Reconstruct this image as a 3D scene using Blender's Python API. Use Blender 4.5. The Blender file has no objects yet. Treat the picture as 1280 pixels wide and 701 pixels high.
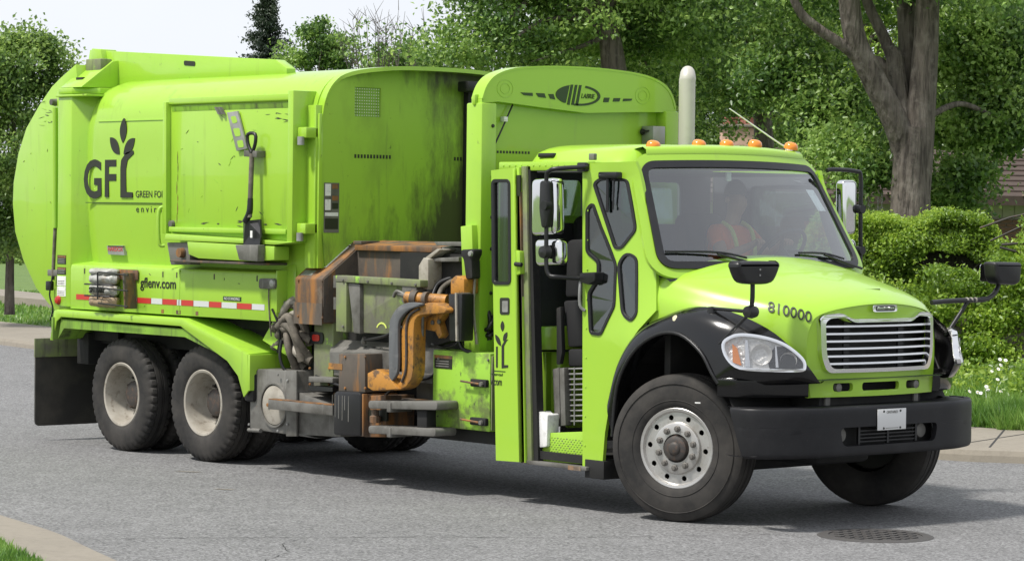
import bpy, bmesh, math, random
import numpy as np
from mathutils import Matrix, Vector
R = math.radians
random.seed(7)
scn = bpy.context.scene
COL = scn.collection

# ---------------------------------------------------------------- camera, sky, sun, exposure
cam = bpy.data.cameras.new('camera')
cam.sensor_width = 36.0
cam.lens = 98.203
cam.clip_start = 0.5
cam.clip_end = 3000
cam_ob = bpy.data.objects.new('camera', cam)
COL.objects.link(cam_ob)
_r, _u, _f = Vector((0.657059, 0.753741, 0.01217)), Vector((-0.026493, 0.006955, 0.999625)), Vector((-0.753373, 0.657135, -0.024539))
cam_ob.matrix_world = Matrix.Translation((14.5672,-15.3660,2.2444)) @ Matrix((_r, _u, -_f)).transposed().to_4x4()
scn.camera = cam_ob

SUN_DIR = Vector((-0.12, -0.50, 0.85)).normalized()      # from the ground towards the sun
world = bpy.data.worlds.new('World')
scn.world = world
world.use_nodes = True
wn, wl = world.node_tree.nodes, world.node_tree.links
wn.clear()
wout = wn.new('ShaderNodeOutputWorld'); wbg = wn.new('ShaderNodeBackground')
sky = wn.new('ShaderNodeTexSky'); sky.sky_type = 'NISHITA'; sky.sun_disc = False
sky.sun_elevation = math.asin(SUN_DIR.z)
sky.sun_rotation = math.atan2(SUN_DIR.x, SUN_DIR.y)
sky.dust_density = 3.0
wtc = wn.new('ShaderNodeTexCoord'); wno = wn.new('ShaderNodeTexNoise')
wno.inputs['Scale'].default_value = 2.2; wno.inputs['Detail'].default_value = 5
wrm = wn.new('ShaderNodeMapRange')
wrm.inputs[1].default_value = .3; wrm.inputs[2].default_value = .62
wrm.inputs[3].default_value = .72; wrm.inputs[4].default_value = .98
wmx = wn.new('ShaderNodeMix'); wmx.data_type = 'RGBA'
wmx.inputs[7].default_value = (6.5, 6.75, 7.2, 1)      # bright thin cloud sheet
wl.new(wtc.outputs['Generated'], wno.inputs['Vector'])
wl.new(wno.outputs[0], wrm.inputs[0]); wl.new(wrm.outputs[0], wmx.inputs[0])
wl.new(sky.outputs[0], wmx.inputs[6]); wl.new(wmx.outputs[2], wbg.inputs[0])
wbg.inputs[1].default_value = 0.1
wl.new(wbg.outputs[0], wout.inputs[0])

sun = bpy.data.lights.new('sun', 'SUN'); sun.energy = 3.3; sun.angle = R(6); sun.color = (1, .96, .9)
sun_ob = bpy.data.objects.new('sun', sun); COL.objects.link(sun_ob)
sun_ob.rotation_euler = SUN_DIR.to_track_quat('Z', 'Y').to_euler()
sun_ob.location = SUN_DIR * 60
vs = scn.view_settings
vs.view_transform = 'Standard'; vs.look = 'None'; vs.exposure = 0.54; vs.gamma = 1.0; vs.use_curve_mapping = False

# ---------------------------------------------------------------- helpers
XF = [Matrix.Identity(4)]

def tag(o, label=None, cat=None, group=None, kind=None):
    if label: o['label'] = label
    if cat: o['category'] = cat
    if group: o['group'] = group
    if kind: o['kind'] = kind
    return o

def empty(name, loc=(0, 0, 0), rz=0.0):
    o = bpy.data.objects.new(name, None); COL.objects.link(o)
    o.location = loc; o.rotation_euler = (0, 0, rz); o.empty_display_size = .2
    return o

def link(name, me, m, parent=None, smooth=None):
    if m is not None:
        me.materials.clear(); me.materials.append(m)
    if smooth:
        me.shade_smooth(); me.set_sharp_from_angle(angle=R(smooth))
    o = bpy.data.objects.new(name, me); COL.objects.link(o)
    if parent: o.parent = parent
    return o

def mk(name, verts, faces, m, parent=None, smooth=None, bevel=0, seg=2, fix=True):
    me = bpy.data.meshes.new(name)
    me.from_pydata([tuple(v) for v in verts], [], faces)
    bm = bmesh.new(); bm.from_mesh(me)
    if fix: bmesh.ops.recalc_face_normals(bm, faces=bm.faces[:])
    if bevel:
        es = [e for e in bm.edges if len(e.link_faces) == 2 and e.calc_face_angle(0) > R(28)]
        bmesh.ops.bevel(bm, geom=es, offset=bevel, segments=seg, affect='EDGES', profile=.5)
        if smooth is None: smooth = 40
    bm.transform(XF[-1])
    bm.to_mesh(me); bm.free()
    return link(name, me, m, parent, smooth)

PL = {'S': lambda a, b, t: (a, t, b), 'F': lambda a, b, t: (t, a, b), 'T': lambda a, b, t: (a, b, t)}

def prism(name, pts, plane, t0, t1, m, parent=None, bevel=0, smooth=None, seg=2):
    n = len(pts); f = PL[plane]
    v = [f(a, b, t0) for a, b in pts] + [f(a, b, t1) for a, b in pts]
    fc = [tuple(range(n)), tuple(range(2 * n - 1, n - 1, -1))]
    fc += [(i, (i + 1) % n, n + (i + 1) % n, n + i) for i in range(n)]
    return mk(name, v, fc, m, parent, smooth, bevel, seg)

def bx(name, x, y, z, m, parent=None, bevel=0, seg=2):
    return prism(name, [(x[0], y[0]), (x[1], y[0]), (x[1], y[1]), (x[0], y[1])], 'T', z[0], z[1], m, parent, bevel, seg=seg)

def spline(pts, k=6, closed=False):
    P = [Vector(q) for q in pts]; n = len(P); out = []
    if n < 3 and not closed: return P
    for i in range(n if closed else n - 1):
        if closed: p0, p1, p2, p3 = P[i - 1], P[i], P[(i + 1) % n], P[(i + 2) % n]
        else: p0, p1, p2, p3 = P[max(i - 1, 0)], P[i], P[i + 1], P[min(i + 2, n - 1)]
        for j in range(k):
            t = j / k
            out.append(.5 * ((2 * p1) + (p2 - p0) * t + (2 * p0 - 5 * p1 + 4 * p2 - p3) * t * t + (3 * p1 - p0 - 3 * p2 + p3) * t ** 3))
    if not closed: out.append(P[-1])
    return out

def tube_geo(pts, r, n=8, V=None, F=None):
    V = [] if V is None else V; F = [] if F is None else F
    P = [Vector(q) for q in pts]; rr = r if isinstance(r, (list, tuple)) else [r] * len(P)
    b0 = len(V); up = None
    for i, q in enumerate(P):
        t = (P[min(i + 1, len(P) - 1)] - P[max(i - 1, 0)]).normalized()
        if up is None:
            up = t.orthogonal().normalized()
        up = (up - t * up.dot(t)).normalized(); s = t.cross(up)
        for k in range(n):
            a = 2 * math.pi * k / n
            V.append(q + (up * math.cos(a) + s * math.sin(a)) * rr[i])
    for i in range(len(P) - 1):
        for k in range(n):
            a = b0 + i * n + k; b = b0 + i * n + (k + 1) % n
            F.append((a, b, b + n, a + n))
    F.append(tuple(range(b0 + n - 1, b0 - 1, -1)))
    e = b0 + (len(P) - 1) * n
    F.append(tuple(range(e, e + n)))
    return V, F

def tube(name, pts, r, m, parent=None, k=0, n=10):
    if k:
        if isinstance(r, (list, tuple)):
            rr = []
            for i in range(len(r) - 1): rr += [r[i] + (r[i + 1] - r[i]) * j / k for j in range(k)]
            r = rr + [r[-1]]
        pts = spline(pts, k)
    V, F = tube_geo(pts, r, n)
    return mk(name, V, F, m, parent, 50)

def lathe(name, prof, c, axis, m, parent=None, n=48, notch=None, smooth=35):
    """prof: (radius, along axis); axis a unit vector"""
    ax = Vector(axis).normalized(); s = ax.orthogonal().normalized(); t = ax.cross(s); c = Vector(c)
    V, F = [], []
    for i, (r, a) in enumerate(prof):
        for k in range(n):
            q = 2 * math.pi * k / n; rr = r
            if notch and i in notch[0] and k % notch[1] < notch[2]: rr -= notch[3]
            V.append(c + ax * a + (s * math.cos(q) + t * math.sin(q)) * max(rr, 1e-4))
    for i in range(len(prof) - 1):
        for k in range(n):
            F.append((i * n + k, i * n + (k + 1) % n, (i + 1) * n + (k + 1) % n, (i + 1) * n + k))
    return mk(name, V, F, m, parent, smooth)

def arc(c, r, a0, a1, n=8):
    return [(c[0] + r * math.cos(R(a0 + (a1 - a0) * i / n)), c[1] + r * math.sin(R(a0 + (a1 - a0) * i / n))) for i in range(n + 1)]

def circle(c, r, n=20, ry=None):
    ry = ry or r
    return [(c[0] + r * math.cos(2 * math.pi * i / n), c[1] + ry * math.sin(2 * math.pi * i / n)) for i in range(n)]

def rpoly(pts, r, k=5):
    """polygon with rounded corners"""
    out = []; n = len(pts)
    for i in range(n):
        p0, p1, p2 = Vector(pts[i - 1]), Vector(pts[i]), Vector(pts[(i + 1) % n])
        rr = min(r, (p0 - p1).length * .45, (p2 - p1).length * .45)
        a = p1 + (p0 - p1).normalized() * rr; b = p1 + (p2 - p1).normalized() * rr
        for j in range(k + 1):
            t = j / k
            q = a * (1 - t) ** 2 + p1 * 2 * t * (1 - t) + b * t * t
            out.append((q.x, q.y))
    return out

def rect(a0, a1, b0, b1): return [(a0, b0), (a1, b0), (a1, b1), (a0, b1)]

def grow(pts, d):
    n = len(pts); out = []
    ar = sum(pts[i - 1][0] * pts[i][1] - pts[i][0] * pts[i - 1][1] for i in range(n))
    sg = 1 if ar > 0 else -1
    for i in range(n):
        a, b, c = Vector(pts[i - 1]), Vector(pts[i]), Vector(pts[(i + 1) % n])
        e = (c - a)
        if e.length < 1e-9: out.append(pts[i]); continue
        e.normalize(); out.append((b.x + e.y * d * sg, b.y - e.x * d * sg))
    return out

def curve_mesh(loops, thick):
    cu = bpy.data.curves.new('tmp', 'CURVE'); cu.dimensions = '2D'; cu.fill_mode = 'BOTH'; cu.extrude = thick / 2
    for lp in loops:
        s = cu.splines.new('POLY'); s.points.add(len(lp) - 1); s.use_cyclic_u = True
        for q, pt in zip(s.points, lp): q.co = (pt[0], pt[1], 0, 1)
    ob = bpy.data.objects.new('tmp', cu)
    me = bpy.data.meshes.new_from_object(ob)
    bpy.data.objects.remove(ob); bpy.data.curves.remove(cu)
    return me

def finish_mapped(name, me, fmap, m, parent, subdiv=0, smooth=None):
    bm = bmesh.new(); bm.from_mesh(me)
    bmesh.ops.remove_doubles(bm, verts=bm.verts[:], dist=1e-5)
    if subdiv:
        for _ in range(8):
            es = [e for e in bm.edges if e.calc_length() > subdiv]
            if not es: break
            bmesh.ops.subdivide_edges(bm, edges=es, cuts=1)
            bmesh.ops.triangulate(bm, faces=[f for f in bm.faces if len(f.verts) > 4])
    for v in bm.verts: v.co = Vector(fmap(v.co.x, v.co.y, v.co.z))
    bmesh.ops.recalc_face_normals(bm, faces=bm.faces[:])
    bm.transform(XF[-1]); bm.to_mesh(me); bm.free()
    return link(name, me, m, parent, smooth)

def MS(y): return lambda a, b, t: (a, y - t, b)           # drawing plane on the right side of the truck
def MF(x): return lambda a, b, t: (x + t, a, b)           # drawing plane on the front

def plate(name, loops, thick, fmap, m, parent=None, subdiv=0, smooth=None):
    return finish_mapped(name, curve_mesh(loops, thick), fmap, m, parent, subdiv, smooth)

def text(name, s, box, fmap, m, parent=None, depth=.004, space=1.0, shear=0, bold=0.0):
    a0, a1, b0, b1 = box
    cu = bpy.data.curves.new('tmp', 'FONT'); cu.body = s; cu.extrude = depth / 2; cu.space_character = space; cu.shear = shear
    cu.resolution_u = 4; cu.offset = bold
    ob = bpy.data.objects.new('tmp', cu); me = bpy.data.meshes.new_from_object(ob)
    bpy.data.objects.remove(ob); bpy.data.curves.remove(cu)
    xs = [v.co.x for v in me.vertices]; ys = [v.co.y for v in me.vertices]
    x0, x1, y0, y1 = min(xs), max(xs), min(ys), max(ys)
    for v in me.vertices:
        v.co.x = a0 + (v.co.x - x0) / (x1 - x0) * (a1 - a0); v.co.y = b0 + (v.co.y - y0) / (y1 - y0) * (b1 - b0)
    return finish_mapped(name, me, fmap, m, parent)

# ---------------------------------------------------------------- materials
def mat(name, col, rough=.5, metal=0.0, coat=0.0, dirt=(), bump=None, spec=.5, emis=None, rvar=0):
    m = bpy.data.materials.new(name); m.use_nodes = True
    nt = m.node_tree; N, L = nt.nodes, nt.links
    b = N['Principled BSDF']
    b.inputs['Base Color'].default_value = (*col, 1); b.inputs['Roughness'].default_value = rough
    b.inputs['Metallic'].default_value = metal; b.inputs['Coat Weight'].default_value = coat
    b.inputs['Coat Roughness'].default_value = .04; b.inputs['Specular IOR Level'].default_value = spec
    if emis:
        b.inputs['Emission Color'].default_value = (*emis[0], 1); b.inputs['Emission Strength'].default_value = emis[1]
    tc = N.new('ShaderNodeTexCoord'); cur = None; total = None
    for sc, lo, hi, dc, amt in dirt:
        mp = N.new('ShaderNodeMapping'); mp.inputs['Scale'].default_value = sc if isinstance(sc, tuple) else (sc,) * 3
        mp.inputs['Location'].default_value = (random.uniform(-9, 9), random.uniform(-9, 9), random.uniform(-9, 9))
        L.new(tc.outputs['Object'], mp.inputs[0])
        no = N.new('ShaderNodeTexNoise'); no.inputs['Scale'].default_value = 1; no.inputs['Detail'].default_value = 7; no.inputs['Roughness'].default_value = .62
        L.new(mp.outputs[0], no.inputs['Vector'])
        mr = N.new('ShaderNodeMapRange'); mr.inputs[1].default_value = lo; mr.inputs[2].default_value = hi; mr.inputs[4].default_value = amt
        L.new(no.outputs[0], mr.inputs[0])
        mx = N.new('ShaderNodeMix'); mx.data_type = 'RGBA'
        L.new(mr.outputs[0], mx.inputs[0])
        if cur is None: mx.inputs[6].default_value = (*col, 1)
        else: L.new(cur, mx.inputs[6])
        mx.inputs[7].default_value = (*dc, 1); cur = mx.outputs[2]
        if total is None: total = mr.outputs[0]
        else:
            ma = N.new('ShaderNodeMath'); ma.operation = 'MAXIMUM'; L.new(total, ma.inputs[0]); L.new(mr.outputs[0], ma.inputs[1]); total = ma.outputs[0]
    if cur is not None:
        L.new(cur, b.inputs['Base Color'])
        if rvar:
            mr = N.new('ShaderNodeMapRange'); mr.inputs[3].default_value = rough; mr.inputs[4].default_value = min(1, rough + rvar)
            L.new(total, mr.inputs[0]); L.new(mr.outputs[0], b.inputs['Roughness'])
            if coat:
                mr2 = N.new('ShaderNodeMapRange'); mr2.inputs[3].default_value = coat; mr2.inputs[4].default_value = 0
                L.new(total, mr2.inputs[0]); L.new(mr2.outputs[0], b.inputs['Coat Weight'])
    if bump:
        no = N.new('ShaderNodeTexNoise'); no.inputs['Scale'].default_value = 1; no.inputs['Detail'].default_value = 4
        mp = N.new('ShaderNodeMapping'); mp.inputs['Scale'].default_value = bump[0] if isinstance(bump[0], tuple) else (bump[0],) * 3
        L.new(tc.outputs['Object'], mp.inputs[0]); L.new(mp.outputs[0], no.inputs['Vector'])
        bp = N.new('ShaderNodeBump'); bp.inputs['Strength'].default_value = bump[1]; bp.inputs['Distance'].default_value = bump[2]
        L.new(no.outputs[0], bp.inputs['Height']); L.new(bp.outputs[0], b.inputs['Normal'])
    return m

LIME = (.315, .535, .044)
GRIME = (.055, .055, .035); DUST = (.16, .15, .11)
M_cab = mat('lime_paint_cab', LIME, .28, coat=.35, spec=.35, dirt=[(3, .55, .75, (.26, .50, .05), .35), ((6, 6, 1.2), .62, .8, DUST, .25)], rvar=.2)
M_body = mat('lime_paint_body', LIME, .32, coat=.5, spec=.35, bump=(1.6, .25, .03), dirt=[(1.3, .5, .72, (.27, .52, .05), .5), ((9, 9, .9), .58, .76, (.17, .26, .05), .45), (14, .665, .74, GRIME, .7), ((60, 60, 9), .68, .76, (.12, .17, .05), .6)], rvar=.25)
M_low = mat('lime_paint_lower', LIME, .4, coat=.2, dirt=[(2, .48, .75, (.24, .44, .06), .6), ((10, 10, 1.2), .58, .75, (.15, .2, .05), .45), (9, .69, .74, GRIME, .75)], rvar=.3)
M_dirty = mat('lime_paint_grimy', (.22, .43, .035), .5, dirt=[((2.2, 2.2, .8), .40, .70, (.09, .12, .03), .85), ((11, 11, .7), .52, .68, (.035, .032, .025), .8), (22, .66, .74, (.02, .02, .015), .8)], rvar=.3)
def grime_shade_wall():
    m = mat('lime_paint_hopper', (.30, .52, .042), .5, dirt=[((2.2, 2.2, 1.2), .48, .74, (.15, .24, .03), .6), ((11, 11, 1.1), .60, .74, (.08, .085, .04), .4), (22, .67, .74, (.03, .03, .02), .7)], rvar=.3)
    N, L = m.node_tree.nodes, m.node_tree.links; b = N['Principled BSDF']; src = b.inputs['Base Color'].links[0].from_socket
    tc = N.new('ShaderNodeTexCoord'); sx = N.new('ShaderNodeSeparateXYZ'); L.new(tc.outputs['Object'], sx.inputs[0])
    mp = N.new('ShaderNodeMapping'); mp.inputs['Scale'].default_value = (4.5, 4.5, 1.3); L.new(tc.outputs['Object'], mp.inputs[0])
    no = N.new('ShaderNodeTexNoise'); no.inputs['Scale'].default_value = 1; no.inputs['Detail'].default_value = 8; no.inputs['Roughness'].default_value = .7; L.new(mp.outputs[0], no.inputs['Vector'])
    def rng_(s_, a, b_, c, d):
        r = N.new('ShaderNodeMapRange'); r.inputs[1].default_value = a; r.inputs[2].default_value = b_; r.inputs[3].default_value = c; r.inputs[4].default_value = d; L.new(s_, r.inputs[0]); return r.outputs[0]
    def op(o, a, b_):
        r = N.new('ShaderNodeMath'); r.operation = o; L.new(a, r.inputs[0]); L.new(b_, r.inputs[1]); return r.outputs[0]
    refuse = op('ADD', rng_(sx.outputs[2], 1.95, 2.7, .24, 0), rng_(sx.outputs[1], -.25, .38, 0, .42))   # rubbed by refuse: low down and on the left
    top = rng_(sx.outputs[2], 3.25, 3.42, 0, .18)  # darker top band: dirt plus the flange's shadow put into the colour
    k = rng_(op('ADD', op('ADD', no.outputs[0], refuse), top), .68, .95, 0, .92)
    mx = N.new('ShaderNodeMix'); mx.data_type = 'RGBA'; L.new(k, mx.inputs[0]); L.new(src, mx.inputs[6]); mx.inputs[7].default_value = (.04, .036, .028, 1)
    L.new(mx.outputs[2], b.inputs['Base Color']); return m
M_hop = grime_shade_wall()
M_worn = mat('worn_green_steel', (.20, .25, .09), .6, dirt=[(3.5, .42, .62, (.15, .145, .115), .95), ((12, 12, 2), .55, .7, (.05, .05, .04), .7), (5, .62, .66, (.3, .58, .05), .7)], rvar=.2)
M_cabinet = mat('scraped_green_steel', (.28, .52, .045), .5, dirt=[(4, .48, .6, (.11, .13, .05), .85), ((7, 7, 2), .6, .68, (.06, .06, .045), .8), (16, .64, .7, (.04, .04, .03), .8)], rvar=.3)
M_rust = mat('rusty_orange_steel', (.29, .125, .03), .7, dirt=[((7, 7, 1.5), .38, .56, (.075, .058, .044), .92), (18, .55, .7, (.22, .10, .04), .7), (3, .6, .7, (.3, .26, .2), .5)])
M_rustdark = mat('grimy_rusty_steel', (.095, .078, .062), .7, dirt=[((8, 8, 1.2), .52, .66, (.34, .15, .03), .75), (4, .5, .68, (.05, .045, .04), .8)])
M_arm = mat('worn_orange_paint', (.44, .20, .032), .5, dirt=[((6, 6, 3), .46, .64, (.17, .09, .04), .8), (12, .53, .65, (.06, .045, .035), .85), (30, .6, .7, (.03, .025, .02), .7)], rvar=.2)
M_steel = mat('dirty_grey_steel', (.17, .165, .15), .55, metal=.25, dirt=[(5, .45, .65, (.08, .075, .065), .8), ((14, 14, 2), .58, .7, (.27, .26, .24), .5), (9, .68, .74, (.2, .09, .03), .6)])
M_greysteel = mat('bare_grey_steel', (.36, .36, .35), .45, metal=.5, dirt=[(6, .45, .7, (.2, .195, .18), .7)])
M_dark = mat('dark_chassis', (.010, .010, .0095), .75, dirt=[(4, .5, .7, (.026, .024, .02), .8)])
M_black = mat('black_plastic', (.008, .008, .009), .42, dirt=[(5, .5, .75, (.022, .021, .02), .5)])
M_gloss = mat('black_gloss_fender', (.004, .004, .0045), .16, coat=.3, spec=.4, dirt=[(4, .52, .75, (.014, .014, .013), .5), ((9, 9, 3), .62, .78, (.04, .037, .034), .35)], rvar=.3)
M_bump = mat('black_bumper_plastic', (.010, .010, .0115), .5, spec=.3, dirt=[(3, .5, .72, (.022, .022, .023), .6), (40, .66, .74, (.06, .057, .054), .5)], bump=(160, .12, .004))
M_rubber = mat('tyre_rubber', (.022, .0215, .021), .8, spec=.3, dirt=[(3, .40, .66, (.062, .057, .051), .85), (25, .5, .7, (.04, .037, .033), .6)])
M_pad = mat('grey_rubber_pad', (.10, .105, .11), .6, dirt=[((5, 5, 12), .5, .68, (.17, .17, .17), .6), (14, .6, .7, (.04, .04, .04), .7)])
M_chrome = mat('chrome', (.80, .80, .80), .07, metal=1)
M_alu = mat('aluminium_wheel', (.52, .51, .49), .38, metal=.75, dirt=[(7, .48, .72, (.32, .30, .26), .7), (26, .62, .72, (.14, .12, .1), .6)], rvar=.2)
M_rim = mat('dusty_painted_rim', (.36, .335, .285), .6, dirt=[(5, .42, .68, (.22, .195, .155), .85), (16, .55, .70, (.12, .09, .06), .7)])
M_hub = mat('greasy_hub', (.045, .04, .036), .6, dirt=[(20, .5, .66, (.12, .07, .045), .7)])
M_amber = mat('amber_lens', (.75, .23, .015), .2, coat=.5)
M_red = mat('red_lens', (.42, .02, .015), .25)
M_white = mat('white_sticker', (.75, .75, .73), .5, dirt=[(30, .52, .66, (.4, .4, .38), .5)])
M_ink = mat('dark_print', (.018, .02, .014), .5)
M_inkg = mat('green_print_and_cut_out_shade', (.02, .05, .008), .5)  # dark green of print and seams; on the sign, painted shade of cut-outs
M_redtape = mat('red_reflective_tape', (.47, .035, .03), .35)
M_whitetape = mat('silver_reflective_tape', (.55, .56, .56), .3)
M_beige = mat('beige_stack', (.52, .50, .44), .4, metal=.2, dirt=[(4, .5, .7, (.38, .36, .31), .6)])
M_hose = mat('dusty_hose', (.10, .088, .07), .8, dirt=[(12, .45, .65, (.22, .19, .15), .7), (30, .6, .7, (.04, .035, .03), .7)])
M_seat = mat('black_seat_cloth', (.012, .012, .013), .8)
M_int = mat('dark_interior', (.06, .062, .066), .7)
M_dash = mat('grey_dashboard', (.07, .075, .08), .7)
M_bag = mat('grey_plastic_bag', (.42, .42, .40), .35, dirt=[(9, .45, .65, (.22, .21, .18), .7), (4, .6, .7, (.35, .22, .1), .6)], bump=(14, .8, .03))
M_lens = mat('headlight_reflector', (.78, .77, .75), .2, metal=.35, bump=(22, .9, .03))
M_skin = mat('skin', (.45, .25, .17), .55)
M_shirt = mat('navy_shirt', (.03, .035, .05), .8)
M_hiviz = mat('orange_vest', (.85, .17, .03), .7)
M_hivy = mat('lime_vest_band', (.62, .72, .15), .6)
M_hair = mat('grey_hair', (.10, .085, .07), .8)
M_gold = mat('cream_marker', (.6, .55, .36), .4)

def glass_mat(name, tint, refl, rough=.02):
    m = bpy.data.materials.new(name); m.use_nodes = True
    N, L = m.node_tree.nodes, m.node_tree.links; N.clear()
    o = N.new('ShaderNodeOutputMaterial'); tr = N.new('ShaderNodeBsdfTransparent'); gl = N.new('ShaderNodeBsdfGlossy')
    tr.inputs[0].default_value = (*tint, 1); gl.inputs['Roughness'].default_value = rough
    gl.inputs[0].default_value = (1, 1, 1, 1)
    fr = N.new('ShaderNodeLayerWeight'); fr.inputs[0].default_value = .5
    mr = N.new('ShaderNodeMapRange'); mr.inputs[3].default_value = refl; mr.inputs[4].default_value = .9
    pw = N.new('ShaderNodeMath'); pw.operation = 'POWER'; pw.inputs[1].default_value = 3
    mx = N.new('ShaderNodeMixShader')
    L.new(fr.outputs['Facing'], pw.inputs[0]); L.new(pw.outputs[0], mr.inputs[0]); L.new(mr.outputs[0], mx.inputs[0])
    L.new(tr.outputs[0], mx.inputs[1]); L.new(gl.outputs[0], mx.inputs[2]); L.new(mx.outputs[0], o.inputs[0])
    return m
M_wind = glass_mat('windscreen_glass', (.66, .74, .76), .175)
M_side = glass_mat('tinted_side_glass', (.30, .42, .38), .12)
M_lensg = glass_mat('clear_lens', (.88, .88, .88), .06)

def leaf_mat(name, c0, c1, c2, trans=.35):
    m = bpy.data.materials.new(name); m.use_nodes = True
    N, L = m.node_tree.nodes, m.node_tree.links; N.clear()
    o = N.new('ShaderNodeOutputMaterial'); pb = N.new('ShaderNodeBsdfPrincipled'); tl = N.new('ShaderNodeBsdfTranslucent'); mx = N.new('ShaderNodeMixShader')
    ge = N.new('ShaderNodeNewGeometry'); cr = N.new('ShaderNodeValToRGB')
    cr.color_ramp.elements[0].color = (*c0, 1); cr.color_ramp.elements[1].color = (*c2, 1)
    e = cr.color_ramp.elements.new(.55); e.color = (*c1, 1)
    tcl = N.new('ShaderNodeTexCoord'); nol = N.new('ShaderNodeTexNoise'); nol.inputs['Scale'].default_value = 1.1; nol.inputs['Detail'].default_value = 3
    L.new(tcl.outputs['Object'], nol.inputs['Vector'])
    nr_ = N.new('ShaderNodeMapRange'); nr_.inputs[1].default_value = .32; nr_.inputs[2].default_value = .68; nr_.inputs[3].default_value = -.6; nr_.inputs[4].default_value = .6  # broad random tint, its contrast also painting sunlit and dark leaf masses
    L.new(nol.outputs[0], nr_.inputs[0])
    ad = N.new('ShaderNodeMath'); ad.operation = 'ADD'; ad.use_clamp = True; L.new(ge.outputs['Random Per Island'], ad.inputs[0]); L.new(nr_.outputs[0], ad.inputs[1])
    L.new(ad.outputs[0], cr.inputs[0])
    pb.inputs['Roughness'].default_value = .38; pb.inputs['Specular IOR Level'].default_value = .6
    hs = N.new('ShaderNodeHueSaturation'); hs.inputs['Value'].default_value = 1.5; hs.inputs['Hue'].default_value = .485
    L.new(cr.outputs[0], pb.inputs['Base Color']); L.new(cr.outputs[0], hs.inputs['Color']); L.new(hs.outputs[0], tl.inputs[0])
    mx.inputs[0].default_value = trans
    L.new(pb.outputs[0], mx.inputs[1]); L.new(tl.outputs[0], mx.inputs[2]); L.new(mx.outputs[0], o.inputs[0])
    return m
L_maple = leaf_mat('maple_leaf', (.055, .125, .024), (.14, .255, .05), (.31, .46, .12), .45)
L_dark = leaf_mat('shade_leaf', (.05, .11, .022), (.12, .215, .042), (.27, .40, .10), .45)  # darker copy of the maple leaf, canopy shade put into its colour
L_bright = leaf_mat('bright_leaf', (.10, .19, .025), (.19, .32, .04), (.33, .46, .08), .5)  # lighter leaf copy, brightness of the backlit far crown put into its colour
L_hedge = leaf_mat('cedar_hedge_leaf', (.11, .20, .022), (.22, .36, .04), (.36, .50, .08), .48)
L_spruce = leaf_mat('spruce_needle', (.022, .04, .022), (.035, .058, .03), (.055, .08, .045), .15)
L_grass = leaf_mat('grass_blade', (.07, .16, .025), (.13, .27, .04), (.22, .36, .08), .35)
M_bark = mat('maple_bark', (.135, .115, .095), .9, dirt=[((16, 16, 2.0), .46, .64, (.04, .032, .026), .85), (6, .50, .70, (.23, .205, .175), .75)], bump=((17, 17, 2.6), 1.0, .07))
M_twig = mat('twig_bark', (.12, .105, .09), .9)

# ---------------------------------------------------------------- ground, road, kerbs
M_grass = mat('lawn', (.10, .17, .035), .9, dirt=[(.6, .4, .7, (.14, .21, .05), .7), (9, .45, .7, (.06, .11, .02), .7)], bump=(30, .6, .05))
M_conc = mat('worn_concrete', (.235, .21, .17), .9, dirt=[(1.4, .45, .7, (.18, .16, .13), .7), (12, .5, .72, (.17, .15, .12), .6), (60, .55, .7, (.28, .255, .215), .5)], bump=(80, .3, .01))

def asphalt():
    m = bpy.data.materials.new('worn_asphalt'); m.use_nodes = True
    N, L = m.node_tree.nodes, m.node_tree.links; b = N['Principled BSDF']
    b.inputs['Roughness'].default_value = .85; b.inputs['Specular IOR Level'].default_value = .25
    tc = N.new('ShaderNodeTexCoord')
    def noise(s, d=4, r=.6):
        n = N.new('ShaderNodeTexNoise'); n.inputs['Scale'].default_value = s; n.inputs['Detail'].default_value = d; n.inputs['Roughness'].default_value = r
        L.new(tc.outputs['Object'], n.inputs['Vector']); return n.outputs[0]
    def ramp(src, lo, hi, a, c):
        r = N.new('ShaderNodeMapRange'); r.inputs[1].default_value = lo; r.inputs[2].default_value = hi; r.inputs[3].default_value = a; r.inputs[4].default_value = c
        L.new(src, r.inputs[0]); return r.outputs[0]
    def mul(a, c):
        r = N.new('ShaderNodeMath'); r.operation = 'MULTIPLY'; L.new(a, r.inputs[0]); L.new(c, r.inputs[1]); return r.outputs[0]
    vo = N.new('ShaderNodeTexVoronoi'); vo.inputs['Scale'].default_value = 62; L.new(tc.outputs['Object'], vo.inputs['Vector'])
    sp = N.new('ShaderNodeSeparateColor'); L.new(vo.outputs['Color'], sp.inputs[0])
    stones = ramp(sp.outputs[0], 0, 1, .56, 1.46)
    v = mul(stones, ramp(noise(180, 2), .3, .7, .75, 1.25))
    v = mul(v, ramp(noise(.35, 6), .3, .7, .90, 1.08)); v = mul(v, ramp(noise(1.1, 8, .75), .60, .72, 1.0, .90))
    v = mul(v, ramp(noise(3.0, 5), .3, .7, .93, 1.07))
    mx = N.new('ShaderNodeMix'); mx.data_type = 'RGBA'; mx.blend_type = 'MULTIPLY'; mx.inputs[0].default_value = 1
    mx.inputs[6].default_value = (.168, .168, .168, 1); L.new(v, mx.inputs[7]); L.new(mx.outputs[2], b.inputs['Base Color'])
    bp = N.new('ShaderNodeBump'); bp.inputs['Strength'].default_value = .5; bp.inputs['Distance'].default_value = .006
    L.new(sp.outputs[1], bp.inputs['Height']); L.new(bp.outputs[0], b.inputs['Normal'])
    return m
M_asph = asphalt()

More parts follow.
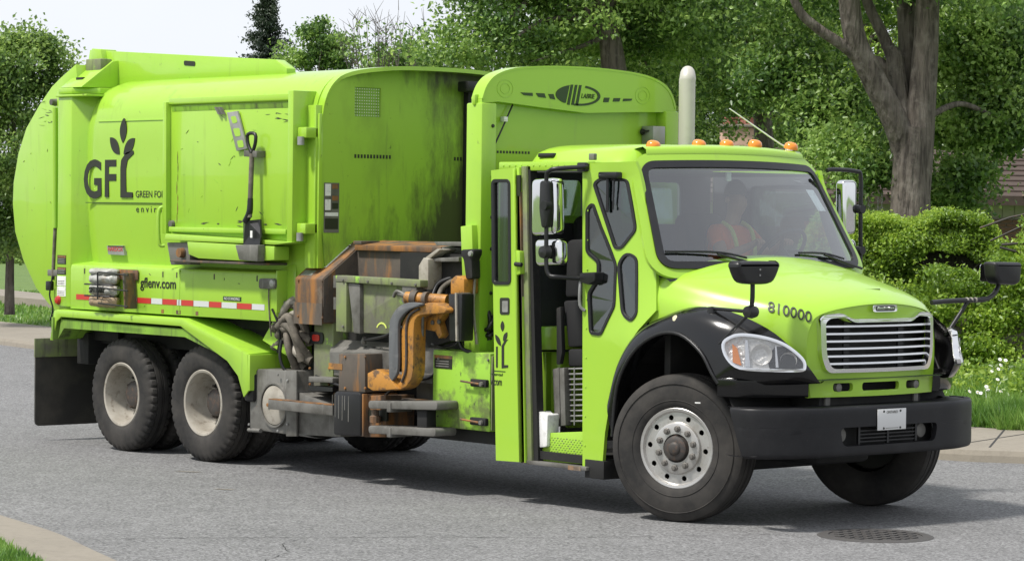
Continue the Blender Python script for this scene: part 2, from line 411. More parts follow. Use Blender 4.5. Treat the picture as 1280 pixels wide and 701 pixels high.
far_kerb = [(-70, 17.5), (-40, 10.6), (-24.5, 8.0), (-15, 6.2), (-8, 4.9), (-4.2, 4.45), (-2.3, 4.62), (-1.5, 5.02), (.8, 6.4), (3.5, 9.5), (6, 15), (9, 30), (14, 70)]
near_kerb = [(-70, 6), (-40, 2.0), (-24, -1.2), (-14, -3.0), (-8, -4.15), (-2.4, -5.28), (-.5, -5.77), (2.2, -6.9), (4.6, -9.4), (5.4, -14), (5.5, -30), (5.5, -60)]
far_s = [(v.x, v.y) for v in spline([(a, b, 0) for a, b in far_kerb], 8)]
near_s = [(v.x, v.y) for v in spline([(a, b, 0) for a, b in near_kerb], 8)]

def offs(path, d):
    out = []
    for i in range(len(path)):
        a = Vector(path[max(i - 1, 0)]); b = Vector(path[min(i + 1, len(path) - 1)]); t = (b - a).normalized()
        out.append((path[i][0] - t.y * d, path[i][1] + t.x * d))
    return out

gr = mk('ground', [(-900, -900, -.03), (900, -900, -.03), (900, 900, -.03), (-900, 900, -.03)], [(0, 1, 2, 3)], M_grass)
tag(gr, kind='structure')
rd = far_s + [(40, 70), (60, 70), (60, -60)] + near_s[::-1]
n = len(rd)
me_ = curve_mesh([rd], .0)
road = finish_mapped('road', me_, lambda a, b, t: (a, b, 0), M_asph, None)
tag(road, kind='structure')

def strip(name, path, secs, m, kind='structure', parent=None, smooth=None):
    """sweep a cross-section of (offset, z) along a path"""
    V, F = [], []; k = len(secs)
    rows = [offs(path, d) for d, z in secs]
    for i in range(len(path)):
        for j in range(k): V.append((*rows[j][i], secs[j][1]))
    for i in range(len(path) - 1):
        for j in range(k - 1): F.append((i * k + j, (i + 1) * k + j, (i + 1) * k + j + 1, i * k + j + 1))
    o = mk(name, V, F, m, parent, smooth)
    if not parent: tag(o, kind=kind)
    return o
strip('kerb', far_s, [(-.02, -.02), (.0, .06), (.03, .105), (.20, .12), (.205, .05)], M_conc)
strip('pavement', far_s, [(.205, -.02), (.21, .116), (2.15, .14), (2.16, .0)], M_conc)
strip('verge', far_s, [(2.0, .0), (2.165, .13), (3.2, .22), (5.5, .34), (9, .38), (30, .4), (31, -.02)], M_grass)
strip('near_kerb', near_s, [(.02, -.02), (.0, .06), (-.03, .105), (-.52, .125), (-.53, .05)], M_conc)
strip('near_verge', near_s, [(-.50, .0), (-.532, .118), (-1.5, .16), (-4, .16), (-4.1, -.02)], M_grass)
far_path = [(-60, 20.5), (-40, 15.2), (-30, 13.0), (-20, 11.6), (-10, 11.2)]
strip('garden_path', [(v.x, v.y) for v in spline([(a, b, 0) for a, b in far_path], 6)], [(0, .2), (.02, .425), (1.3, .43), (1.32, .2)], M_conc)

# ================================================================ the garbage truck
T = empty('garbage_truck')
tag(T, 'lime green side-loading garbage truck stopped on the grey road', 'truck')
def P(*a, **k): return prism(*a, parent=T, **k)

# ---------------- upper body shell: barrel-sided tank, arched roof
prof = [(-1.10, 1.66), (-1.14, 2.0), (-1.165, 2.35), (-1.17, 2.7), (-1.165, 2.98), (-1.13, 3.17), (-1.04, 3.31), (-.88, 3.405), (-.6, 3.452), (-.25, 3.47)]
prof = prof + [(-y, z) for y, z in prof[::-1]]
ps = [(v.x, v.y) for v in spline([(a, b, 0) for a, b in prof], 4)]
def shell(name, xs, m):
    V, F = [], []; k = len(ps)
    for x, s, dz in xs:
        for y, z in ps: V.append((x, y * s, 1.66 + (z - 1.66) * dz))
    for i in range(len(xs) - 1):
        for j in range(k - 1): F.append((i * k + j, i * k + j + 1, (i + 1) * k + j + 1, (i + 1) * k + j))
        F.append((i * k + k - 1, i * k, (i + 1) * k, (i + 1) * k + k - 1))
    F.append(tuple(range(k))); F.append(tuple(range((len(xs) - 1) * k, len(xs) * k)))
    return mk(name, V, F, m, T, 45)
shell('body_shell', [(-8.05, .90, .93), (-7.95, .915, .945), (-7.86, .95, .968), (-7.76, .98, .988), (-7.62, 1, .998), (-7.0, 1, 1), (-6.0, 1, 1), (-5.0, 1, 1), (-4.26, 1, 1)], M_body)
# seam where the roof sheet meets the side
bx('roof_seam', (-7.6, -6.3), (-1.1675, -1.15), (3.034, 3.038), M_low, T)

# ---------------- tailgate and its frame
tg = [(-8.137,3.592),(-8.390,3.478),(-8.561,3.391),(-8.776,3.227),(-9.022,3.000),(-9.167,2.753),(-9.252,2.472),(-9.264,2.261),(-9.215,1.988),(-9.062,1.718),(-8.822,1.452),(-8.601,1.312),(-8.442,1.233),(-8.242,1.278),(-8.270,3.065),(-8.052,3.574)]
P('tailgate', tg[:-3] + [(-8.1, 1.28), (-8.1, 3.4)] , plane='S', t0=-1.08, t1=1.08, m=M_body, bevel=.012)
bx('tailgate_rim', (-8.40, -8.18), (-1.12, -1.081), (1.32, 3.34), M_body, T, .006)
# corner post, with a chamfered forward face
for s in (-1, 1):
    prism('corner_post', [(-8.22, s * 1.215), (-7.985, s * 1.215), (-7.80, s * 1.02), (-8.22, s * .96)], 'T', 1.30, 3.30, M_body, T, .008)
    prism('post_cap', [(-8.22, s * 1.215), (-7.985, s * 1.215), (-7.80, s * 1.02), (-7.80, s * .5), (-8.22, s * .5)], 'T', 3.303, 3.36, M_body, T, .008)
    prism('shoulder_gusset', [(s * 1.213, 3.362), (s * .86, 3.62), (s * .55, 3.66), (s * .5, 3.362)], 'F', -8.20, -7.83, M_body, T, .008)
bx('post_ledge', (-8.235, -7.70), (-1.235, -1.0), (3.275, 3.295), M_body, T, .004)
bx('gusset_slot', (-8.08, -7.97), (-1.11, -1.07), (3.44, 3.462), M_ink, T)
# hydraulic cylinder on the tailgate edge
cy = tube('tailgate_cylinder', [(-8.348,-1.170,3.179),(-8.330,-1.170,2.038)], .028, M_body, T)
tube('cylinder_rod', [(-8.330,-1.170,2.038),(-8.365,-1.170,1.542)], .018, M_hose, cy)
lathe('cylinder_pin', [(0, -.03), (.03, -.03), (.036, .05), (0, .05)], [(-8.425,-1.140,3.235)][0], (0, 1, 0), M_steel, cy, 16)
bx('cylinder_foot', (-8.45, -8.25), (-1.18, -1.10), (1.58, 1.64), M_steel, cy, .006)
tube('tailgate_cable', [(-8.318,-1.200,1.581),(-8.372,-1.200,1.404),(-8.329,-1.190,1.276),(-8.386,-1.180,1.160)], .008, M_black, T, 5)
bx('cable_lamp', (-8.5, -8.42), (-1.17, -1.12), (1.44, 1.53), M_black, T, .01)
for dy in (0.50, -.02):
    pass
# roof beam running forward from the tailgate frame
P('roof_beam', [(-8.329,3.745),(-8.090,3.729),(-5.328,3.554),(-5.162,3.472),(-5.161,3.402),(-8.155,3.380),(-8.409,3.463)], plane='S', t0=-.80, t1=-.70, m=M_body, bevel=.004)
P('beam_end', [(-8.205,3.752),(-8.052,3.739),(-8.008,3.609),(-8.217,3.615)], plane='S', t0=-.86, t1=-.68, m=M_body, bevel=.006)
P('beam_slot', rpoly([(-6.738,3.591),(-6.558,3.578),(-6.557,3.534),(-6.737,3.547)], .03), plane='S', t0=-.804, t1=-.798, m=M_ink)
bx('roof_bracket', (-8.12, -7.86), (-.98, -.85), (3.50, 3.64), M_worn, T, .01)

# ---------------- lower box below the ledge
box_o = [(-1.00, 1.745), (-1.215, 1.70), (-1.225, 1.66), (-1.225, 1.285), (-.9, 1.28), (-.9, 1.70)]
prism('lower_box', box_o, 'F', -7.965, -4.70, M_low, T, .006)
prism('lower_box', [(y, z) for y, z in [(1.0, 1.745), (1.225, 1.70), (1.225, 1.285), (.9, 1.28)]], 'F', -7.965, -4.70, M_low, T, .006)
bx('floor_pan', (-7.96, -2.3), (-.9, .9), (1.18, 1.30), M_dark, T)
bx('panel_joint', (-6.165, -6.15), (-1.2285, -1.22), (1.30, 1.69), M_low, T, .002)
for u in (-7.72, -6.42, -6.2, -5.62, -4.98):
    bx('drip_stain', (u - .008, u + .008), (-1.2275, -1.22), (1.62, 1.668), M_hub, T)
for u, w in ((-6.42, .02), (-6.17, .035), (-5.88, .02)):
    bx('rust_spot', (u - w, u + w), (-1.2272, -1.22), (1.295, 1.33), M_rust, T)
# sloped end of the box, towards the arm
bx('box_end_plate', (-4.70, -4.685), (-1.23, -.95), (1.36, 1.72), M_low, T, .003)
P('front_gusset', [(-4.879,1.695),(-4.638,1.776),(-4.570,1.778),(-4.556,0.946),(-5.044,1.109),(-4.872,1.303)], plane='S', t0=-1.12, t1=-.7, m=M_body, bevel=.006)
lathe('drain_hole', [(0, -.003), (.022, -.003), (.022, .003), (0, .003)], [(-4.769,-1.123,1.506)][0], (0, 1, 0), M_ink, T, 16)
# reflective tape
xs = [-7.86, -7.60, -7.42, -7.0, -6.83, -6.60, -6.42, -6.19, -6.12, -5.93, -5.69, -5.5, -5.27, -5.05, -4.86]
for i in range(len(xs) - 1):
    if 2 <= i < 3: continue
    bx('red_tape' if i % 2 == 0 else 'silver_tape', (xs[i], xs[i + 1] - .006), (-1.2285, -1.2255), (1.375, 1.425), M_redtape if i % 2 == 0 else M_whitetape, T)
text('lettering', 'gflenv.com', (-6.78, -6.21, 1.49, 1.61), MS(-1.2275), M_ink, T, bold=.012)
bx('green_sticker', (-5.48, -5.21), (-1.2285, -1.225), (1.44, 1.478), M_inkg, T)
text('sticker_lettering', 'NO STANDING', (-5.46, -5.23, 1.447, 1.471), MS(-1.230), M_whitetape, T, .002)
lp = P('marker_lamp', rpoly([(-4.918,1.647),(-4.687,1.653),(-4.686,1.564),(-4.917,1.558)], .03), plane='S', t0=-1.255, t1=-1.226, m=M_steel, bevel=.004)
lathe('lamp_lens', [(0, -.02), (.03, -.015), (.035, 0)], [(-4.711,-1.256,1.611)][0], (0, 1, 0), M_greysteel, lp, 16)
tube('lamp_wire', [(-4.789,-1.240,1.561),(-4.794,-1.235,1.431),(-4.780,-1.235,1.308),(-4.802,-1.200,1.156)], .006, M_hose, T, 4, 6)

# labels on the corner post
for v0, v1, c in ((318, 329, 0), (333, 342, 0), (344, 356, 1), (357, 369, 1)):
    q = [(-8.259,4.197),(-8.090,4.188)]
    z0 = 3.06 + (150 - v1) * .0076; z1 = 3.06 + (150 - v0) * .0076
    st = bx('warning_label', (-8.21, -8.06), (-1.2185, -1.214), (z0, z1), M_white if c else M_ink, T)
    if not c: bx('label_band', (-8.205, -8.065), (-1.2195, -1.2183), (z1 - .025, z1 - .004), M_rust, st)
    for i in range(3):
        bx('label_print', (-8.2, -8.2 + .12), (-1.2197, -1.2183), (z0 + .012 + i * .016, z0 + .017 + i * .016), M_greysteel if not c else M_steel, st)
lathe('side_lamp', [(0, -.03), (.03, -.025), (.045, 0)], [(-8.189,-1.216,1.357)][0], (0, 1, 0), M_red, T, 20)

# ---------------- GFL lettering and leaf mark
MB = MS(-1.172)
G0 = [(-7.806,2.681),(-7.505,2.679),(-7.801,2.322),(-7.459,2.323),(-7.182,2.678),(-7.203,2.332),(-7.017,2.332)]
text('logo_letter', 'G', (-7.83, -7.53, 2.32, 2.685), MB, M_ink, T, bold=.022)
text('logo_letter', 'F', (-7.47, -7.28, 2.335, 2.68), MB, M_ink, T, bold=.022)
P('logo_stem', rpoly([(-7.204,2.331),(-7.005,2.332),(-7.006,2.380),(-7.112,2.383),(-7.115,2.596),(-7.090,2.677),(-6.985,2.735),(-6.998,2.764),(-7.117,2.743),(-7.196,2.677),(-7.208,2.604)], .01), plane='S', t0=-1.1755, t1=-1.16, m=M_ink)
def leaf2(u0, v0, u1, v1, w):
    a, b = Vector((u0, v0)), Vector((u1, v1)); n_ = Vector((-(b - a).y, (b - a).x))
    n_.normalize(); out = []
    for i in range(13):
        t = i / 12; out.append(a.lerp(b, t) + n_ * w * math.sin(math.pi * t) ** .8)
    for i in range(11, 0, -1):
        t = i / 12; out.append(a.lerp(b, t) - n_ * w * math.sin(math.pi * t) ** .8)
    return [(q.x, q.y) for q in out]
(a0, b0), (a1, b1), (a2, b2), (a3, b3), (a4, b4), (a5, b5) = [(-7.172,2.832),(-7.162,3.059),(-6.974,2.873),(-7.157,2.729),(-7.387,2.886),(-7.224,2.729)]
P('logo_leaf', leaf2(a0, b0, a1, b1, .055), plane='S', t0=-1.1755, t1=-1.16, m=M_ink)
P('logo_leaf', leaf2(a3, b3, a2, b2, .055), plane='S', t0=-1.1755, t1=-1.16, m=M_ink)
P('logo_leaf', leaf2(a5, b5, a4, b4, .055), plane='S', t0=-1.1755, t1=-1.16, m=M_ink)
text('logo_caption', 'GREEN FOR', (-6.96, -6.49, 2.335, 2.395), MS(-1.168), M_ink, T, .002)
text('logo_caption', 'e n v i r o n', (-6.96, -6.47, 2.20, 2.255), MS(-1.1605), M_ink, T, .002)
bx('logo_rule', (-7.80, -6.46), (-1.171, -1.15), (2.279, 2.286), M_inkg, T)
hb = P('steel_badge', [(-7.463,1.885),(-7.194,1.890),(-7.166,1.802),(-7.435,1.804)], plane='S', t0=-1.15, t1=-1.10, m=M_greysteel)
text('badge_lettering', 'HARDOX', (-7.44, -7.19, 1.835, 1.875), MS(-1.151), M_redtape, hb, .003)
bx('badge_band', (-7.44, -7.17), (-1.152, -1.149), (1.875, 1.885), M_ink, hb)

# ---------------- rack with the spill kit, on the lower box
rk = bx('bag_rack', (-7.46, -6.80), (-1.245, -1.23), (1.58, 1.675), M_rust, T, .01)
P('rack_cage', [(-6.879,1.648),(-6.852,1.648),(-6.821,1.322),(-6.847,1.321)], plane='S', t0=-1.36, t1=-1.232, m=M_rustdark, bevel=.006)
for v in (342, 360, 378):
    a, b = [(-7.212,-1.400,1.647),(-6.721,-1.400,1.630)]
    dz = -(v - 342) * .0079
    tube('rack_bar', [(a[0], -1.40, a[2] + dz), (b[0], -1.40, b[2] + dz)], .007, M_black, T, 0, 6)
tube('rack_bar', [(-7.225,-1.400,1.647),(-7.221,-1.400,1.397)], .008, M_black, T, 0, 6)

# ---------------- hopper side door with ledge
hd = P('hopper_door', [(-6.260,3.169),(-4.332,3.189),(-4.345,1.965),(-6.279,2.012)], plane='S', t0=-1.275, t1=-1.10, m=M_body, bevel=.006)
hx0, hx1 = -6.24, -4.36
prism('door_lip', [(-1.30, 3.215), (-1.30, 3.165), (-1.277, 3.15), (-1.20, 3.20)], 'F', hx0, hx1, M_body, hd, .003)
prism('door_lip', [(-1.285, 3.145), (-1.277, 3.10), (-1.20, 3.12), (-1.20, 3.145)], 'F', hx0 + .02, hx1, M_dirty, hd)
bx('door_edge', (-4.40, -4.325), (-1.345, -1.10), (1.96, 3.24), M_body, hd, .006)
prism('door_edge', [(-6.298,3.184),(-6.248,3.183),(-6.229,2.013),(-6.292,2.012)], 'S', -1.325, -1.10, M_body, hd, .005)
P('door_fold', [(-6.185,2.014),(-4.714,1.980),(-4.305,1.966),(-4.553,1.941),(-6.209,1.956)], plane='S', t0=-1.36, t1=-1.2, m=M_low, bevel=.006)
bx('lip_bar', (-6.2, -4.45), (-1.32, -1.277), (2.03, 2.075), M_low, hd, .008)
lathe('door_bolt', [(0, -.03), (.03, -.03), (.035, 0)], [(-6.195,-1.277,2.099)][0], (0, 1, 0), M_steel, hd, 12)
# shelf bracket under it
P('door_shelf', [(-5.850,1.948),(-4.555,1.928),(-4.553,1.813),(-4.864,1.793),(-5.676,1.803),(-5.824,1.835)], plane='S', t0=-1.36, t1=-1.20, m=M_low, bevel=.008)
bx('shelf_dark_slab', (-6.1, -4.7), (-1.37, -1.0), (1.765, 1.785), M_rustdark, T, .004)  # thin dark slab along the underside of the door shelf
P('latch_box', [(-6.227,1.934),(-5.865,1.940),(-5.861,1.743),(-6.161,1.736)], plane='S', t0=-1.32, t1=-1.2, m=M_steel, bevel=.01)
lathe('latch_pin', [(0, -.05), (.04, -.05), (.045, 0)], [(-5.965,-1.320,1.847)][0], (0, 1, 0), M_rust, T, 14)
tube('grab_handle', [(-6.284,-1.300,1.905),(-6.314,-1.340,1.933),(-6.319,-1.340,2.219),(-6.281,-1.280,2.241)], .017, M_body, T, 5)
for v0 in (165, 285):
    q = [(-4.209,-1.250,2.892),(-4.195,-1.250,2.088)]
    z = q[0 if v0 == 165 else 1][2]
    h = bx('door_hinge', (-4.33, -4.20), (-1.30, -1.15), (z - .05, z + .04), M_body, hd, .01)
    lathe('hinge_pin', [(0, -.05), (.03, -.05), (.03, .02), (0, .02)], (-4.26, -1.31, z - .06), (0, 0, 1), M_greysteel, hd, 12)
bx('hinge_channel', (-4.34, -4.20), (-1.20, -1.0), (1.75, 3.12), M_body, T, .004)
# tool bracket on the door
P('tool_bracket', [(-5.343,3.073),(-5.188,3.084),(-5.041,2.758),(-5.194,2.739)], plane='S', t0=-1.305, t1=-1.285, m=M_greysteel, bevel=.003)
for (ua, va, ub, vb) in ((289, 146, 295, 156), (292, 161, 300, 170), (296, 176, 304, 185)):
    q = rpoly([(-9.144,4.235),(-9.129,4.226)], .01) if False else None
hl = [(-5.284,3.037),(-5.213,3.043),(-5.177,2.987),(-5.248,2.974),(-5.247,2.933),(-5.152,2.938),(-5.127,2.869),(-5.210,2.863),(-5.186,2.828),(-5.103,2.834),(-5.079,2.772),(-5.161,2.766)]
for i in range(3):
    P('bracket_hole', rpoly(hl[i * 4:i * 4 + 4], .02), plane='S', t0=-1.3075, t1=-1.304, m=M_body)
for q in [(-5.526,3.125),(-5.466,3.124)]:
    prism('bracket_prong', [(q[0], q[1]), (q[0] + .02, q[1]), (q[0] + .08, q[1] - .065), (q[0] + .055, q[1] - .065)], 'S', -1.31, -1.28, M_steel, T)
P('tool_clip', [(-4.994,2.744),(-4.808,2.736),(-4.807,2.681),(-4.993,2.689)], plane='S', t0=-1.37, t1=-1.276, m=M_steel, bevel=.004)
P('shovel_holder', [(-5.014,1.934),(-4.677,1.939),(-4.686,1.796),(-4.953,1.804)], plane='S', t0=-1.44, t1=-1.36, m=M_steel, bevel=.01)

# ---------------- hopper: rear bulkhead with arch flange, open top, low right wall
bk = [(y * .985, z) for y, z in ps]
bk = [q for q in bk if q[1] > 1.7]
win = rect(-.80, -.52, 3.035, 3.285)
plate('bulkhead', [bk, win], .03, MF(-4.20), M_hop, T)
# perforated window: grid of bars
pw = bx('window_backing', (-4.205, -4.201), (-.82, -.50), (3.02, 3.30), M_white, T)  # brightness seen through the mesh holes put into this pale sheet
for i in range(12): bx('mesh_bar', (-4.2012, -4.199), (-.80 + i * .0254 - .0075, -.80 + i * .0254 + .0075), (3.035, 3.285), M_hop, pw)
for i in range(11): bx('mesh_bar', (-4.2008, -4.1985), (-.80, -.52), (3.035 + i * .025 - .0075, 3.035 + i * .025 + .0075), M_dirty, pw)
# flange that rings the hopper mouth
V, F = [], []
fl = [q for q in bk if q[1] > 2.9]
for y, z in fl:
    fw = -4.175 + .17 * max(0, min(1, (y + .95) / .35))
    V += [(-4.26, y * 1.004, z + .006), (fw, y * 1.003, z + .006), (fw, y * 1.002, z - .028), (-4.19, y * .99, z - .026)]
for i in range(len(fl) - 1):
    for j in range(4): F.append((i * 4 + j, i * 4 + (j + 1) % 4, i * 4 + 4 + (j + 1) % 4, i * 4 + 4 + j))
mk('arch_flange', V, F, M_body, T, 40)
bx('bulkhead_edge', (-4.27, -4.178), (-1.18, -1.14), (1.75, 3.05), M_body, T, .006)
for y0, n_, z in ((-.80, 12, 2.70), (.30, 9, 2.70)):
    for i in range(n_): bx('vent_hole', (-4.186, -4.1835), (y0 + i * .034, y0 + i * .034 + .02), (z - .016, z + .016), M_ink, T)
bx('packer_guide', (-4.183, -4.12), (.40, .62), (1.9, 3.32), M_dark, T, .004)
for i in range(11): bx('guide_slot', (-4.1195, -4.118), (.42 + (i % 2) * .05, .45 + (i % 2) * .05), (2.0 + i * .11, 2.05 + i * .11), M_worn, T)
bx('camera_box', (-4.1, -3.95), (.26, .42), (3.28, 3.37), M_black, T, .01)
lb = bx('warning_label', (-4.184, -4.181), (-1.12, -.96), (2.05, 2.47), M_steel, T)
for z0, z1, y0, y1, m_ in ((2.42, 2.46, -1.035, -.97, M_rust), (2.32, 2.36, -1.035, -.97, M_rust), (2.36, 2.46, -1.11, -1.05, M_white), (2.24, 2.33, -1.11, -1.05, M_white), (2.19, 2.22, -1.11, -.97, M_white), (2.08, 2.17, -1.11, -.97, M_ink), (2.25, 2.30, -1.035, -.97, M_ink)):
    bx('label_panel', (-4.1815, -4.1795), (y0, y1), (z0, z1), m_, lb)
bx('hopper_wall', (-4.17, -2.36), (1.0, 1.06), (1.2, 3.1), M_dirty, T)
bx('hopper_floor', (-4.2, -2.3), (-.8, 1.06), (1.2, 1.5), M_rustdark, T)
hw = bx('loading_edge', (-4.2, -2.36), (-.86, -.80), (1.35, 1.945), M_rustdark, T, .004)
prism('loading_lip', [(-.90, 1.905), (-.90, 1.95), (-.60, 1.99), (-.60, 1.965)], 'F', -4.04, -2.9, M_rust, T, .004)
prism('loading_lip', [(-.90, 1.905), (-.90, 1.95), (-.60, 1.99), (-.60, 1.965)], 'F', -2.89, -2.36, M_steel, T, .004)

# ---------------- front bulkhead with the arched sign band
XB = -2.28
pan = [(-1.038,3.126),(-0.965,3.255),(-0.807,3.331),(-0.596,3.378),(-0.165,3.416),(0.234,3.400),(0.642,3.344),(0.846,3.279),(0.978,3.164),(1.038,2.964)]
half = [(-1.07, 1.12), (-1.07, 3.13), (-1.02, 3.24), (-.92, 3.325), (-.72, 3.385), (-.4, 3.415), (0, 3.425)]
arch = half + [(-y, z) for y, z in half[::-1][1:]]
archs = [arch[0]] + [(v.x, v.y) for v in spline([(a, b, 0) for a, b in arch[1:-1]], 4)] + [arch[-1]]
plate('front_bulkhead', [archs], .03, MF(XB - .04), M_cab, T)
band = [q for q in archs if q[1] > 2.95]
low = [(-0.981,3.088),(-0.872,3.092),(0.077,3.046),(0.773,3.082),(0.866,3.045)]
band_lo = [(1.05, 3.03), (.93, 3.09), (.60, 3.08), (0.05, 3.055), (-.45, 3.085), (-.90, 3.115), (-1.05, 3.10)]
band_loop = [(-1.07, 3.05)] + [q for q in archs if q[1] > 3.1] + [(1.07, 3.03)] + band_lo
plate('sign_band', [band_loop], .05, MF(XB + .045), M_cab, T, smooth=30)
# top rim of the arch
V, F = [], []
for y, z in band:
    V += [(XB - .06, y, z + .004), (XB + .075, y, z + .004), (XB + .075, y * .985, z - .012), (XB - .06, y * .985, z - .012)]
for i in range(len(band) - 1):
    for j in range(4): F.append((i * 4 + j, i * 4 + (j + 1) % 4, i * 4 + 4 + (j + 1) % 4, i * 4 + 4 + j))
mk('arch_rim', V, F, M_cab, T, 40)
for s in (-1, 1):
    bx('bulkhead_post', (XB - .10, XB + .09), tuple(sorted((s * 1.085, s * .93))), (1.12 if s < 0 else 1.3, 3.10), M_low if s < 0 else M_cab, T, .012)
    bx('lift_eye', (XB - .02, XB + .02), tuple(sorted((s * 1.10, s * 1.04))), (3.08, 3.17), M_cab, T, .015)
for z in (2.92, 2.52, 2.2, 1.95, 1.6):
    lathe('post_bolt', [(0, .012), (.012, .01), (.016, 0)], (XB + .09, -.97, z), (1, 0, 0), M_ink, T, 10)
for i in range(12): bx('vent_hole', (XB - .025, XB - .0225), (-.86 + i * .033, -.86 + i * .033 + .018), (2.71, 2.73), M_ink, T)
# the sign: oval with stripes, lettering and side dashes; dark inlays carry the shade of its cut-outs
fx = MF(XB + .072)
cyo, czo = -.045, 3.195
def oval_strip(y0, y1, sl):
    out = []
    for i in range(9):
        t = -1 + 2 * i / 8; out.append((y0 + sl * t, t))
    return out
def ov(a): return (cyo + .245 * math.cos(R(a)), czo + .085 * math.sin(R(a)))
plate('sign_mark', [[ov(a) for a in range(112, 240, 8)] + [(cyo - .135, czo - .066), (cyo - .098, czo + .074)]], .006, fx, M_inkg, T)
for k in range(3):
    y0 = cyo - .098 + k * .046
    plate('sign_mark', [[(y0 - .022, czo - .078), (y0 + .004, czo - .082), (y0 + .042, czo + .084), (y0 + .016, czo + .082)]], .006, fx, M_inkg, T)
o1 = [ov(a) for a in range(-100, 71, 10)]
o2 = [(cyo + (y - cyo) * .88, czo + (z - czo) * .80) for y, z in o1[::-1]]
plate('sign_mark', [o1 + o2], .006, fx, M_inkg, T)
text('sign_lettering', 'LABRIE', (cyo + .035, cyo + .185, czo - .022, czo + .016), fx, M_inkg, T, .006, shear=.25)
dq = [(-0.667,3.195),(-0.541,3.196),(-0.537,3.171),(-0.630,3.174),(-0.503,3.196),(-0.413,3.197),(-0.395,3.161),(-0.477,3.166),(-0.370,3.193),(-0.316,3.195),(-0.295,3.152),(-0.349,3.157),(0.242,3.186),(0.304,3.188),(0.292,3.151),(0.233,3.149),(0.349,3.186),(0.425,3.189),(0.413,3.161),(0.341,3.157),(0.460,3.186),(0.560,3.189),(0.547,3.172),(0.453,3.164)]
for k in range(6): plate('sign_dash', [dq[k * 4:k * 4 + 4]], .006, fx, M_inkg, T)
for yy in (-.83, .68):
    for k, (ra, rb) in enumerate(((.085, .081), (.05, .046))):
        plate('embossed_ring', [circle((yy, 3.22), ra, 32, ra * .85), circle((yy, 3.22), rb, 32, rb * .85)], .004, MF(XB + .0715), M_body, T)
tube('gas_strut', [(-2.270,-0.694,3.099),(-2.260,-0.809,2.910),(-2.240,-0.965,2.671)], .007, M_black, T, 0, 6)
bx('strut_tag', (XB - .02, XB + .03), (-.80, -.76), (2.96, 3.0), M_white, T, .004)
for (u, v) in ((615, 156), (611, 199), (803, 165)):
    q = [[(-2.260,-0.919,2.932),(-2.260,-0.948,2.659),(-2.280,0.750,2.922)][[615, 611, 803].index(u)]][0]
    lathe('hole_plug', [(0, .02), (.022, .018), (.028, 0)], q, (1, 0, 0), M_ink, T, 14)
tube('panel_cable', [(-2.240,-0.945,2.995),(-2.200,-0.946,2.969),(-2.220,-0.936,2.925)], .008, M_black, T, 4, 6)
tube('right_cable', [(-2.260,0.731,2.921),(-2.200,0.784,2.935),(-2.200,0.922,2.953)], .008, M_black, T, 4, 6)
bx('bracket_plate', (XB - .02, XB + .12), (.76, .90), (2.82, 2.97), M_greysteel, T, .006)

# ---------------- chassis
for s in (-1, 1):
    bx('frame_rail', (-8.0, .9), (s * .43 - .04, s * .43 + .04), (.72, .98), M_dark, T, .01)
    bx('rail_flange', (-8.3, -7.6), (s * .9 - .03, s * .9 + .03), (.98, 1.28), M_dark, T, .01)
bx('cross_member', (-8.2, -8.0), (-1.0, 1.0), (.75, 1.05), M_dark, T, .01)
bx('under_body', (-8.0, -5.2), (-.86, .86), (.95, 1.2), M_dark, T)
bx('under_body', (-5.2, -2.0), (-.7, .7), (.55, 1.2), M_dark, T)
lathe('drive_shaft', [(0, -5.5), (.07, -5.5), (.07, -1.2), (0, -1.2)], (0, 0, .62), (1, 0, 0), M_dark, T, 14)
bx('gearbox', (-1.9, .5), (-.35, .35), (.48, 1.1), M_dark, T, .06)
for x in (-7.155, -5.847):
    lathe('rear_axle', [(0, -1.0), (.09, -1.0), (.1, -.3), (.22, -.18), (.22, .18), (.1, .3), (.09, 1.0), (0, 1.0)], (x, 0, .52), (0, 1, 0), M_dark, T, 20)
prism('front_axle', [(-.95, .50), (-.75, .34), (.75, .34), (.95, .50), (.95, .60), (.7, .46), (-.7, .46), (-.95, .60)], 'F', -.07, .07, M_dark, T, .02)
bx('oil_pan', (.0, .7), (-.3, .3), (.42, .8), M_dark, T, .05)
for s in (-1, 1): bx('leaf_spring', (-.8, .8), (s * .45 - .045, s * .45 + .045), (.60, .68), M_dark, T, .01)

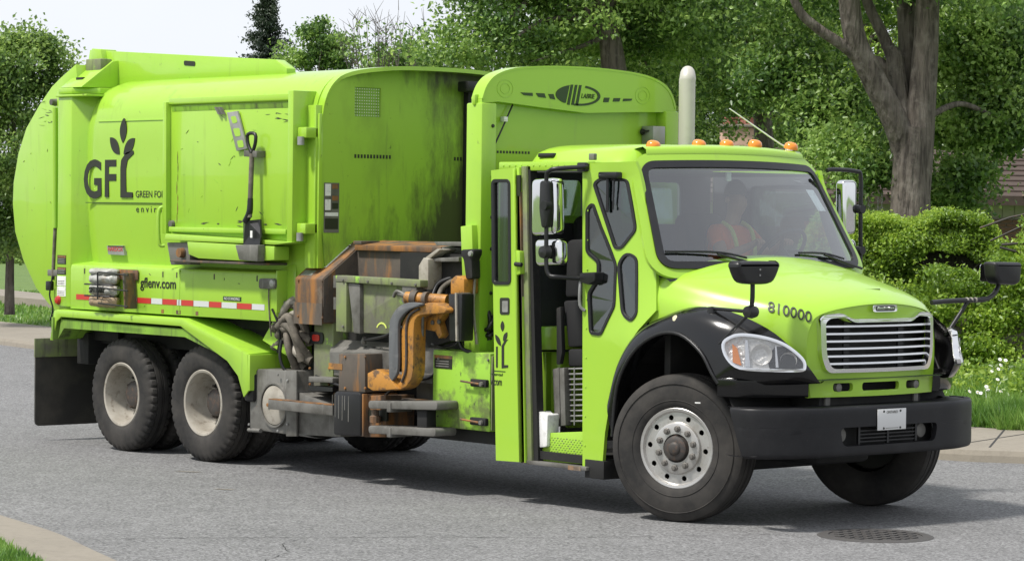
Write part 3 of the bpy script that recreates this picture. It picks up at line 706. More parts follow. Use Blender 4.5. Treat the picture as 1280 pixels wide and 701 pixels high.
# ---------------- wheels
M_nut = mat('dull_nut', (.16, .15, .135), .55, metal=.4)
def tyre_prof(Ro, w, ri, groove=True):
    h = w / 2
    p = [(ri - .01, h * .70), (ri + .012, h * .86), (ri + .05, h * .985), (ri + .11, h * 1.0), (Ro - .065, h * .965), (Ro - .03, h * .88), (Ro - .012, h * .80), (Ro - .004, h * .66)]
    if groove:
        p += [(Ro, h * .50), (Ro - .014, h * .48), (Ro - .014, h * .42), (Ro, h * .40), (Ro + .001, h * .12), (Ro - .014, h * .10), (Ro - .014, h * .04), (Ro, h * .02)]
    else: p += [(Ro, 0.02)]
    return p + [(r, -a) for r, a in p[::-1]]
def wheel(name, x, y, Ro, w, kind, side, steer=0.0, lug=False):
    """side -1: right hand; the outer face looks along side*y"""
    XF.append(Matrix.Translation((x, y, Ro)) @ Matrix.Rotation(steer, 4, 'Z') @ Matrix.Rotation(random.uniform(0, 1), 4, 'Y'))
    ax = (0, side, 0); h = w / 2; ri = .285
    if kind == 'front':
        w_ = lathe(name, [(ri + .006, h * .72), (ri + .012, h * .84), (ri + .006, h * .87), (ri - .012, h * .85), (ri - .022, h * .74), (ri - .03, h * .66), (.256, h * .63)], (0, 0, 0), ax, M_alu, T, 64)
        lathe('rim_barrel', [(ri, h * .7), (ri - .03, h * .5), (ri - .03, -h * .2), (.0, -h * .2)], (0, 0, 0), ax, M_ink, w_, 40)  # ink-dark colour stands for the shade inside the hand holes
        rim = plate('rim_disc', [circle((0, 0), .262, 64), circle((0, 0), .182, 64)] + [circle((.226 * math.cos(R(36 * k)), .226 * math.sin(R(36 * k))), .0205, 16) for k in range(10)], .016, lambda a, b, t: (a, side * (h * .66 + t), b), M_alu, w_)
        lathe('rim_step', [(.20, h * .66), (.192, h * .72), (.186, h * .84), (.176, h * .87), (.105, h * .87), (.10, h * .7)], (0, 0, 0), ax, M_alu, w_, 48)
        lathe('hub', [(.104, h * .72), (.092, h * .86), (.088, h * 1.02), (.07, h * 1.08), (.05, h * 1.09), (.045, h * 1.15), (.03, h * 1.2), (0, h * 1.2)], (0, 0, 0), ax, M_hub, w_, 32)
        for k in range(10):
            a = R(36 * k + 18)
            lathe('lug_nut', [(.025, h * .87), (.024, h * .96), (.017, h * .98), (.015, h * 1.07), (0, h * 1.08)], (.143 * math.cos(a), 0, .143 * math.sin(a)), ax, M_nut, w_, 8)
    else:
        w_ = lathe(name, [(ri + .006, h * .72), (ri + .012, h * .86), (ri + .004, h * .90), (ri - .014, h * .86), (ri - .026, h * .60), (ri - .034, h * .1), (ri - .045, -h * .5), (ri - .07, -h * .78), (.19, -h * .84), (.13, -h * .84)], (0, 0, 0), ax, M_rim, T, 56)
        lathe('hub', [(.14, -h * .9), (.125, -h * .5), (.12, -h * .1), (.10, h * .0), (.06, h * .03), (0, h * .03)], (0, 0, 0), ax, M_hub, w_, 24)
        for k in range(10):
            a = R(36 * k)
            lathe('lug_nut', [(.024, -h * .86), (.022, -h * .62), (.014, -h * .6), (.013, -h * .4), (0, -h * .4)], (.167 * math.cos(a), 0, .167 * math.sin(a)), ax, M_hub, w_, 8)
    pr = tyre_prof(Ro, w, ri)
    nt = ({5, 6, 7, 8, len(pr) - 9, len(pr) - 8, len(pr) - 7, len(pr) - 6}, 4, 1, .017) if lug else None
    lathe('tyre', pr, (0, 0, 0), ax, M_rubber, w_, 168 if lug else 72, nt)
    if kind == 'front' and side < 0:
        XF[-1] = Matrix.Translation((x, y, Ro)) @ Matrix.Rotation(steer, 4, 'Z')
        a = R(62); bx('tyre_mark', (.38 * math.cos(a) - .022, .38 * math.cos(a) + .022), (-h * 1.004, -h * .99), (.38 * math.sin(a), .38 * math.sin(a) + .010), M_white, w_)
        for rr in (.35, .47):
            lathe('sidewall_ridge', [(rr - .004, h * .985), (rr, h * 1.0 + .003), (rr + .004, h * .985)], (0, 0, 0), ax, M_rubber, w_, 56)
    XF.pop()
    return w_
wheel('wheel', .02, -.985, .54, .30, 'front', -1, R(19))
wheel('wheel', .06, 1.03, .54, .30, 'front', 1, R(16))
for x in (-7.155, -5.847):
    wheel('wheel', x, -1.06, .52, .27, 'rear', -1, 0, True)
    wheel('wheel', x, -.745, .52, .27, 'rear', 1, 0, True)
    wheel('wheel', x, 1.06, .52, .27, 'rear', 1, 0, True)
    wheel('wheel', x, .745, .52, .27, 'rear', -1, 0, True)

# ---------------- rear fender and mud flaps
fo = [(-8.035,1.325),(-5.921,1.288),(-4.778,1.021),(-4.718,0.867)]
def fender_band(top, y0, y1, th):
    V, F = [], []
    for x, z in top: V += [(x, y0, z), (x, y1, z + .03), (x, y1, z - th), (x, y0, z - th)]
    for i in range(len(top) - 1):
        for j in range(4): F.append((i * 4 + j, i * 4 + (j + 1) % 4, i * 4 + 4 + (j + 1) % 4, i * 4 + 4 + j))
    F += [(0, 1, 2, 3), tuple(len(V) - 4 + j for j in (3, 2, 1, 0))]
    return V, F
top = [(-8.12, 1.27), (-6.02, 1.26), (-5.02, .995), (-5.0, .96)]
V, F = fender_band(top[:3], -1.28, -.8, .02)
fe = mk('rear_fender', V, F, M_low, T, None, .004)
prism('fender_skirt', [(-8.14, 1.265), (-6.02, 1.255), (-5.02, .99), (-5.0, .68), (-5.07, .62), (-5.16, .80), (-5.32, .92), (-6.04, 1.195), (-8.02, 1.205), (-8.10, 1.16), (-8.16, .98), (-8.21, .98)], 'S', -1.292, -1.278, M_low, fe, .004)
prism('fender_front', [(-1.29, .68), (-1.29, .99), (-.8, .99), (-.8, .68)], 'F', -5.015, -4.985, M_low, fe, .004)
prism('fender_liner', [(-8.1, 1.0), (-8.05, 1.18), (-6.0, 1.17), (-5.1, .92), (-5.1, .88), (-6.0, 1.1), (-8.0, 1.1)], 'S', -1.27, -.85, M_dirty, fe)
bx('fender_end', (-8.16, -8.13), (-1.31, -.82), (.99, 1.2), M_dirty, fe, .004)
M_flap = mat('dusty_rubber_flap', (.030, .029, .026), .75, dirt=[(2.5, .42, .66, (.075, .068, .055), .8)])
for s in (-1, 1):
    mf = prism('mud_flap', rpoly([(s * .50, .14), (s * 1.24, .14), (s * 1.24, .98), (s * .50, .98)], .06), 'F', -8.57, -8.55, M_flap, T, .004)
    bx('flap_arm', (-8.55, -7.9), tuple(sorted((s * .55, s * .62))), (.92, .98), M_dark, mf)
    bx('flap_arm', (-8.55, -7.9), tuple(sorted((s * .55, s * .62))), (.92, .98), M_dark, mf)
    bx('flap_holder', (-8.548, -8.53), tuple(sorted((s * .48, s * 1.26))), (.80, .98), M_worn, mf, .004)
bx('step_guard', (-5.12, -4.98), (-1.26, -1.1), (.58, .84), M_black, T, .03)

# scratches, chips and a rust run on the body panels
random.seed(21)
def scratch(x, y, z, l, w, ang, m):
    c, s_ = math.cos(ang), math.sin(ang)
    prism('scratch', [(x - c * l, z - s_ * l), (x + s_ * w, z - c * w), (x + c * l, z + s_ * l), (x - s_ * w * .6, z + c * w * .6)], 'S', y - .0022, y, m, T)
for k in range(16): scratch(-8.62 + random.uniform(-.12, .16), -1.0805, 3.10 + random.uniform(-.10, .16), random.uniform(.02, .07), random.uniform(.002, .006), random.uniform(-.4, .3), M_hub if k % 3 else M_low)
for k in range(9): scratch(-8.6 + random.uniform(-.5, .2), -1.0805, random.uniform(1.7, 2.9), random.uniform(.006, .016), random.uniform(.003, .008), random.uniform(-1.5, 1.5), M_hub)
for k in range(24): scratch(random.uniform(-6.1, -4.5), -1.2755, random.uniform(2.2, 3.08), random.uniform(.006, .035), random.uniform(.002, .005), random.uniform(-.6, 1.4), M_hub if k % 2 else M_low)
for k in range(12): scratch(-4.55 + random.uniform(-.15, .1), -1.2755, 3.02 + random.uniform(-.04, .04), random.uniform(.015, .05), random.uniform(.002, .006), random.uniform(-.2, .2), M_hub)
for k in range(7): scratch(-6.13 + random.uniform(-.01, .01), -1.2755, 2.15 + k * .09, random.uniform(.03, .06), random.uniform(.004, .008), 1.57, M_rust)
for k in range(14): scratch(random.uniform(-7.8, -4.8), -1.2252, random.uniform(1.32, 1.66), random.uniform(.005, .02), random.uniform(.002, .006), random.uniform(-.5, 1.5), M_hub)
for k in range(10): scratch(random.uniform(-6.1, -4.5), -1.2758, 2.09 + random.uniform(0, .05), random.uniform(.02, .06), random.uniform(.003, .012), random.uniform(-.15, .15), M_hub)

# ---------------- loader arm and the gear between the axles
tk = P('oil_tank', [(-5.084,0.813),(-4.968,0.867),(-4.394,0.882),(-4.385,0.361),(-4.126,0.325),(-5.006,0.340),(-5.077,0.349)], plane='S', t0=-1.22, t1=-.7, m=M_steel, bevel=.015)
P('tank_plate', [(-4.525,0.876),(-4.378,0.884),(-4.368,0.329),(-4.516,0.319)], plane='S', t0=-1.245, t1=-1.222, m=M_steel, bevel=.004)
P('tank_side', [(-4.390,0.700),(-3.801,0.587),(-3.797,0.361),(-4.384,0.341)], plane='S', t0=-1.215, t1=-.8, m=M_steel, bevel=.006)
cx_, cz_ = [(-4.705,0.573)][0]
cap = lathe('tank_disc', [(0, .03), (.06, .03), (.14, .022), (.168, .012), (.172, 0)], (cx_, -1.222, cz_), (0, -1, 0), M_rim, T, 36)
cap.scale = (1, 1, 1)
lathe('disc_ring', [(.175, 0), (.178, .022), (.192, .022), (.196, 0)], (cx_, -1.222, cz_), (0, -1, 0), M_steel, cap, 36)
lathe('disc_knob', [(0, .05), (.015, .048), (.018, .02)], (cx_ - .05, -1.222, cz_), (0, -1, 0), M_rust, cap, 10)
lathe('tank_lid', [(.05, -.02), (.05, .03), (.045, .05), (0, .055)], [(-5.062,-1.050,0.871)][0], (0, 0, 1), M_black, T, 14)
lathe('lid_rim', [(.062, .01), (.062, .04), (0, .04)], [(-5.062,-1.050,0.871)][0], (0, 0, 1), M_greysteel, T, 9)
tube('tank_bolt', [(-5.088,-1.220,0.335),(-4.885,-1.240,0.342)], .018, M_steel, T, 0, 8)
bx('guide_bar', (-4.62, -3.72), (-1.36, -1.27), (.55, .63), M_steel, T, .006)
bx('guide_bar_top', (-4.62, -3.72), (-1.355, -1.275), (.631, .638), M_rust, T)
P('tank_strut', [(-4.238,0.762),(-3.907,0.766),(-3.906,0.733),(-4.238,0.721)], plane='S', t0=-1.22, t1=-1.0, m=M_black)
P('tank_strut', [(-4.240,0.842),(-3.908,0.846),(-3.908,0.806),(-4.239,0.795)], plane='S', t0=-1.22, t1=-1.0, m=M_steel, bevel=.004)

# wedge guard with rusty sloped top
gd = prism('arm_guard', [(-1.225, 1.29), (-1.225, 1.665), (-.80, 1.975), (-.72, 1.975), (-.72, 1.29)], 'F', -4.44, -4.06, M_rust, T, .012)
prism('guard_side', [(-1.21, 1.30), (-1.21, 1.66), (-.80, 1.955), (-.73, 1.955), (-.73, 1.30)], 'F', -4.058, -4.052, M_rustdark, gd)
bx('guard_skirt', (-4.446, -4.05), (-1.231, -1.226), (1.28, 1.46), M_rustdark, gd)
dn = Vector((0, -.31, .425)).normalized()
def on_slope(y): return 1.665 + (y + 1.225) / .425 * .31
for x0, x1, y0, y1, m_ in ((-4.32, -4.17, -1.10, -.84, M_white), (-4.40, -4.25, -1.195, -1.14, M_greysteel)):
    V = [(x0, y0, on_slope(y0) + .004), (x1, y0, on_slope(y0) + .004), (x1, y1, on_slope(y1) + .004), (x0, y1, on_slope(y1) + .004)]
    V += [(a, b + .004, c - .008) for a, b, c in V]
    mk('guard_label', V, [(0, 1, 2, 3), (4, 5, 6, 7), (0, 1, 5, 4), (1, 2, 6, 5), (2, 3, 7, 6), (3, 0, 4, 7)], m_, gd)
for i in range(9):
    y = -1.08 + i * .026
    bx('label_print', (-4.31, -4.18), (y, y + .008), (on_slope(y) + .006, on_slope(y) + .008), M_steel, gd)
bx('guard_flag', (-4.06, -3.95), (-.9, -.7), (1.955, 1.985), M_rustdark, gd, .004)
# arm carriage panel: worn green plate with a frame
ap = P('carriage_panel', [(-3.910,1.686),(-2.845,1.687),(-2.845,1.674),(-3.197,1.235),(-3.902,1.233)], plane='S', t0=-1.16, t1=-1.12, m=M_worn, bevel=.005)
a = [(-3.884,1.700),(-2.770,1.689),(-2.769,1.632),(-3.883,1.647)]
prism('panel_frame', a, 'S', -1.22, -1.1, M_worn, ap, .006)
prism('panel_frame', [(-3.883,1.647),(-3.742,1.644),(-3.735,1.233),(-3.876,1.234)], 'S', -1.215, -1.1, M_worn, ap, .006)
prism('panel_frame', [(-3.742,1.644),(-3.580,1.635),(-3.573,1.226),(-3.659,1.230)], 'S', -1.20, -1.1, M_steel, ap, .01)
prism('panel_frame', [(-3.015,1.683),(-2.831,1.681),(-2.827,1.495),(-3.012,1.502)], 'S', -1.21, -1.1, M_steel, ap, .006)
plate('chalk_mark', [arc((-3.33, 1.255), .075, 25, 155, 8) + arc((-3.33, 1.255), .062, 155, 25, 8)], .003, MS(-1.163), M_hivy, ap)
for v in (352, 375):
    q = [(-3.918,-1.170,1.646),(-3.915,-1.170,1.466)][0 if v == 352 else 1]
    lathe('panel_hinge', [(0, -.05), (.035, -.05), (.035, .05), (0, .05)], q, (0, 0, 1), M_steel, ap, 12)
# post with the red lamp
po = bx('arm_post', (-4.33, -4.06), (-1.10, -.8), (.73, 1.31), M_worn, T, .01)
q = [(-4.282,-1.105,1.162)][0]
prism('lamp_bezel', rpoly(rect(q[0] - .095, q[0] + .095, q[2] - .05, q[2] + .05), .045), 'S', -1.112, -1.10, M_black, po)
prism('lamp_lens', rpoly(rect(q[0] - .05, q[0] + .05, q[2] - .028, q[2] + .028), .03), 'S', -1.118, -1.11, M_red, po)
bx('arm_post', (-4.02, -3.1), (-.98, -.7), (.72, 1.3), M_dark, T, .01)
bx('arm_plate', (-3.1, -2.63), (-.98, -.90), (.6, 1.16), M_steel, T, .01)
# perforated deflector
V = [(-4.030,-1.160,1.053),(-4.160,-1.020,1.152),(-3.371,-1.020,1.159),(-3.195,-1.160,1.092),(-3.234,-1.160,0.946),(-4.028,-1.160,0.913)]
mk('deflector', V + [(x, y + .03, z - .01) for x, y, z in V], [(0, 1, 2, 3), (0, 3, 4, 5), (6, 7, 8, 9), (6, 9, 10, 11), (0, 1, 7, 6), (1, 2, 8, 7), (2, 3, 9, 8), (3, 4, 10, 9), (4, 5, 11, 10), (5, 0, 6, 11)], M_steel, T)
for u in (455, 466, 477):
    q = [(-3.641,-1.100,1.116),(-3.524,-1.100,1.115),(-3.407,-1.100,1.113)][(u - 455) // 11]
    bx('deflector_slot', (q[0] - .02, q[0] + .02), (-1.105, -1.085), (q[2] + .001, q[2] + .004), M_ink, T)
# carriage blocks
P('arm_block', [(-3.673,1.060),(-3.322,1.076),(-3.316,0.763),(-3.668,0.743)], plane='S', t0=-1.34, t1=-1.0, m=M_rustdark, bevel=.006)
bx('block_paint', (-3.80, -3.62), (-1.344, -1.339), (.93, .98), M_arm, T)
P('arm_block', [(-3.691,0.730),(-3.648,0.759),(-3.350,0.769),(-3.328,0.751),(-3.322,0.406),(-3.685,0.394)], plane='S', t0=-1.38, t1=-1.0, m=M_black, bevel=.02)
for i in range(6):
    x = -3.70 + i * .042 + random.uniform(-.01, .01)
    bx('grease_run', (x, x + .007), (-1.3815, -1.379), (.70 - random.uniform(.05, .22), .725), M_steel, T)
ab = P('arm_bracket', [(-3.379,0.733),(-3.096,0.750),(-3.090,0.413),(-3.373,0.394)], plane='S', t0=-1.30, t1=-1.0, m=M_rust, bevel=.006)
P('bracket_cheek', [(-3.354,0.749),(-3.312,0.751),(-3.306,0.406),(-3.348,0.403)], plane='S', t0=-1.36, t1=-1.0, m=M_rust, bevel=.004)
P('bracket_gap', [(-3.318,0.620),(-3.067,0.635),(-3.066,0.545),(-3.316,0.528)], plane='S', t0=-1.31, t1=-1.29, m=M_ink)
lathe('bracket_bolt', [(.045, -.05), (.045, .0), (.03, .01), (.03, .05), (0, .055)], [(-3.153,-1.360,0.580)][0], (0, 0, 1), M_rust, T, 10)
# gripper fingers
for v0, v1 in ((501, 511), (533, 544)):
    q = [(-3.170,0.708),(-2.299,0.753),(-2.298,0.684),(-3.169,0.643),(-3.167,0.507),(-2.315,0.538),(-2.314,0.475),(-3.165,0.442)]
    q = q[:4] if v0 == 501 else q[4:]
    fg = prism('gripper_finger', rpoly(q, .05), 'S', -1.42, -1.2, M_steel, T, .008)
    xm = q[0][0] + .25
    bx('finger_weld', (xm, xm + .05), (-1.43, -1.2), (q[3][1] - .012, q[0][1] + .002), M_steel, fg, .006)
P('finger_post', [(-2.595,0.664),(-2.475,0.671),(-2.472,0.532),(-2.592,0.524)], plane='S', t0=-1.38, t1=-1.28, m=M_dark, bevel=.006)
# bent orange arm with the grey pad
pad = [(-2.483,1.516),(-2.643,1.517),(-2.774,1.474),(-2.854,1.395),(-2.883,1.304),(-2.877,0.933),(-2.855,0.877),(-2.825,0.897),(-2.766,0.990),(-2.771,1.296),(-2.742,1.386),(-2.632,1.460),(-2.483,1.497)]
P('arm_pad', [(v.x, v.y) for v in spline([(a, b, 0) for a, b in pad], 3, True)], plane='S', t0=-1.445, t1=-1.412, m=M_pad, bevel=.008)
arm_o = [(-2.517,1.502),(-2.398,1.524),(-2.240,1.492),(-2.239,1.448),(-2.496,1.426),(-2.585,1.392),(-2.614,1.302),(-2.618,0.984),(-2.667,0.880),(-2.787,0.816),(-3.096,0.792),(-3.169,0.814),(-3.171,0.930),(-3.057,0.962),(-2.891,0.919),(-2.809,0.872),(-2.759,0.939),(-2.765,1.296),(-2.717,1.400),(-2.617,1.467)]
P('grab_arm', [(v.x, v.y) for v in spline([(a, b, 0) for a, b in arm_o], 3, True)], plane='S', t0=-1.41, t1=-1.28, m=M_arm, bevel=.008)
arm_i = [(-2.770,1.276),(-2.700,1.374),(-2.650,1.395),(-2.679,1.299),(-2.683,0.980),(-2.732,0.876),(-2.802,0.833),(-2.823,0.858),(-2.774,0.937)]
tube('arm_rib', [(-2.535,-1.418,1.470),(-2.644,-1.418,1.421),(-2.693,-1.418,1.324),(-2.689,-1.418,1.121),(-2.697,-1.418,0.968),(-2.746,-1.418,0.882)], .011, M_hub, T, 5, 8)
P('arm_toe', [(-3.146,0.932),(-3.032,0.970),(-2.877,0.920),(-2.763,0.824),(-3.070,0.794),(-3.144,0.816)], plane='S', t0=-1.45, t1=-1.36, m=M_arm, bevel=.006)
P('arm_link', [(-2.761,1.460),(-2.421,1.471),(-2.410,1.434),(-2.478,1.368),(-2.427,1.268),(-2.466,1.235),(-2.517,1.290),(-2.627,1.298),(-2.740,1.396)], plane='S', t0=-1.27, t1=-1.15, m=M_arm, bevel=.006)
for (u, v) in ((536, 392), (541, 403), (549, 402)):
    q = [(-2.589,-1.275,1.428),(-2.537,-1.275,1.360),(-2.458,-1.275,1.369)][[536, 541, 549].index(u)]
    lathe('link_bolt', [(0, -.012), (.018, -.01), (.02, 0)], q, (0, 1, 0), M_steel, T, 10)
cyl = tube('arm_cylinder', [(-2.868,-1.280,1.546),(-2.502,-1.150,1.531)], .05, M_arm, T, 0, 16)
tube('cylinder_collar', [(-2.809,-1.270,1.548),(-2.762,-1.250,1.543)], .062, M_rustdark, cyl, 0, 16)
tube('cylinder_collar', [(-2.684,-1.240,1.539),(-2.646,-1.230,1.540)], .06, M_rustdark, cyl, 0, 16)
tube('arm_hook', [(-3.007,-1.300,1.549),(-2.967,-1.300,1.595),(-2.889,-1.280,1.571)], .014, M_steel, T, 4, 8)
tube('hook_shank', [(-2.992,-1.280,1.588),(-2.868,-1.280,1.559)], .024, M_steel, T, 0, 8)
tube('link_pin', [(-2.647,-1.360,1.497),(-2.466,-1.360,1.490)], .016, M_greysteel, T, 0, 8)
tube('drop_link', [(-2.556,-1.360,1.481),(-2.635,-1.300,1.216)], .012, M_steel, T, 0, 8)
# dark channel and struts behind the arm
bx('arm_channel', (-3.3, -2.36), (-1.0, -.85), (1.14, 1.9), M_dark, T)
st = P('arm_strut', [(-2.890,1.802),(-2.830,1.868),(-2.769,1.856),(-2.765,1.612),(-2.887,1.621)], plane='S', t0=-1.14, t1=-.95, m=M_rim, bevel=.006)
P('strut_top', [(-2.859,1.867),(-2.708,1.941),(-2.668,1.935),(-2.808,1.855)], plane='S', t0=-1.10, t1=-.92, m=M_rim, bevel=.004)
P('strut_top', [(-2.832,1.861),(-2.461,1.881),(-2.461,1.843),(-2.832,1.835)], plane='S', t0=-1.08, t1=-.92, m=M_steel, bevel=.004)
P('lid_edge', [(-2.872,1.996),(-2.451,1.997),(-2.451,1.965),(-2.831,1.964)], plane='S', t0=-1.0, t1=-.7, m=M_steel, bevel=.003)
tube('arm_hose', [(-2.754,-1.100,1.561),(-2.755,-1.050,1.650),(-2.685,-1.000,1.697),(-2.595,-0.950,1.718)], .021, M_black, T, 6)
tube('arm_hose', [(-2.683,-1.100,1.556),(-2.694,-1.050,1.626),(-2.645,-1.000,1.679),(-2.565,-0.950,1.700)], .021, M_hose, T, 6)
P('orange_stop', [(-2.356,1.700),(-2.298,1.740),(-2.190,1.717),(-2.188,1.598),(-2.354,1.587)], plane='S', t0=-1.25, t1=-1.1, m=M_arm, bevel=.01)
P('black_roller', [(-2.285,1.596),(-2.119,1.601),(-2.122,1.231),(-2.268,1.224)], plane='S', t0=-1.33, t1=-1.2, m=M_black, bevel=.012)
P('roller_edge', [(-2.187,1.606),(-2.168,1.606),(-2.151,1.231),(-2.171,1.231)], plane='S', t0=-1.345, t1=-1.2, m=M_rim)
tube('roller_hose', [(-2.265,-1.220,1.218),(-2.225,-1.220,1.163),(-2.174,-1.180,1.139)], .016, M_black, T, 5, 8)
P('black_flap', [(-2.541,1.466),(-2.403,1.521),(-2.397,1.223),(-2.615,1.169),(-2.618,1.297)], plane='S', t0=-1.2, t1=-1.1, m=M_dark)
# latch gear on the bulkhead post
P('latch_plate', [(-2.371,2.124),(-2.234,2.138),(-2.207,1.735),(-2.344,1.732)], plane='S', t0=-1.14, t1=-1.0, m=M_low, bevel=.006)
P('latch_body', rpoly([(-2.267,1.942),(-2.111,1.951),(-2.110,1.908),(-2.139,1.869),(-2.126,1.719),(-2.204,1.711),(-2.236,1.867),(-2.266,1.892)], .02), plane='S', t0=-1.22, t1=-1.13, m=M_dark, bevel=.008)
lathe('latch_bolt', [(0, -.02), (.02, -.018), (.024, 0)], [(-2.141,-1.220,1.913)][0], (0, 1, 0), M_greysteel, T, 10)
tube('latch_rod', [(-2.172,-1.150,1.736),(-2.186,-1.150,1.484),(-2.142,-1.150,1.203)], .011, M_rim, T, 4, 8)
lathe('post_lamp', [(0, -.02), (.024, -.016), (.03, 0)], [(-2.203,-1.160,1.440)][0], (0, 1, 0), M_gold, T, 14)
# hydraulic cabinet
cb = bx('valve_cabinet', (-2.62, -1.92), (-1.20, -.6), (.53, 1.14), M_cabinet, T, .008)
bx('cabinet_front', (-1.918, -1.905), (-1.19, -.55), (.54, 1.12), M_worn, cb, .004)
lbq = bx('cabinet_label', (-2.60, -2.38), (-1.2035, -1.2), (.995, 1.10), M_ink, cb)
bx('label_band', (-2.60, -2.38), (-1.2045, -1.203), (1.075, 1.10), M_rust, cb)
for i in range(3): bx('label_print', (-2.58, -2.42), (-1.2045, -1.203), (1.01 + i * .02, 1.017 + i * .02), M_greysteel, cb)
for z in (.90, .60):
    bx('cabinet_latch', (-2.12, -1.93), (-1.235, -1.2), (z - .025, z + .035), M_dark, cb, .008)
    tube('latch_handle', [(-2.22, -1.245, z + .012), (-2.0, -1.245, z)], .009, M_rust, cb, 0, 6)
    lathe('latch_pin', [(0, -.02), (.018, -.018), (.02, 0)], (-1.97, -1.24, z), (0, 1, 0), M_steel, cb, 8)
bx('cabinet_plinth', (-2.9, -1.9), (-1.1, -.5), (.42, .53), M_dark, T, .01)
# hose bundle by the tank
random.seed(11)
hs_ = [((346, 401), (362, 378), (378, 372), (384, 380)), ((348, 395), (356, 412), (366, 402), (372, 420)), ((350, 407), (361, 396), (371, 424), (385, 446)), ((352, 404), (368, 392), (376, 398), (380, 420)),
       ((343, 410), (354, 405), (366, 415), (377, 448)), ((349, 418), (357, 408), (361, 436), (371, 462)), ((355, 423), (364, 430), (371, 442), (386, 450)), ((366, 380), (376, 386), (380, 402), (387, 428)),
       ((344, 432), (357, 424), (372, 417), (386, 424)), ((350, 398), (364, 384), (374, 380), (383, 392)), ((346, 415), (360, 419), (366, 446), (380, 459))]
HQ = [(-4.751,-1.180,1.288),(-4.624,-1.140,1.449),(-4.577,-1.040,1.490),(-4.561,-1.000,1.436),(-4.742,-1.170,1.329),(-4.608,-1.200,1.219),(-4.549,-1.160,1.288),(-4.559,-1.100,1.164),(-4.677,-1.200,1.250),(-4.526,-1.220,1.331),(-4.436,-1.200,1.144),(-4.409,-1.100,0.994),(-4.763,-1.120,1.266),(-4.568,-1.130,1.355),(-4.517,-1.100,1.316),(-4.535,-1.050,1.164),(-4.812,-1.160,1.224),(-4.632,-1.200,1.265),(-4.467,-1.220,1.204),(-4.433,-1.150,0.980),(-4.769,-1.140,1.170),(-4.638,-1.170,1.244),(-4.548,-1.200,1.058),(-4.566,-1.100,0.877),(-4.754,-1.100,1.135),(-4.596,-1.140,1.095),(-4.488,-1.160,1.019),(-4.397,-1.100,0.967),(-4.632,-1.100,1.435),(-4.451,-1.150,1.400),(-4.444,-1.120,1.292),(-4.442,-1.060,1.114),(-4.907,-1.080,1.066),(-4.703,-1.120,1.131),(-4.479,-1.160,1.189),(-4.401,-1.100,1.144),(-4.869,-1.060,1.302),(-4.682,-1.080,1.405),(-4.595,-1.060,1.435),(-4.545,-1.020,1.355),(-4.927,-1.050,1.182),(-4.751,-1.060,1.162),(-4.625,-1.100,0.984),(-4.517,-1.060,0.899)]
for i in range(len(HQ) // 4):
    tube('hydraulic_hose', HQ[i * 4:i * 4 + 4], random.uniform(.028, .036), M_hose if i % 3 else M_rim, T, 7, 10)
    for k in (0, 3):
        c_ = Vector(HQ[i * 4 + k]); d_ = (Vector(HQ[i * 4 + (1 if k == 0 else 2)]) - c_).normalized()
        tube('hose_fitting', [c_ - d_ * .02, c_ + d_ * .05], .04, M_hose, T, 0, 8)
bx('hose_backing', (-4.78, -4.3), (-.95, -.88), (.75, 1.45), M_dark, T)
P('hose_frame', [(-4.889,1.323),(-4.834,1.456),(-4.524,1.466),(-4.524,1.432),(-4.798,1.423),(-4.843,1.318)], plane='S', t0=-1.16, t1=-1.05, m=M_steel, bevel=.006)

# bolts, fittings and thin lines scattered over the loader
def bolts(pts, y, r=.014, m=None):
    for x, z in pts: lathe('bolt_head', [(0, -.012), (r * .8, -.011), (r, -.004), (r, 0)], (x, y, z), (0, 1, 0), m or M_steel, T, 6)
bolts([(-4.384,1.647),(-4.050,1.649),(-4.379,1.343),(-4.044,1.342)], -1.227, .012, M_rust)
bolts([(-3.777,1.663),(-3.445,1.659),(-3.130,1.654),(-2.822,1.650),(-3.770,1.279)], -1.221, .012)
bolts([(-5.051,0.800),(-5.044,0.386),(-4.634,0.836),(-4.626,0.358),(-4.496,0.795),(-4.493,0.626),(-4.490,0.422)], -1.246, .012, M_greysteel)
bolts([(-3.578,1.039),(-3.313,1.051),(-3.574,0.783),(-3.308,0.798)], -1.341, .012, M_rust)
bolts([(-2.543,1.071),(-2.533,0.517),(-1.937,1.088)], -1.203, .011)
bolts([(-4.374,0.900),(-4.106,0.914),(-4.371,0.765),(-4.104,0.779)], -1.102, .012, M_rust)
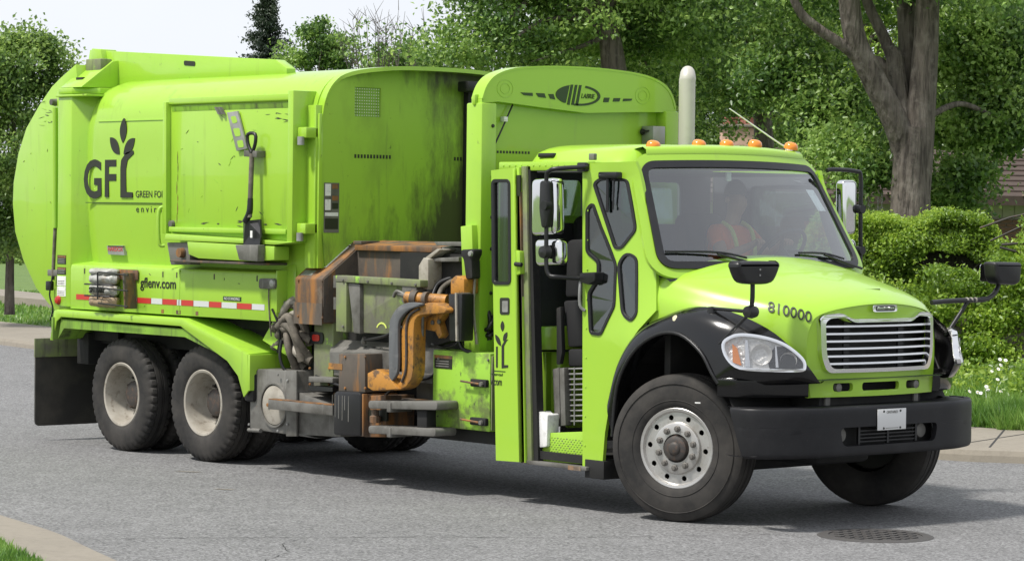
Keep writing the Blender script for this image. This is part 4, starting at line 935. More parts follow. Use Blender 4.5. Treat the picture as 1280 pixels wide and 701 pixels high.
for a_, b_, c_, r_ in (([(-3.296,-1.240,0.664),(-3.037,-1.200,0.841),(-2.691,-1.150,0.922),(-2.531,-1.120,1.121)], 0, 0, .012), ([(-3.617,-1.120,1.171),(-3.251,-1.200,1.220),(-3.045,-1.200,1.294),(-2.764,-1.180,1.369)], 0, 0, .012), ([(-4.241,-1.140,0.841),(-3.886,-1.200,0.794),(-3.668,-1.200,0.780),(-3.434,-1.200,0.819)], 0, 0, .013),
                     ([(-2.720,-1.130,1.177),(-2.523,-1.160,1.161),(-2.361,-1.180,1.194),(-2.312,-1.140,1.290)], 0, 0, .011), ([(-2.367,-1.000,1.699),(-2.281,-1.020,1.511),(-2.225,-1.000,1.417),(-2.187,-0.980,1.229)], 0, 0, .022), ([(-2.348,-0.950,1.731),(-2.270,-0.980,1.543),(-2.180,-0.980,1.387),(-2.240,-0.950,1.181)], 0, 0, .022),
                     ([(-2.346,-0.980,1.381),(-2.200,-1.020,1.311),(-2.146,-1.000,1.357),(-2.167,-0.950,1.419)], 0, 0, .018), ([(-2.366,-0.960,1.220),(-2.242,-1.000,1.271),(-2.164,-1.000,1.262),(-2.164,-0.950,1.292)], 0, 0, .02), ([(-4.652,-1.200,1.128),(-4.646,-1.220,0.992),(-4.602,-1.200,0.878),(-4.487,-1.150,0.828)], 0, 0, .014), ([(-4.740,-1.240,1.392),(-4.697,-1.220,1.297),(-4.676,-1.200,1.161),(-4.776,-1.150,1.019)], 0, 0, .010)):
    tube('hydraulic_line', a_, r_, M_black, T, 6, 8)
for q in [(-3.234,-1.240,0.701),(-2.531,-1.120,1.121),(-2.764,-1.180,1.369),(-3.434,-1.200,0.819),(-4.487,-1.150,0.828),(-3.617,-1.120,1.171)]:
    lathe('line_fitting', [(0, -.03), (.022, -.03), (.022, .0), (.016, .01), (.016, .03), (0, .03)], q, (.5, -.3, .7), M_steel, T, 6)
bx('arm_slide', (-4.0, -2.7), (-1.14, -1.02), (.86, .93), M_steel, T, .008)
bx('arm_slide', (-4.0, -2.7), (-1.14, -1.02), (.66, .72), M_rustdark, T, .008)

# ================================================================ cab
def side_y(x, z):
    t = max(0, (x + .85) / .45)
    return -1.17 + min(.30, t * .20 * max(0, min(1, (z - 1.3) / 1.2)))
def MC(off=0.0): return lambda a, b, t: (a, side_y(a, b) - off - t, b)
pn = [(-0.902,2.616),(-0.494,2.629),(-0.464,2.552),(-0.366,2.226),(-0.237,1.873),(-0.215,1.803),(-0.150,1.535),(-0.290,1.390),(-0.421,1.219),(-0.537,0.976),(-0.617,0.613),(-0.639,0.391),(-0.859,0.338)]
w1 = rpoly([(-0.793,2.460),(-0.752,2.497),(-0.550,2.492),(-0.441,2.124),(-0.544,1.986),(-0.598,1.985)], .035)
w2 = rpoly([(-0.844,2.268),(-0.801,2.317),(-0.730,2.144),(-0.579,1.860),(-0.560,1.557),(-0.677,1.339),(-0.790,1.346),(-0.817,1.639),(-0.731,1.755),(-0.737,1.880),(-0.839,1.950)], .03)
w3 = rpoly([(-0.558,1.866),(-0.499,1.951),(-0.404,1.917),(-0.331,1.506),(-0.376,1.451),(-0.473,1.501)], .05)
sp = plate('cab_side', [pn, w1, w2, w3], .03, MC(0), M_cab, T, .12, 30)
for w in (w1, w2, w3):
    plate('window_rubber', [grow(w, .010), grow(w, -.010)], .03, MC(.010), M_black, sp)
    plate('window_glass', [grow(w, -.005)], .006, MC(.005), M_side, sp)
# left side of the cab
lo = [(-1.85, .95), (-1.85, 2.6), (-.52, 2.6), (-.15, 1.85), (-.1, 1.2), (-.5, .95)]
lw = rpoly([(-1.45, 1.85), (-1.4, 2.48), (-.62, 2.48), (-.36, 1.9)], .06)
ls = plate('cab_side', [lo, lw], .03, lambda a, b, t: (a, -side_y(a, b) + t, b), M_cab, T, .15, 30)
plate('window_glass', [grow(lw, -.003)], .006, lambda a, b, t: (a, -side_y(a, b) + t, b), M_wind, ls)
plate('window_rubber', [grow(lw, .012), grow(lw, -.02)], .035, lambda a, b, t: (a, -side_y(a, b) + t, b), M_black, ls)
plate('side_lining', [grow(lo, -.03), grow(lw, .0)], .01, lambda a, b, t: (a, -side_y(a, b) - .03 + t, b), M_int, ls, .15)
plate('side_lining', [grow(pn, -.02), w1, w2, w3], .008, MC(-.024), M_int, sp, .12)
# rear wall with window
rw = rpoly(rect(-.78, -.30, 2.16, 2.50), .06); rw2 = rpoly(rect(.1, .8, 2.16, 2.50), .06)
rwall = plate('cab_rear', [rect(-1.12, 1.12, .9, 2.62), rw, rw2], .04, MF(-1.86), M_int, T)
bx('rear_skin', (-1.9, -1.885), (-1.15, -.82), (.5, 2.62), M_cab, T, .004)
for w in (rw, rw2):
    plate('window_glass', [w], .006, MF(-1.86), M_wind, rwall)
bx('header_beam', (-1.86, -.84), (-1.19, -1.10), (2.56, 2.63), M_cab, T, .01)
bx('cab_ceiling', (-1.85, -.6), (-1.05, 1.05), (2.55, 2.57), M_int, T)
# roof dome
V, F = [], []; nr, na = 9, 56
xc, ax_, ay_ = -1.20, .62, 1.05
for i in range(nr + 1):
    r = (i / nr) ** .6
    for k in range(na):
        a = 2 * math.pi * k / na; c, s = math.cos(a), math.sin(a); pw_ = 2 / 7
        X = xc + ax_ * r * math.copysign(abs(c) ** pw_, c); Y = ay_ * r * math.copysign(abs(s) ** pw_, s)
        z = 2.625 + .14 * (1 - r ** 9) ** .8 if r < 1 else 2.60
        z += .012 * (1 - (Y / 1.06) ** 2)
        V.append((X + (.015 * (1 - (Y / 1.06) ** 2) if c > .5 else 0), Y, z))
for i in range(nr):
    for k in range(na): F.append((i * na + k, i * na + (k + 1) % na, (i + 1) * na + (k + 1) % na, (i + 1) * na + k))
F.append(tuple(range(na)))
mk('cab_roof', V, F, M_cab, T, 60)
bx('roof_trim', (-1.60, -1.42), (-1.02, -.92), (2.665, 2.70), M_black, T, .012)
bx('roof_clip', (-.93, -.87), (-1.10, -1.065), (2.64, 2.69), M_steel, T, .006)
for i, q in enumerate([(-0.620,-0.719,2.762),(-0.600,-0.255,2.780),(-0.590,0.039,2.787),(-0.600,0.359,2.795),(-0.620,0.787,2.787)]):
    lathe('roof_lamp', [(.056, -.02), (.055, .0), (.048, .018), (.03, .030), (0, .034)], q, (.25, 0, 1), M_amber, T, 20)
tube('antenna', [(-0.720,0.867,2.771),(-0.740,0.786,2.807),(-0.900,0.375,3.075)], [.012, .007, .005], M_white, T, 0, 6)
lathe('antenna_foot', [(.03, -.02), (.025, .03), (0, .05)], [(-0.720,0.867,2.765)][0], (0, 0, 1), M_white, T, 10)

# windscreen
def WS(a, b, off=0.0):
    s = a; t = b / .86
    bot = Vector((-.15 + .17 * (1 - s * s), 1.09 * s, 1.85)); tp = Vector((-.54 + .13 * (1 - s * s), .935 * s, 2.62 + .02 * (1 - s * s)))
    q = bot.lerp(tp, t)
    return q + Vector((.9, .25 * s, .42)) * off
g0 = rpoly(rect(-1, 1, 0.0, .86), .13, 8)
def densify(lp, d=.08):
    out = []
    for i in range(len(lp)):
        a, b = Vector(lp[i]), Vector(lp[(i + 1) % len(lp)]); n_ = max(1, int((b - a).length / d))
        for j in range(n_): out.append(tuple(a.lerp(b, j / n_)))
    return out
g0 = densify(g0)
def ring_mesh(name, l0, l1, o0, o1, m):
    n_ = len(l0); V = [WS(*q, o0) for q in l0] + [WS(*q, o1) for q in l1]
    return mk(name, V, [(i, (i + 1) % n_, n_ + (i + 1) % n_, n_ + i) for i in range(n_)], m, T, 60)
cen = (0, .43); V, F = [], []; nl = len(g0); K = 8
for k in range(1, K + 1): V += [WS(cen[0] + (a - cen[0]) * k / K, cen[1] + (b - cen[1]) * k / K) for a, b in g0]
V.append(WS(*cen)); ci = len(V) - 1
F += [(ci, i, (i + 1) % nl) for i in range(nl)]
for k in range(K - 1): F += [(k * nl + i, k * nl + (i + 1) % nl, (k + 1) * nl + (i + 1) % nl, (k + 1) * nl + i) for i in range(nl)]
wsg = mk('windscreen', V, F, M_wind, T, 80)
def ring_sec(name, la, lb, oa, ob, m):
    """closed band between loops la (inner) and lb (outer) with some thickness"""
    n_ = len(la); V = []
    for lp, o in ((la, oa), (la, oa + ob), (lb, oa + ob), (lb, oa)): V += [WS(*q, o) for q in lp]
    F = []
    for j in range(4):
        for i in range(n_): F.append((j * n_ + i, j * n_ + (i + 1) % n_, ((j + 1) % 4) * n_ + (i + 1) % n_, ((j + 1) % 4) * n_ + i))
    return mk(name, V, F, m, T, 50)
V, F = [], []
for i in range(25):
    a = -.93 + 1.86 * i / 24; q0 = WS(a, .93, .0); q1 = WS(a, .965, .012)
    q2 = Vector((q1.x - .035, q1.y, q1.z + .022)); q3 = Vector((q1.x - .10, q1.y, q1.z + .034 - .03 * abs(a) ** 4)); q4 = Vector((q1.x - .22, q1.y * .98, q1.z + .024 - .05 * abs(a) ** 4))
    V += [q0, q1, q2, q3, q4]
for i in range(24):
    for j in range(4): F.append((i * 5 + j, i * 5 + j + 1, i * 5 + 6 + j, i * 5 + 5 + j))
mk('roof_brow', V, F, M_cab, T, 60)
ring_sec('windscreen_rubber', grow(g0, -.045), grow(g0, .012), -.004, .016, M_black)
ring_sec('windscreen_surround', grow(g0, .0), grow(g0, .085), -.03, .028, M_cab)
for pts_, nm in ((((-.03, -.03), (-.3, .03), (-.55, .10)), 0), (((.95, -.03), (.72, .03), (.52, .09)), 1)):
    arm = tube('wiper_arm', [WS(*q, .03) for q in pts_], .011, M_black, T, 4, 6)
    tip = pts_[-1]; dx = -.40 if nm == 0 else -.28
    tube('wiper_blade', [WS(tip[0] + .25, tip[1] - .03, .02), WS(tip[0], tip[1] + .01, .032), WS(tip[0] + dx, tip[1] + .02, .02)], .009, M_black, arm, 5, 6)
bx('mirror_sticker', (-.52, -.50), (-.05, .0), (2.50, 2.57), M_white, T, .004)
stk_ = WS(.80, .58, -.012)
# interior
bx('dashboard', (-.62, -.06), (-1.02, 1.02), (1.42, 1.80), M_dash, T, .06)
bx('dash_hood', (-.62, -.30), (.25, .95), (1.78, 1.90), M_dash, T, .05)
bx('cab_floor', (-1.86, -.1), (-.5, 1.1), (.95, 1.05), M_int, T)
bx('firewall', (-.14, -.08), (-1.04, 1.04), (.9, 1.7), M_dark, T)
def seat(x, y, z):
    s_ = bx('seat', (x - .05, x + .45), (y - .25, y + .25), (z, z + .14), M_seat, T, .05)
    prism('seat_back', [(x - .02, z + .10), (x - .14, z + .72), (x - .10, z + .80), (x - .02, z + .80), (x + .10, z + .15)], 'S', y - .24, y + .24, M_seat, s_, .05)
    bx('seat_base', (x, x + .4), (y - .2, y + .2), (1.0, z), M_dark, s_)
    return s_
seat(-1.38, .60, 1.45); seat(-1.55, -.35, 1.42)
swc = Vector((-.56, .62, 1.96)); swn = Vector((-.75, 0, .66)).normalized(); swt = Vector((0, 1, 0)); swu = swn.cross(swt)
sw_ = tube('steering_wheel', [swc + (swt * math.cos(a) + swu * math.sin(a)) * .225 for a in [2 * math.pi * i / 32 for i in range(33)]], .017, M_black, T, 0, 8)
for a in (0, 2.1, 4.2): tube('wheel_spoke', [swc, swc + (swt * math.cos(a) + swu * math.sin(a)) * .22], .016, M_black, sw_, 0, 6)
tube('steering_column', [swc, swc - swn * .35], .04, M_black, sw_, 0, 10)
# stand-up well on the right
bx('well_floor', (-1.84, -.80), (-1.17, -.50), (.36, .42), M_dark, T)
bx('well_wall', (-1.84, -.72), (-.53, -.49), (.42, 1.45), M_int, T)
prism('well_panel', [(-1.745,1.352),(-1.428,1.364),(-1.425,1.185),(-1.741,1.171)], 'S', -.92, -.5, M_cab, T, .01)
prism('well_panel', [(-1.854,1.145),(-1.693,1.152),(-1.684,0.639),(-1.844,0.628)], 'S', -.82, -.5, M_cab, T, .006)
prism('well_panel', [(-1.637,1.154),(-1.535,1.159),(-1.431,0.574),(-1.628,0.642)], 'S', -.82, -.5, M_cab, T, .006)
st_ = prism('kick_plate', [(-1.396,0.553),(-0.889,0.599),(-0.885,0.352),(-1.392,0.338)], 'S', -1.14, -1.10, M_low, T, .004)
for r_ in range(11):
    for c_ in range(15):
        x = -1.36 + c_ * .034 + (r_ % 2) * .017; z = .36 + r_ * .017
        if x > -.90: continue
        prism('tread_stud', [(x - .009, z - .002), (x, z + .004), (x + .009, z + .002), (x, z - .004)], 'S', -1.1435, -1.1395, M_cab if (r_ + c_) % 3 else M_worn, st_)
sl = bx('door_sill', (-1.46, -.78), (-1.22, -1.08), (.315, .345), M_steel, T, .005)
bx('sill_rust', (-.98, -.84), (-1.2225, -1.215), (.31, .342), M_rust, sl)
bx('step_box', (-.83, -.62), (-1.19, -1.0), (.26, .40), M_dark, T, .006)
gl_ = P('pedal_frame', [(-1.385,1.041),(-1.312,1.057),(-1.285,0.610),(-1.349,0.600)], plane='S', t0=-1.03, t1=-.98, m=M_steel, bevel=.006)
P('pedal_frame', [(-1.284,1.053),(-1.229,1.061),(-1.203,0.622),(-1.257,0.612)], plane='S', t0=-1.05, t1=-.98, m=M_steel, bevel=.006)
for i in range(11):
    v = 461 + i * 6.6
    a, b = [(-1.238,-1.000,1.049),(-1.008,-0.980,1.066)]
    dz = -(i * 6.6) * .00606
    tube('grille_rod', [(a[0], a[1], a[2] + dz), (b[0], b[1], b[2] + dz)], .0065, M_greysteel, gl_, 0, 6)
for u in (718, 730):
    q = [(-1.166,-1.000,1.065),(-1.158,-1.000,0.625),(-1.069,-0.990,1.069),(-1.060,-0.990,0.631)]
    q = q[:2] if u == 718 else q[2:]
    tube('grille_rod', q, .006, M_greysteel, gl_, 0, 6)
P('white_box', rpoly([(-1.377,0.727),(-1.349,0.704),(-1.276,0.709),(-1.280,0.458),(-1.372,0.445)], .02), plane='S', t0=-1.17, t1=-1.05, m=M_white, bevel=.006)
tube('grab_rail', [(-0.890,-1.190,1.739),(-0.874,-1.220,1.704),(-0.872,-1.220,1.554),(-0.850,-1.190,1.512)], .013, M_greysteel, T, 4, 8)
P('well_lever', [(-1.348,1.511),(-1.302,1.524),(-1.277,1.176),(-1.303,1.082),(-1.339,1.081)], plane='S', t0=-1.03, t1=-.99, m=M_dark, bevel=.006)
P('jump_seat', [(-1.330,2.033),(-1.041,2.050),(-1.032,1.612),(-1.349,1.590)], plane='S', t0=-.95, t1=-.7, m=M_seat, bevel=.03)
P('jump_seat', [(-1.340,1.566),(-1.032,1.588),(-1.025,1.235),(-1.278,1.211)], plane='S', t0=-.97, t1=-.6, m=M_seat, bevel=.02)
P('jump_seat', [(-1.278,1.199),(-1.025,1.210),(-1.022,1.077),(-1.275,1.064)], plane='S', t0=-.97, t1=-.6, m=M_seat, bevel=.02)
# folded door leaves
lf = [(-1.858,2.563),(-1.604,2.581),(-1.488,0.331),(-1.760,0.323)]
lwn = rpoly([(-1.838,2.483),(-1.640,2.483),(-1.616,1.696),(-1.814,1.690)], .035)
df = plate('door_leaf', [lf, lwn], .035, MS(-1.25), M_cab, T)
plate('window_rubber', [grow(lwn, .012), grow(lwn, -.014)], .05, MS(-1.25), M_black, df)
plate('window_glass', [lwn], .006, MS(-1.25), M_side, df)
P('door_leaf', [(-1.638,2.582),(-1.573,2.588),(-1.457,0.325),(-1.522,0.321)], plane='S', t0=-1.23, t1=-1.19, m=M_cab, bevel=.004)
P('leaf_slot', [(-1.596,2.526),(-1.558,2.526),(-1.555,2.367),(-1.593,2.366)], plane='S', t0=-1.234, t1=-1.22, m=M_ink)
P('leaf_seal', [(-1.592,2.398),(-1.555,2.398),(-1.470,0.323),(-1.507,0.321)], plane='S', t0=-1.23, t1=-1.17, m=M_rustdark)
P('leaf_hinge', [(-1.570,2.594),(-1.514,2.594),(-1.407,0.328),(-1.472,0.323)], plane='S', t0=-1.21, t1=-1.15, m=M_worn, bevel=.004)
P('leaf_edge', [(-1.526,2.594),(-1.489,2.594),(-1.354,0.331),(-1.409,0.327)], plane='S', t0=-1.19, t1=-1.12, m=M_dark)
q = [(-1.583,-1.240,1.844)][0]
P('leaf_latch', [(-1.592,1.955),(-1.527,1.944),(-1.515,1.772),(-1.579,1.752)], plane='S', t0=-1.255, t1=-1.2, m=M_cab, bevel=.006)
tube('latch_bolt', [(-1.558,-1.270,1.845),(-1.495,-1.260,1.840)], .017, M_dark, T, 0, 8)
P('lock_recess', rpoly([(-1.733,1.582),(-1.620,1.585),(-1.618,1.456),(-1.730,1.452)], .02), plane='S', t0=-1.272, t1=-1.266, m=M_ink)
P('lock_plate', rpoly([(-1.701,1.558),(-1.635,1.560),(-1.633,1.474),(-1.699,1.472)], .01), plane='S', t0=-1.275, t1=-1.270, m=M_greysteel)
(x0, z0), (x1, z1), (x2, z2), (x3, z3), (x4, z4), (x5, z5), (x6, z6), (x7, z7) = [(-1.699,1.323),(-1.700,1.404),(-1.642,1.319),(-1.688,1.250),(-1.628,1.049),(-1.693,1.046),(-1.783,1.295),(-1.715,1.211)]
P('logo_leaf', leaf2(x0, z0, x1, z1, .022), plane='S', t0=-1.271, t1=-1.266, m=M_ink)
P('logo_leaf', leaf2(x3, z3, x2, z2, .02), plane='S', t0=-1.271, t1=-1.266, m=M_ink)
P('logo_leaf', leaf2(x7, z7, x6, z6, .02), plane='S', t0=-1.271, t1=-1.266, m=M_ink)
P('logo_stem', [(-1.703,1.039),(-1.628,1.049),(-1.628,1.067),(-1.675,1.065),(-1.678,1.213),(-1.650,1.251),(-1.632,1.264),(-1.669,1.257),(-1.706,1.212)], plane='S', t0=-1.271, t1=-1.266, m=M_ink)
P('logo_letter', [(-1.772,1.203),(-1.753,1.204),(-1.750,1.043),(-1.769,1.042)], plane='S', t0=-1.271, t1=-1.266, m=M_ink)
bx('logo_rule', (-1.80, -1.66), (-1.271, -1.267), (1.012, 1.018), M_inkg, T)
text('lettering', 'v.com', (-1.83, -1.70, .905, .945), MS(-1.270), M_ink, T, .003)
text('lettering', 'mental', (-1.83, -1.69, .98, 1.0), MS(-1.270), M_inkg, T, .003)

# ---------------- hood
stn = [(-.24, [(1.10, 1.38), (1.11, 1.52), (1.08, 1.67), (.96, 1.80), (.55, 1.88), (.0, 1.90)], 0),
       (-.14, [(1.09, 1.40), (1.10, 1.52), (1.07, 1.66), (.95, 1.80), (.55, 1.90), (.0, 1.94)], 0),
       (.10, [(1.07, 1.42), (1.08, 1.52), (1.04, 1.62), (.91, 1.76), (.52, 1.865), (.0, 1.905)], 0),
       (.40, [(1.00, 1.40), (1.01, 1.48), (.975, 1.57), (.85, 1.705), (.48, 1.80), (.0, 1.84)], .02),
       (.72, [(.88, 1.20), (.90, 1.36), (.87, 1.52), (.76, 1.645), (.44, 1.725), (.0, 1.76)], .04),
       (.92, [(.76, 1.0), (.80, 1.28), (.775, 1.48), (.68, 1.595), (.40, 1.665), (.0, 1.695)], .07),
       (1.02, [(.68, .945), (.725, 1.25), (.70, 1.45), (.62, 1.555), (.36, 1.615), (.0, 1.64)], .09),
       (1.055, [(.66, .945), (.70, 1.25), (.675, 1.44), (.595, 1.535), (.34, 1.59), (.0, 1.612)], .10)]
secs = []
for x, hp, bend in stn:
    full = [(-y, z) for y, z in hp] + [(y, z) for y, z in hp[::-1][1:]]
    sp_ = spline([(a, b, 0) for a, b in full], 6)
    secs.append([(x - bend * (v.x / .7) ** 2, v.x, v.y) for v in sp_])
def loft(name, secs, m, parent, smooth=50, k=4):
    n_ = len(secs[0]); cols = [spline([s[j] for s in secs], k) for j in range(n_)]; r_ = len(cols[0])
    V = [cols[j][i] for i in range(r_) for j in range(n_)]
    F = [(i * n_ + j, i * n_ + j + 1, (i + 1) * n_ + j + 1, (i + 1) * n_ + j) for i in range(r_ - 1) for j in range(n_ - 1)]
    return mk(name, V, F, m, parent, smooth)
hood = loft('hood', secs, M_cab, T)
out2 = [(q[1], q[2]) for q in secs[-1]]
def nose_x(y, z): return 1.055 - .10 * (y / .7) ** 2 - .02 * max(0, z - 1.2)
MN = lambda off: (lambda a, b, t: (nose_x(a, b) + off + t, a, b))
gr_o = rpoly([(-.555, 1.125), (.555, 1.125), (.60, 1.24), (.61, 1.50), (.57, 1.535), (.42, 1.545), (.34, 1.50), (-.34, 1.50), (-.42, 1.545), (-.57, 1.535), (-.61, 1.50), (-.60, 1.24)], .05)
slots = [rpoly(rect(a, b, .985, 1.045), .025) for a, b in ((-.47, -.29), (-.20, .20), (.29, .47))]
plate('hood_front', [out2, grow(gr_o, -.02)] + slots, .03, MN(-.018), M_cab, T, .10, 40)
bx('hood_seam', (1.0, 1.062), (-.66, .66), (1.072, 1.077), M_inkg, T)
M_bar = mat('bright_grille_bar', (.82, .82, .82), .22, metal=.55)
gq = plate('grille', [grow(gr_o, .004), grow([(y * .935, 1.325 + (z - 1.325) * .88) for y, z in gr_o], 0)], .05, MN(.012), M_chrome, T, .1, 40)
for i in range(6):
    z = 1.182 + i * .0535; hw_ = .555 + .05 * min(1, max(0, (z - 1.13) / .15))
    V, F = [], []
    for k in range(17):
        y = -hw_ + 2 * hw_ * k / 16; x = nose_x(y, z) - .008
        V += [(x, y, z + .011), (x + .014, y, z + .008), (x + .018, y, z - .004), (x, y, z - .009)]
    for k in range(16):
        for j in range(4): F.append((k * 4 + j, k * 4 + (j + 1) % 4, k * 4 + 4 + (j + 1) % 4, k * 4 + 4 + j))
    mk('grille_bar', V, F, M_bar, gq, 50)
bx('grille_backing', (.80, .86), (-.66, .66), (.95, 1.54), M_dark, gq)
for y in (-.31, .28): 
    for i in range(7): bx('grille_clip', (.97, .985), (y - .03, y + .03), (1.14 + i * .0535, 1.165 + i * .0535), M_black, gq)
for y in (-.42, .42): lathe('tow_hook', [(.0, .03), (.03, .02), (.035, -.05)], (1.0, y, 1.012), (1, 0, 0), M_steel, T, 12)
bd = plate('badge', [rpoly(rect(-.13, .13, 1.553, 1.602), .024)], .012, MN(.028), M_chrome, T)
plate('badge_field', [rpoly(rect(-.10, .10, 1.558, 1.597), .02)], .006, MN(.034), M_ink, bd)
text('badge_lettering', 'FREIGHTLINER', (-.092, .092, 1.568, 1.588), MN(.0375), M_chrome, bd, .003)
bx('hood_vent', (.86, .875), (.0, .17), (1.702, 1.712), M_ink, T)
# hood number on the right flank
from mathutils.bvhtree import BVHTree
_hb = BVHTree.FromPolygons([v.co.copy() for v in hood.data.vertices], [tuple(p_.vertices) for p_ in hood.data.polygons])
tO, tA, tB = (Vector(q) for q in [(0.735,-0.870,1.562),(1.078,-0.770,1.508),(0.722,-0.850,1.642)])
nO = Vector((.70, -.66, .18)).normalized()
def on_hood(a, b, t):
    q = tO + (tA - tO) * a + (tB - tO) * b
    hit = _hb.ray_cast(q + nO * .5, -nO)
    return tuple((hit[0] if hit[0] else q) + nO * (.006 + t))
text('fleet_number', '810000', (0, 1, 0, 1), on_hood, M_ink, T, .006, bold=.004)

# ---------------- black front fenders, both sides
up_ = [(-0.575,-1.150,0.914),(-0.486,-1.140,1.174),(-0.312,-1.130,1.382),(-0.040,-1.110,1.510),(0.244,-1.090,1.577),(0.533,-1.030,1.546),(0.819,-0.955,1.436),(0.984,-0.880,1.305),(1.067,-0.810,1.188),(1.091,-0.700,1.061)]
lo_ = [(-0.494,-1.220,0.594),(-0.439,-1.230,0.971),(-0.267,-1.235,1.228),(-0.017,-1.235,1.367),(0.215,-1.235,1.377),(0.429,-1.235,1.260),(0.534,-1.225,1.116),(0.580,-1.205,1.044),(0.885,-1.000,1.042),(1.091,-0.700,1.056)]
secs_f = []
for a, b in zip(up_, lo_):
    a, b = Vector(a), Vector(b); row = []
    L_ = (b - a).length
    for j in range(9):
        t = j / 8; q = a.lerp(b, t); bul = math.sin(math.pi * t ** .8) * min(.065, L_ * .2)
        o_ = Vector((.35 if a.x > .4 else 0.05, -1, .35)).normalized()
        row.append(q + o_ * bul)
    b2 = Vector(row[-1]); o2 = Vector((-o_.x * 1.6, -o_.y, 0)).normalized() if a.x > .5 else Vector((0, 1, 0)); row.append(b2 + o2 * .04 + Vector((0, 0, -.004))); row.append(b2 + o2 * .14 + Vector((0, 0, .01)))
    secs_f.append(row)
for s in (1, -1):
    XF.append(Matrix.Scale(s, 4, (0, 1, 0)) if s < 0 else Matrix.Identity(4))
    fd = loft('front_fender', secs_f, M_gloss, T, 60)
    sk_p = spline([(.57, -1.205, 0), (.70, -1.15, 0), (.83, -1.03, 0), (.93, -.87, 0), (.985, -.705, 0)], 5)
    V, F = [], []
    for q in sk_p: V += [(q.x, q.y, 1.085), (q.x + .012, q.y - .012, 1.07), (q.x + .014, q.y - .014, .985), (q.x + .004, q.y - .004, .952), (q.x - .05, q.y + .05, .95), (q.x - .05, q.y + .05, 1.08)]
    for i in range(len(sk_p) - 1):
        for j in range(6): F.append((i * 6 + j, i * 6 + (j + 1) % 6, i * 6 + 6 + (j + 1) % 6, i * 6 + 6 + j))
    F += [tuple(range(6)), tuple(range(len(V) - 6, len(V)))]
    mk('fender_skirt', V, F, M_gloss, fd, 40)
    lip = [r_[8] for r_ in secs_f[:8]]
    tube('fender_lip', [v + Vector((0, -.004, 0)) for v in lip], .014, M_black, fd, 4, 8)
    lathe('fender_marker', [(0, -.022), (.025, -.018), (.035, 0)], [(0.126,-1.190,1.482)][0], (.1, 1, -.5), M_gold, fd, 14)
    # wheel well liner
    V, F = [], []
    wl_ = spline([(-.62, 0, .55), (-.60, 0, .95), (-.36, 0, 1.25), (.05, 0, 1.38), (.40, 0, 1.27), (.60, 0, 1.0), (.72, 0, .80)], 4)
    for v in wl_: V += [(v.x, -1.16, v.z), (v.x, -.52, v.z)]
    for i in range(len(wl_) - 1): F.append((i * 2, i * 2 + 1, i * 2 + 3, i * 2 + 2))
    for i in range(1, len(wl_) - 2): F.append((1, i * 2 + 1, i * 2 + 3))
    mk('wheel_well', V, F, M_dark, fd)
    bx('fender_support', (.45, .80), (-.95, -.5), (.96, 1.1), M_dark, fd)
    # headlight on its slanted plane
    A = Vector((.60, -1.19, 0)); B = Vector((.98, -.775, 0)); d_ = (B - A).normalized(); nn = Vector((d_.y * -1, d_.x, 0)) * -1
    nn = Vector((-d_.y, d_.x, 0)); nn = nn if nn.x > 0 else -nn
    HL = [(.0, 1.325), (.05, 1.375), (.14, 1.395), (.30, 1.375), (.44, 1.325), (.555, 1.235), (.575, 1.175), (.54, 1.152), (.34, 1.152), (.12, 1.165), (.03, 1.23)]
    HL = [(v.x, v.y) for v in spline([(a, b, 0) for a, b in HL], 4, True)]
    def MH(off): return lambda a, b, t: tuple(A + d_ * a + nn * (off + t + .035 * math.sin(math.pi * max(0, min(1, a / .575))) - .25 * max(0, b - 1.16) ** 1.0) + Vector((0, 0, b)))
    hl_ = plate('headlight', [grow(HL, .012), grow(HL, -.010)], .04, MH(.108), M_chrome, fd, .08, 50)
    plate('light_reflector', [grow(HL, -.005)], .01, MH(.085), M_lens, hl_, .08, 50)
    plate('light_divider', [[(.15, 1.17), (.19, 1.17), (.17, 1.36), (.155, 1.36)]], .05, MH(.096), M_chrome, hl_)
    plate('light_divider', [[(.37, 1.17), (.39, 1.17), (.375, 1.32), (.365, 1.32)]], .05, MH(.096), M_chrome, hl_)
    plate('turn_signal', [[(.07, 1.20), (.13, 1.18), (.10, 1.30), (.065, 1.33)]], .03, MH(.096), M_amber, hl_)
    lathe('lamp_bowl', [(.075, .02), (.06, 0), (.02, -.03), (0, -.03)], A + d_ * .27 + nn * .11 + Vector((0, 0, 1.26)), nn, M_lens, hl_, 24)
    lathe('lamp_bowl', [(.06, .02), (.05, 0), (.02, -.02), (0, -.02)], A + d_ * .46 + nn * .105 + Vector((0, 0, 1.22)), nn, M_lens, hl_, 24)
    plate('light_lens', [HL], .006, MH(.126), M_lensg, hl_, .08, 60)
    XF.pop()
bx('hood_latch', (-.14, -.09), (-1.16, -1.10), (1.36, 1.40), M_black, T, .01)

# ---------------- bumper
plan = [(.70, -1.20), (.86, -1.185), (.96, -1.10), (1.045, -.93), (1.105, -.72), (1.125, -.35), (1.13, 0)]
plan = plan + [(x, -y) for x, y in plan[::-1][1:]]
pv = spline([(a, b, 0) for a, b in plan], 6)
cum = [0]
for i in range(1, len(pv)): cum.append(cum[-1] + (pv[i] - pv[i - 1]).length)
half_l = cum[-1] / 2
def bump_map(off):
    def f(a, b, t):
        s = max(0, min(cum[-1] - 1e-4, a + half_l)); i = max(j for j in range(len(cum)) if cum[j] <= s); i = min(i, len(pv) - 2)
        q = pv[i].lerp(pv[i + 1], (s - cum[i]) / max(1e-9, cum[i + 1] - cum[i])); tn = (pv[i + 1] - pv[i]).normalized()
        nv = Vector((tn.y, -tn.x, 0)); bev = .018 * max(0, abs((b - .705) / .18)) ** 16
        q = q + nv * (off + t - bev)
        return (q.x, q.y, b)
    return f
bh = rpoly([(-.50, .60), (.50, .60), (.53, .735), (-.53, .735)], .05)
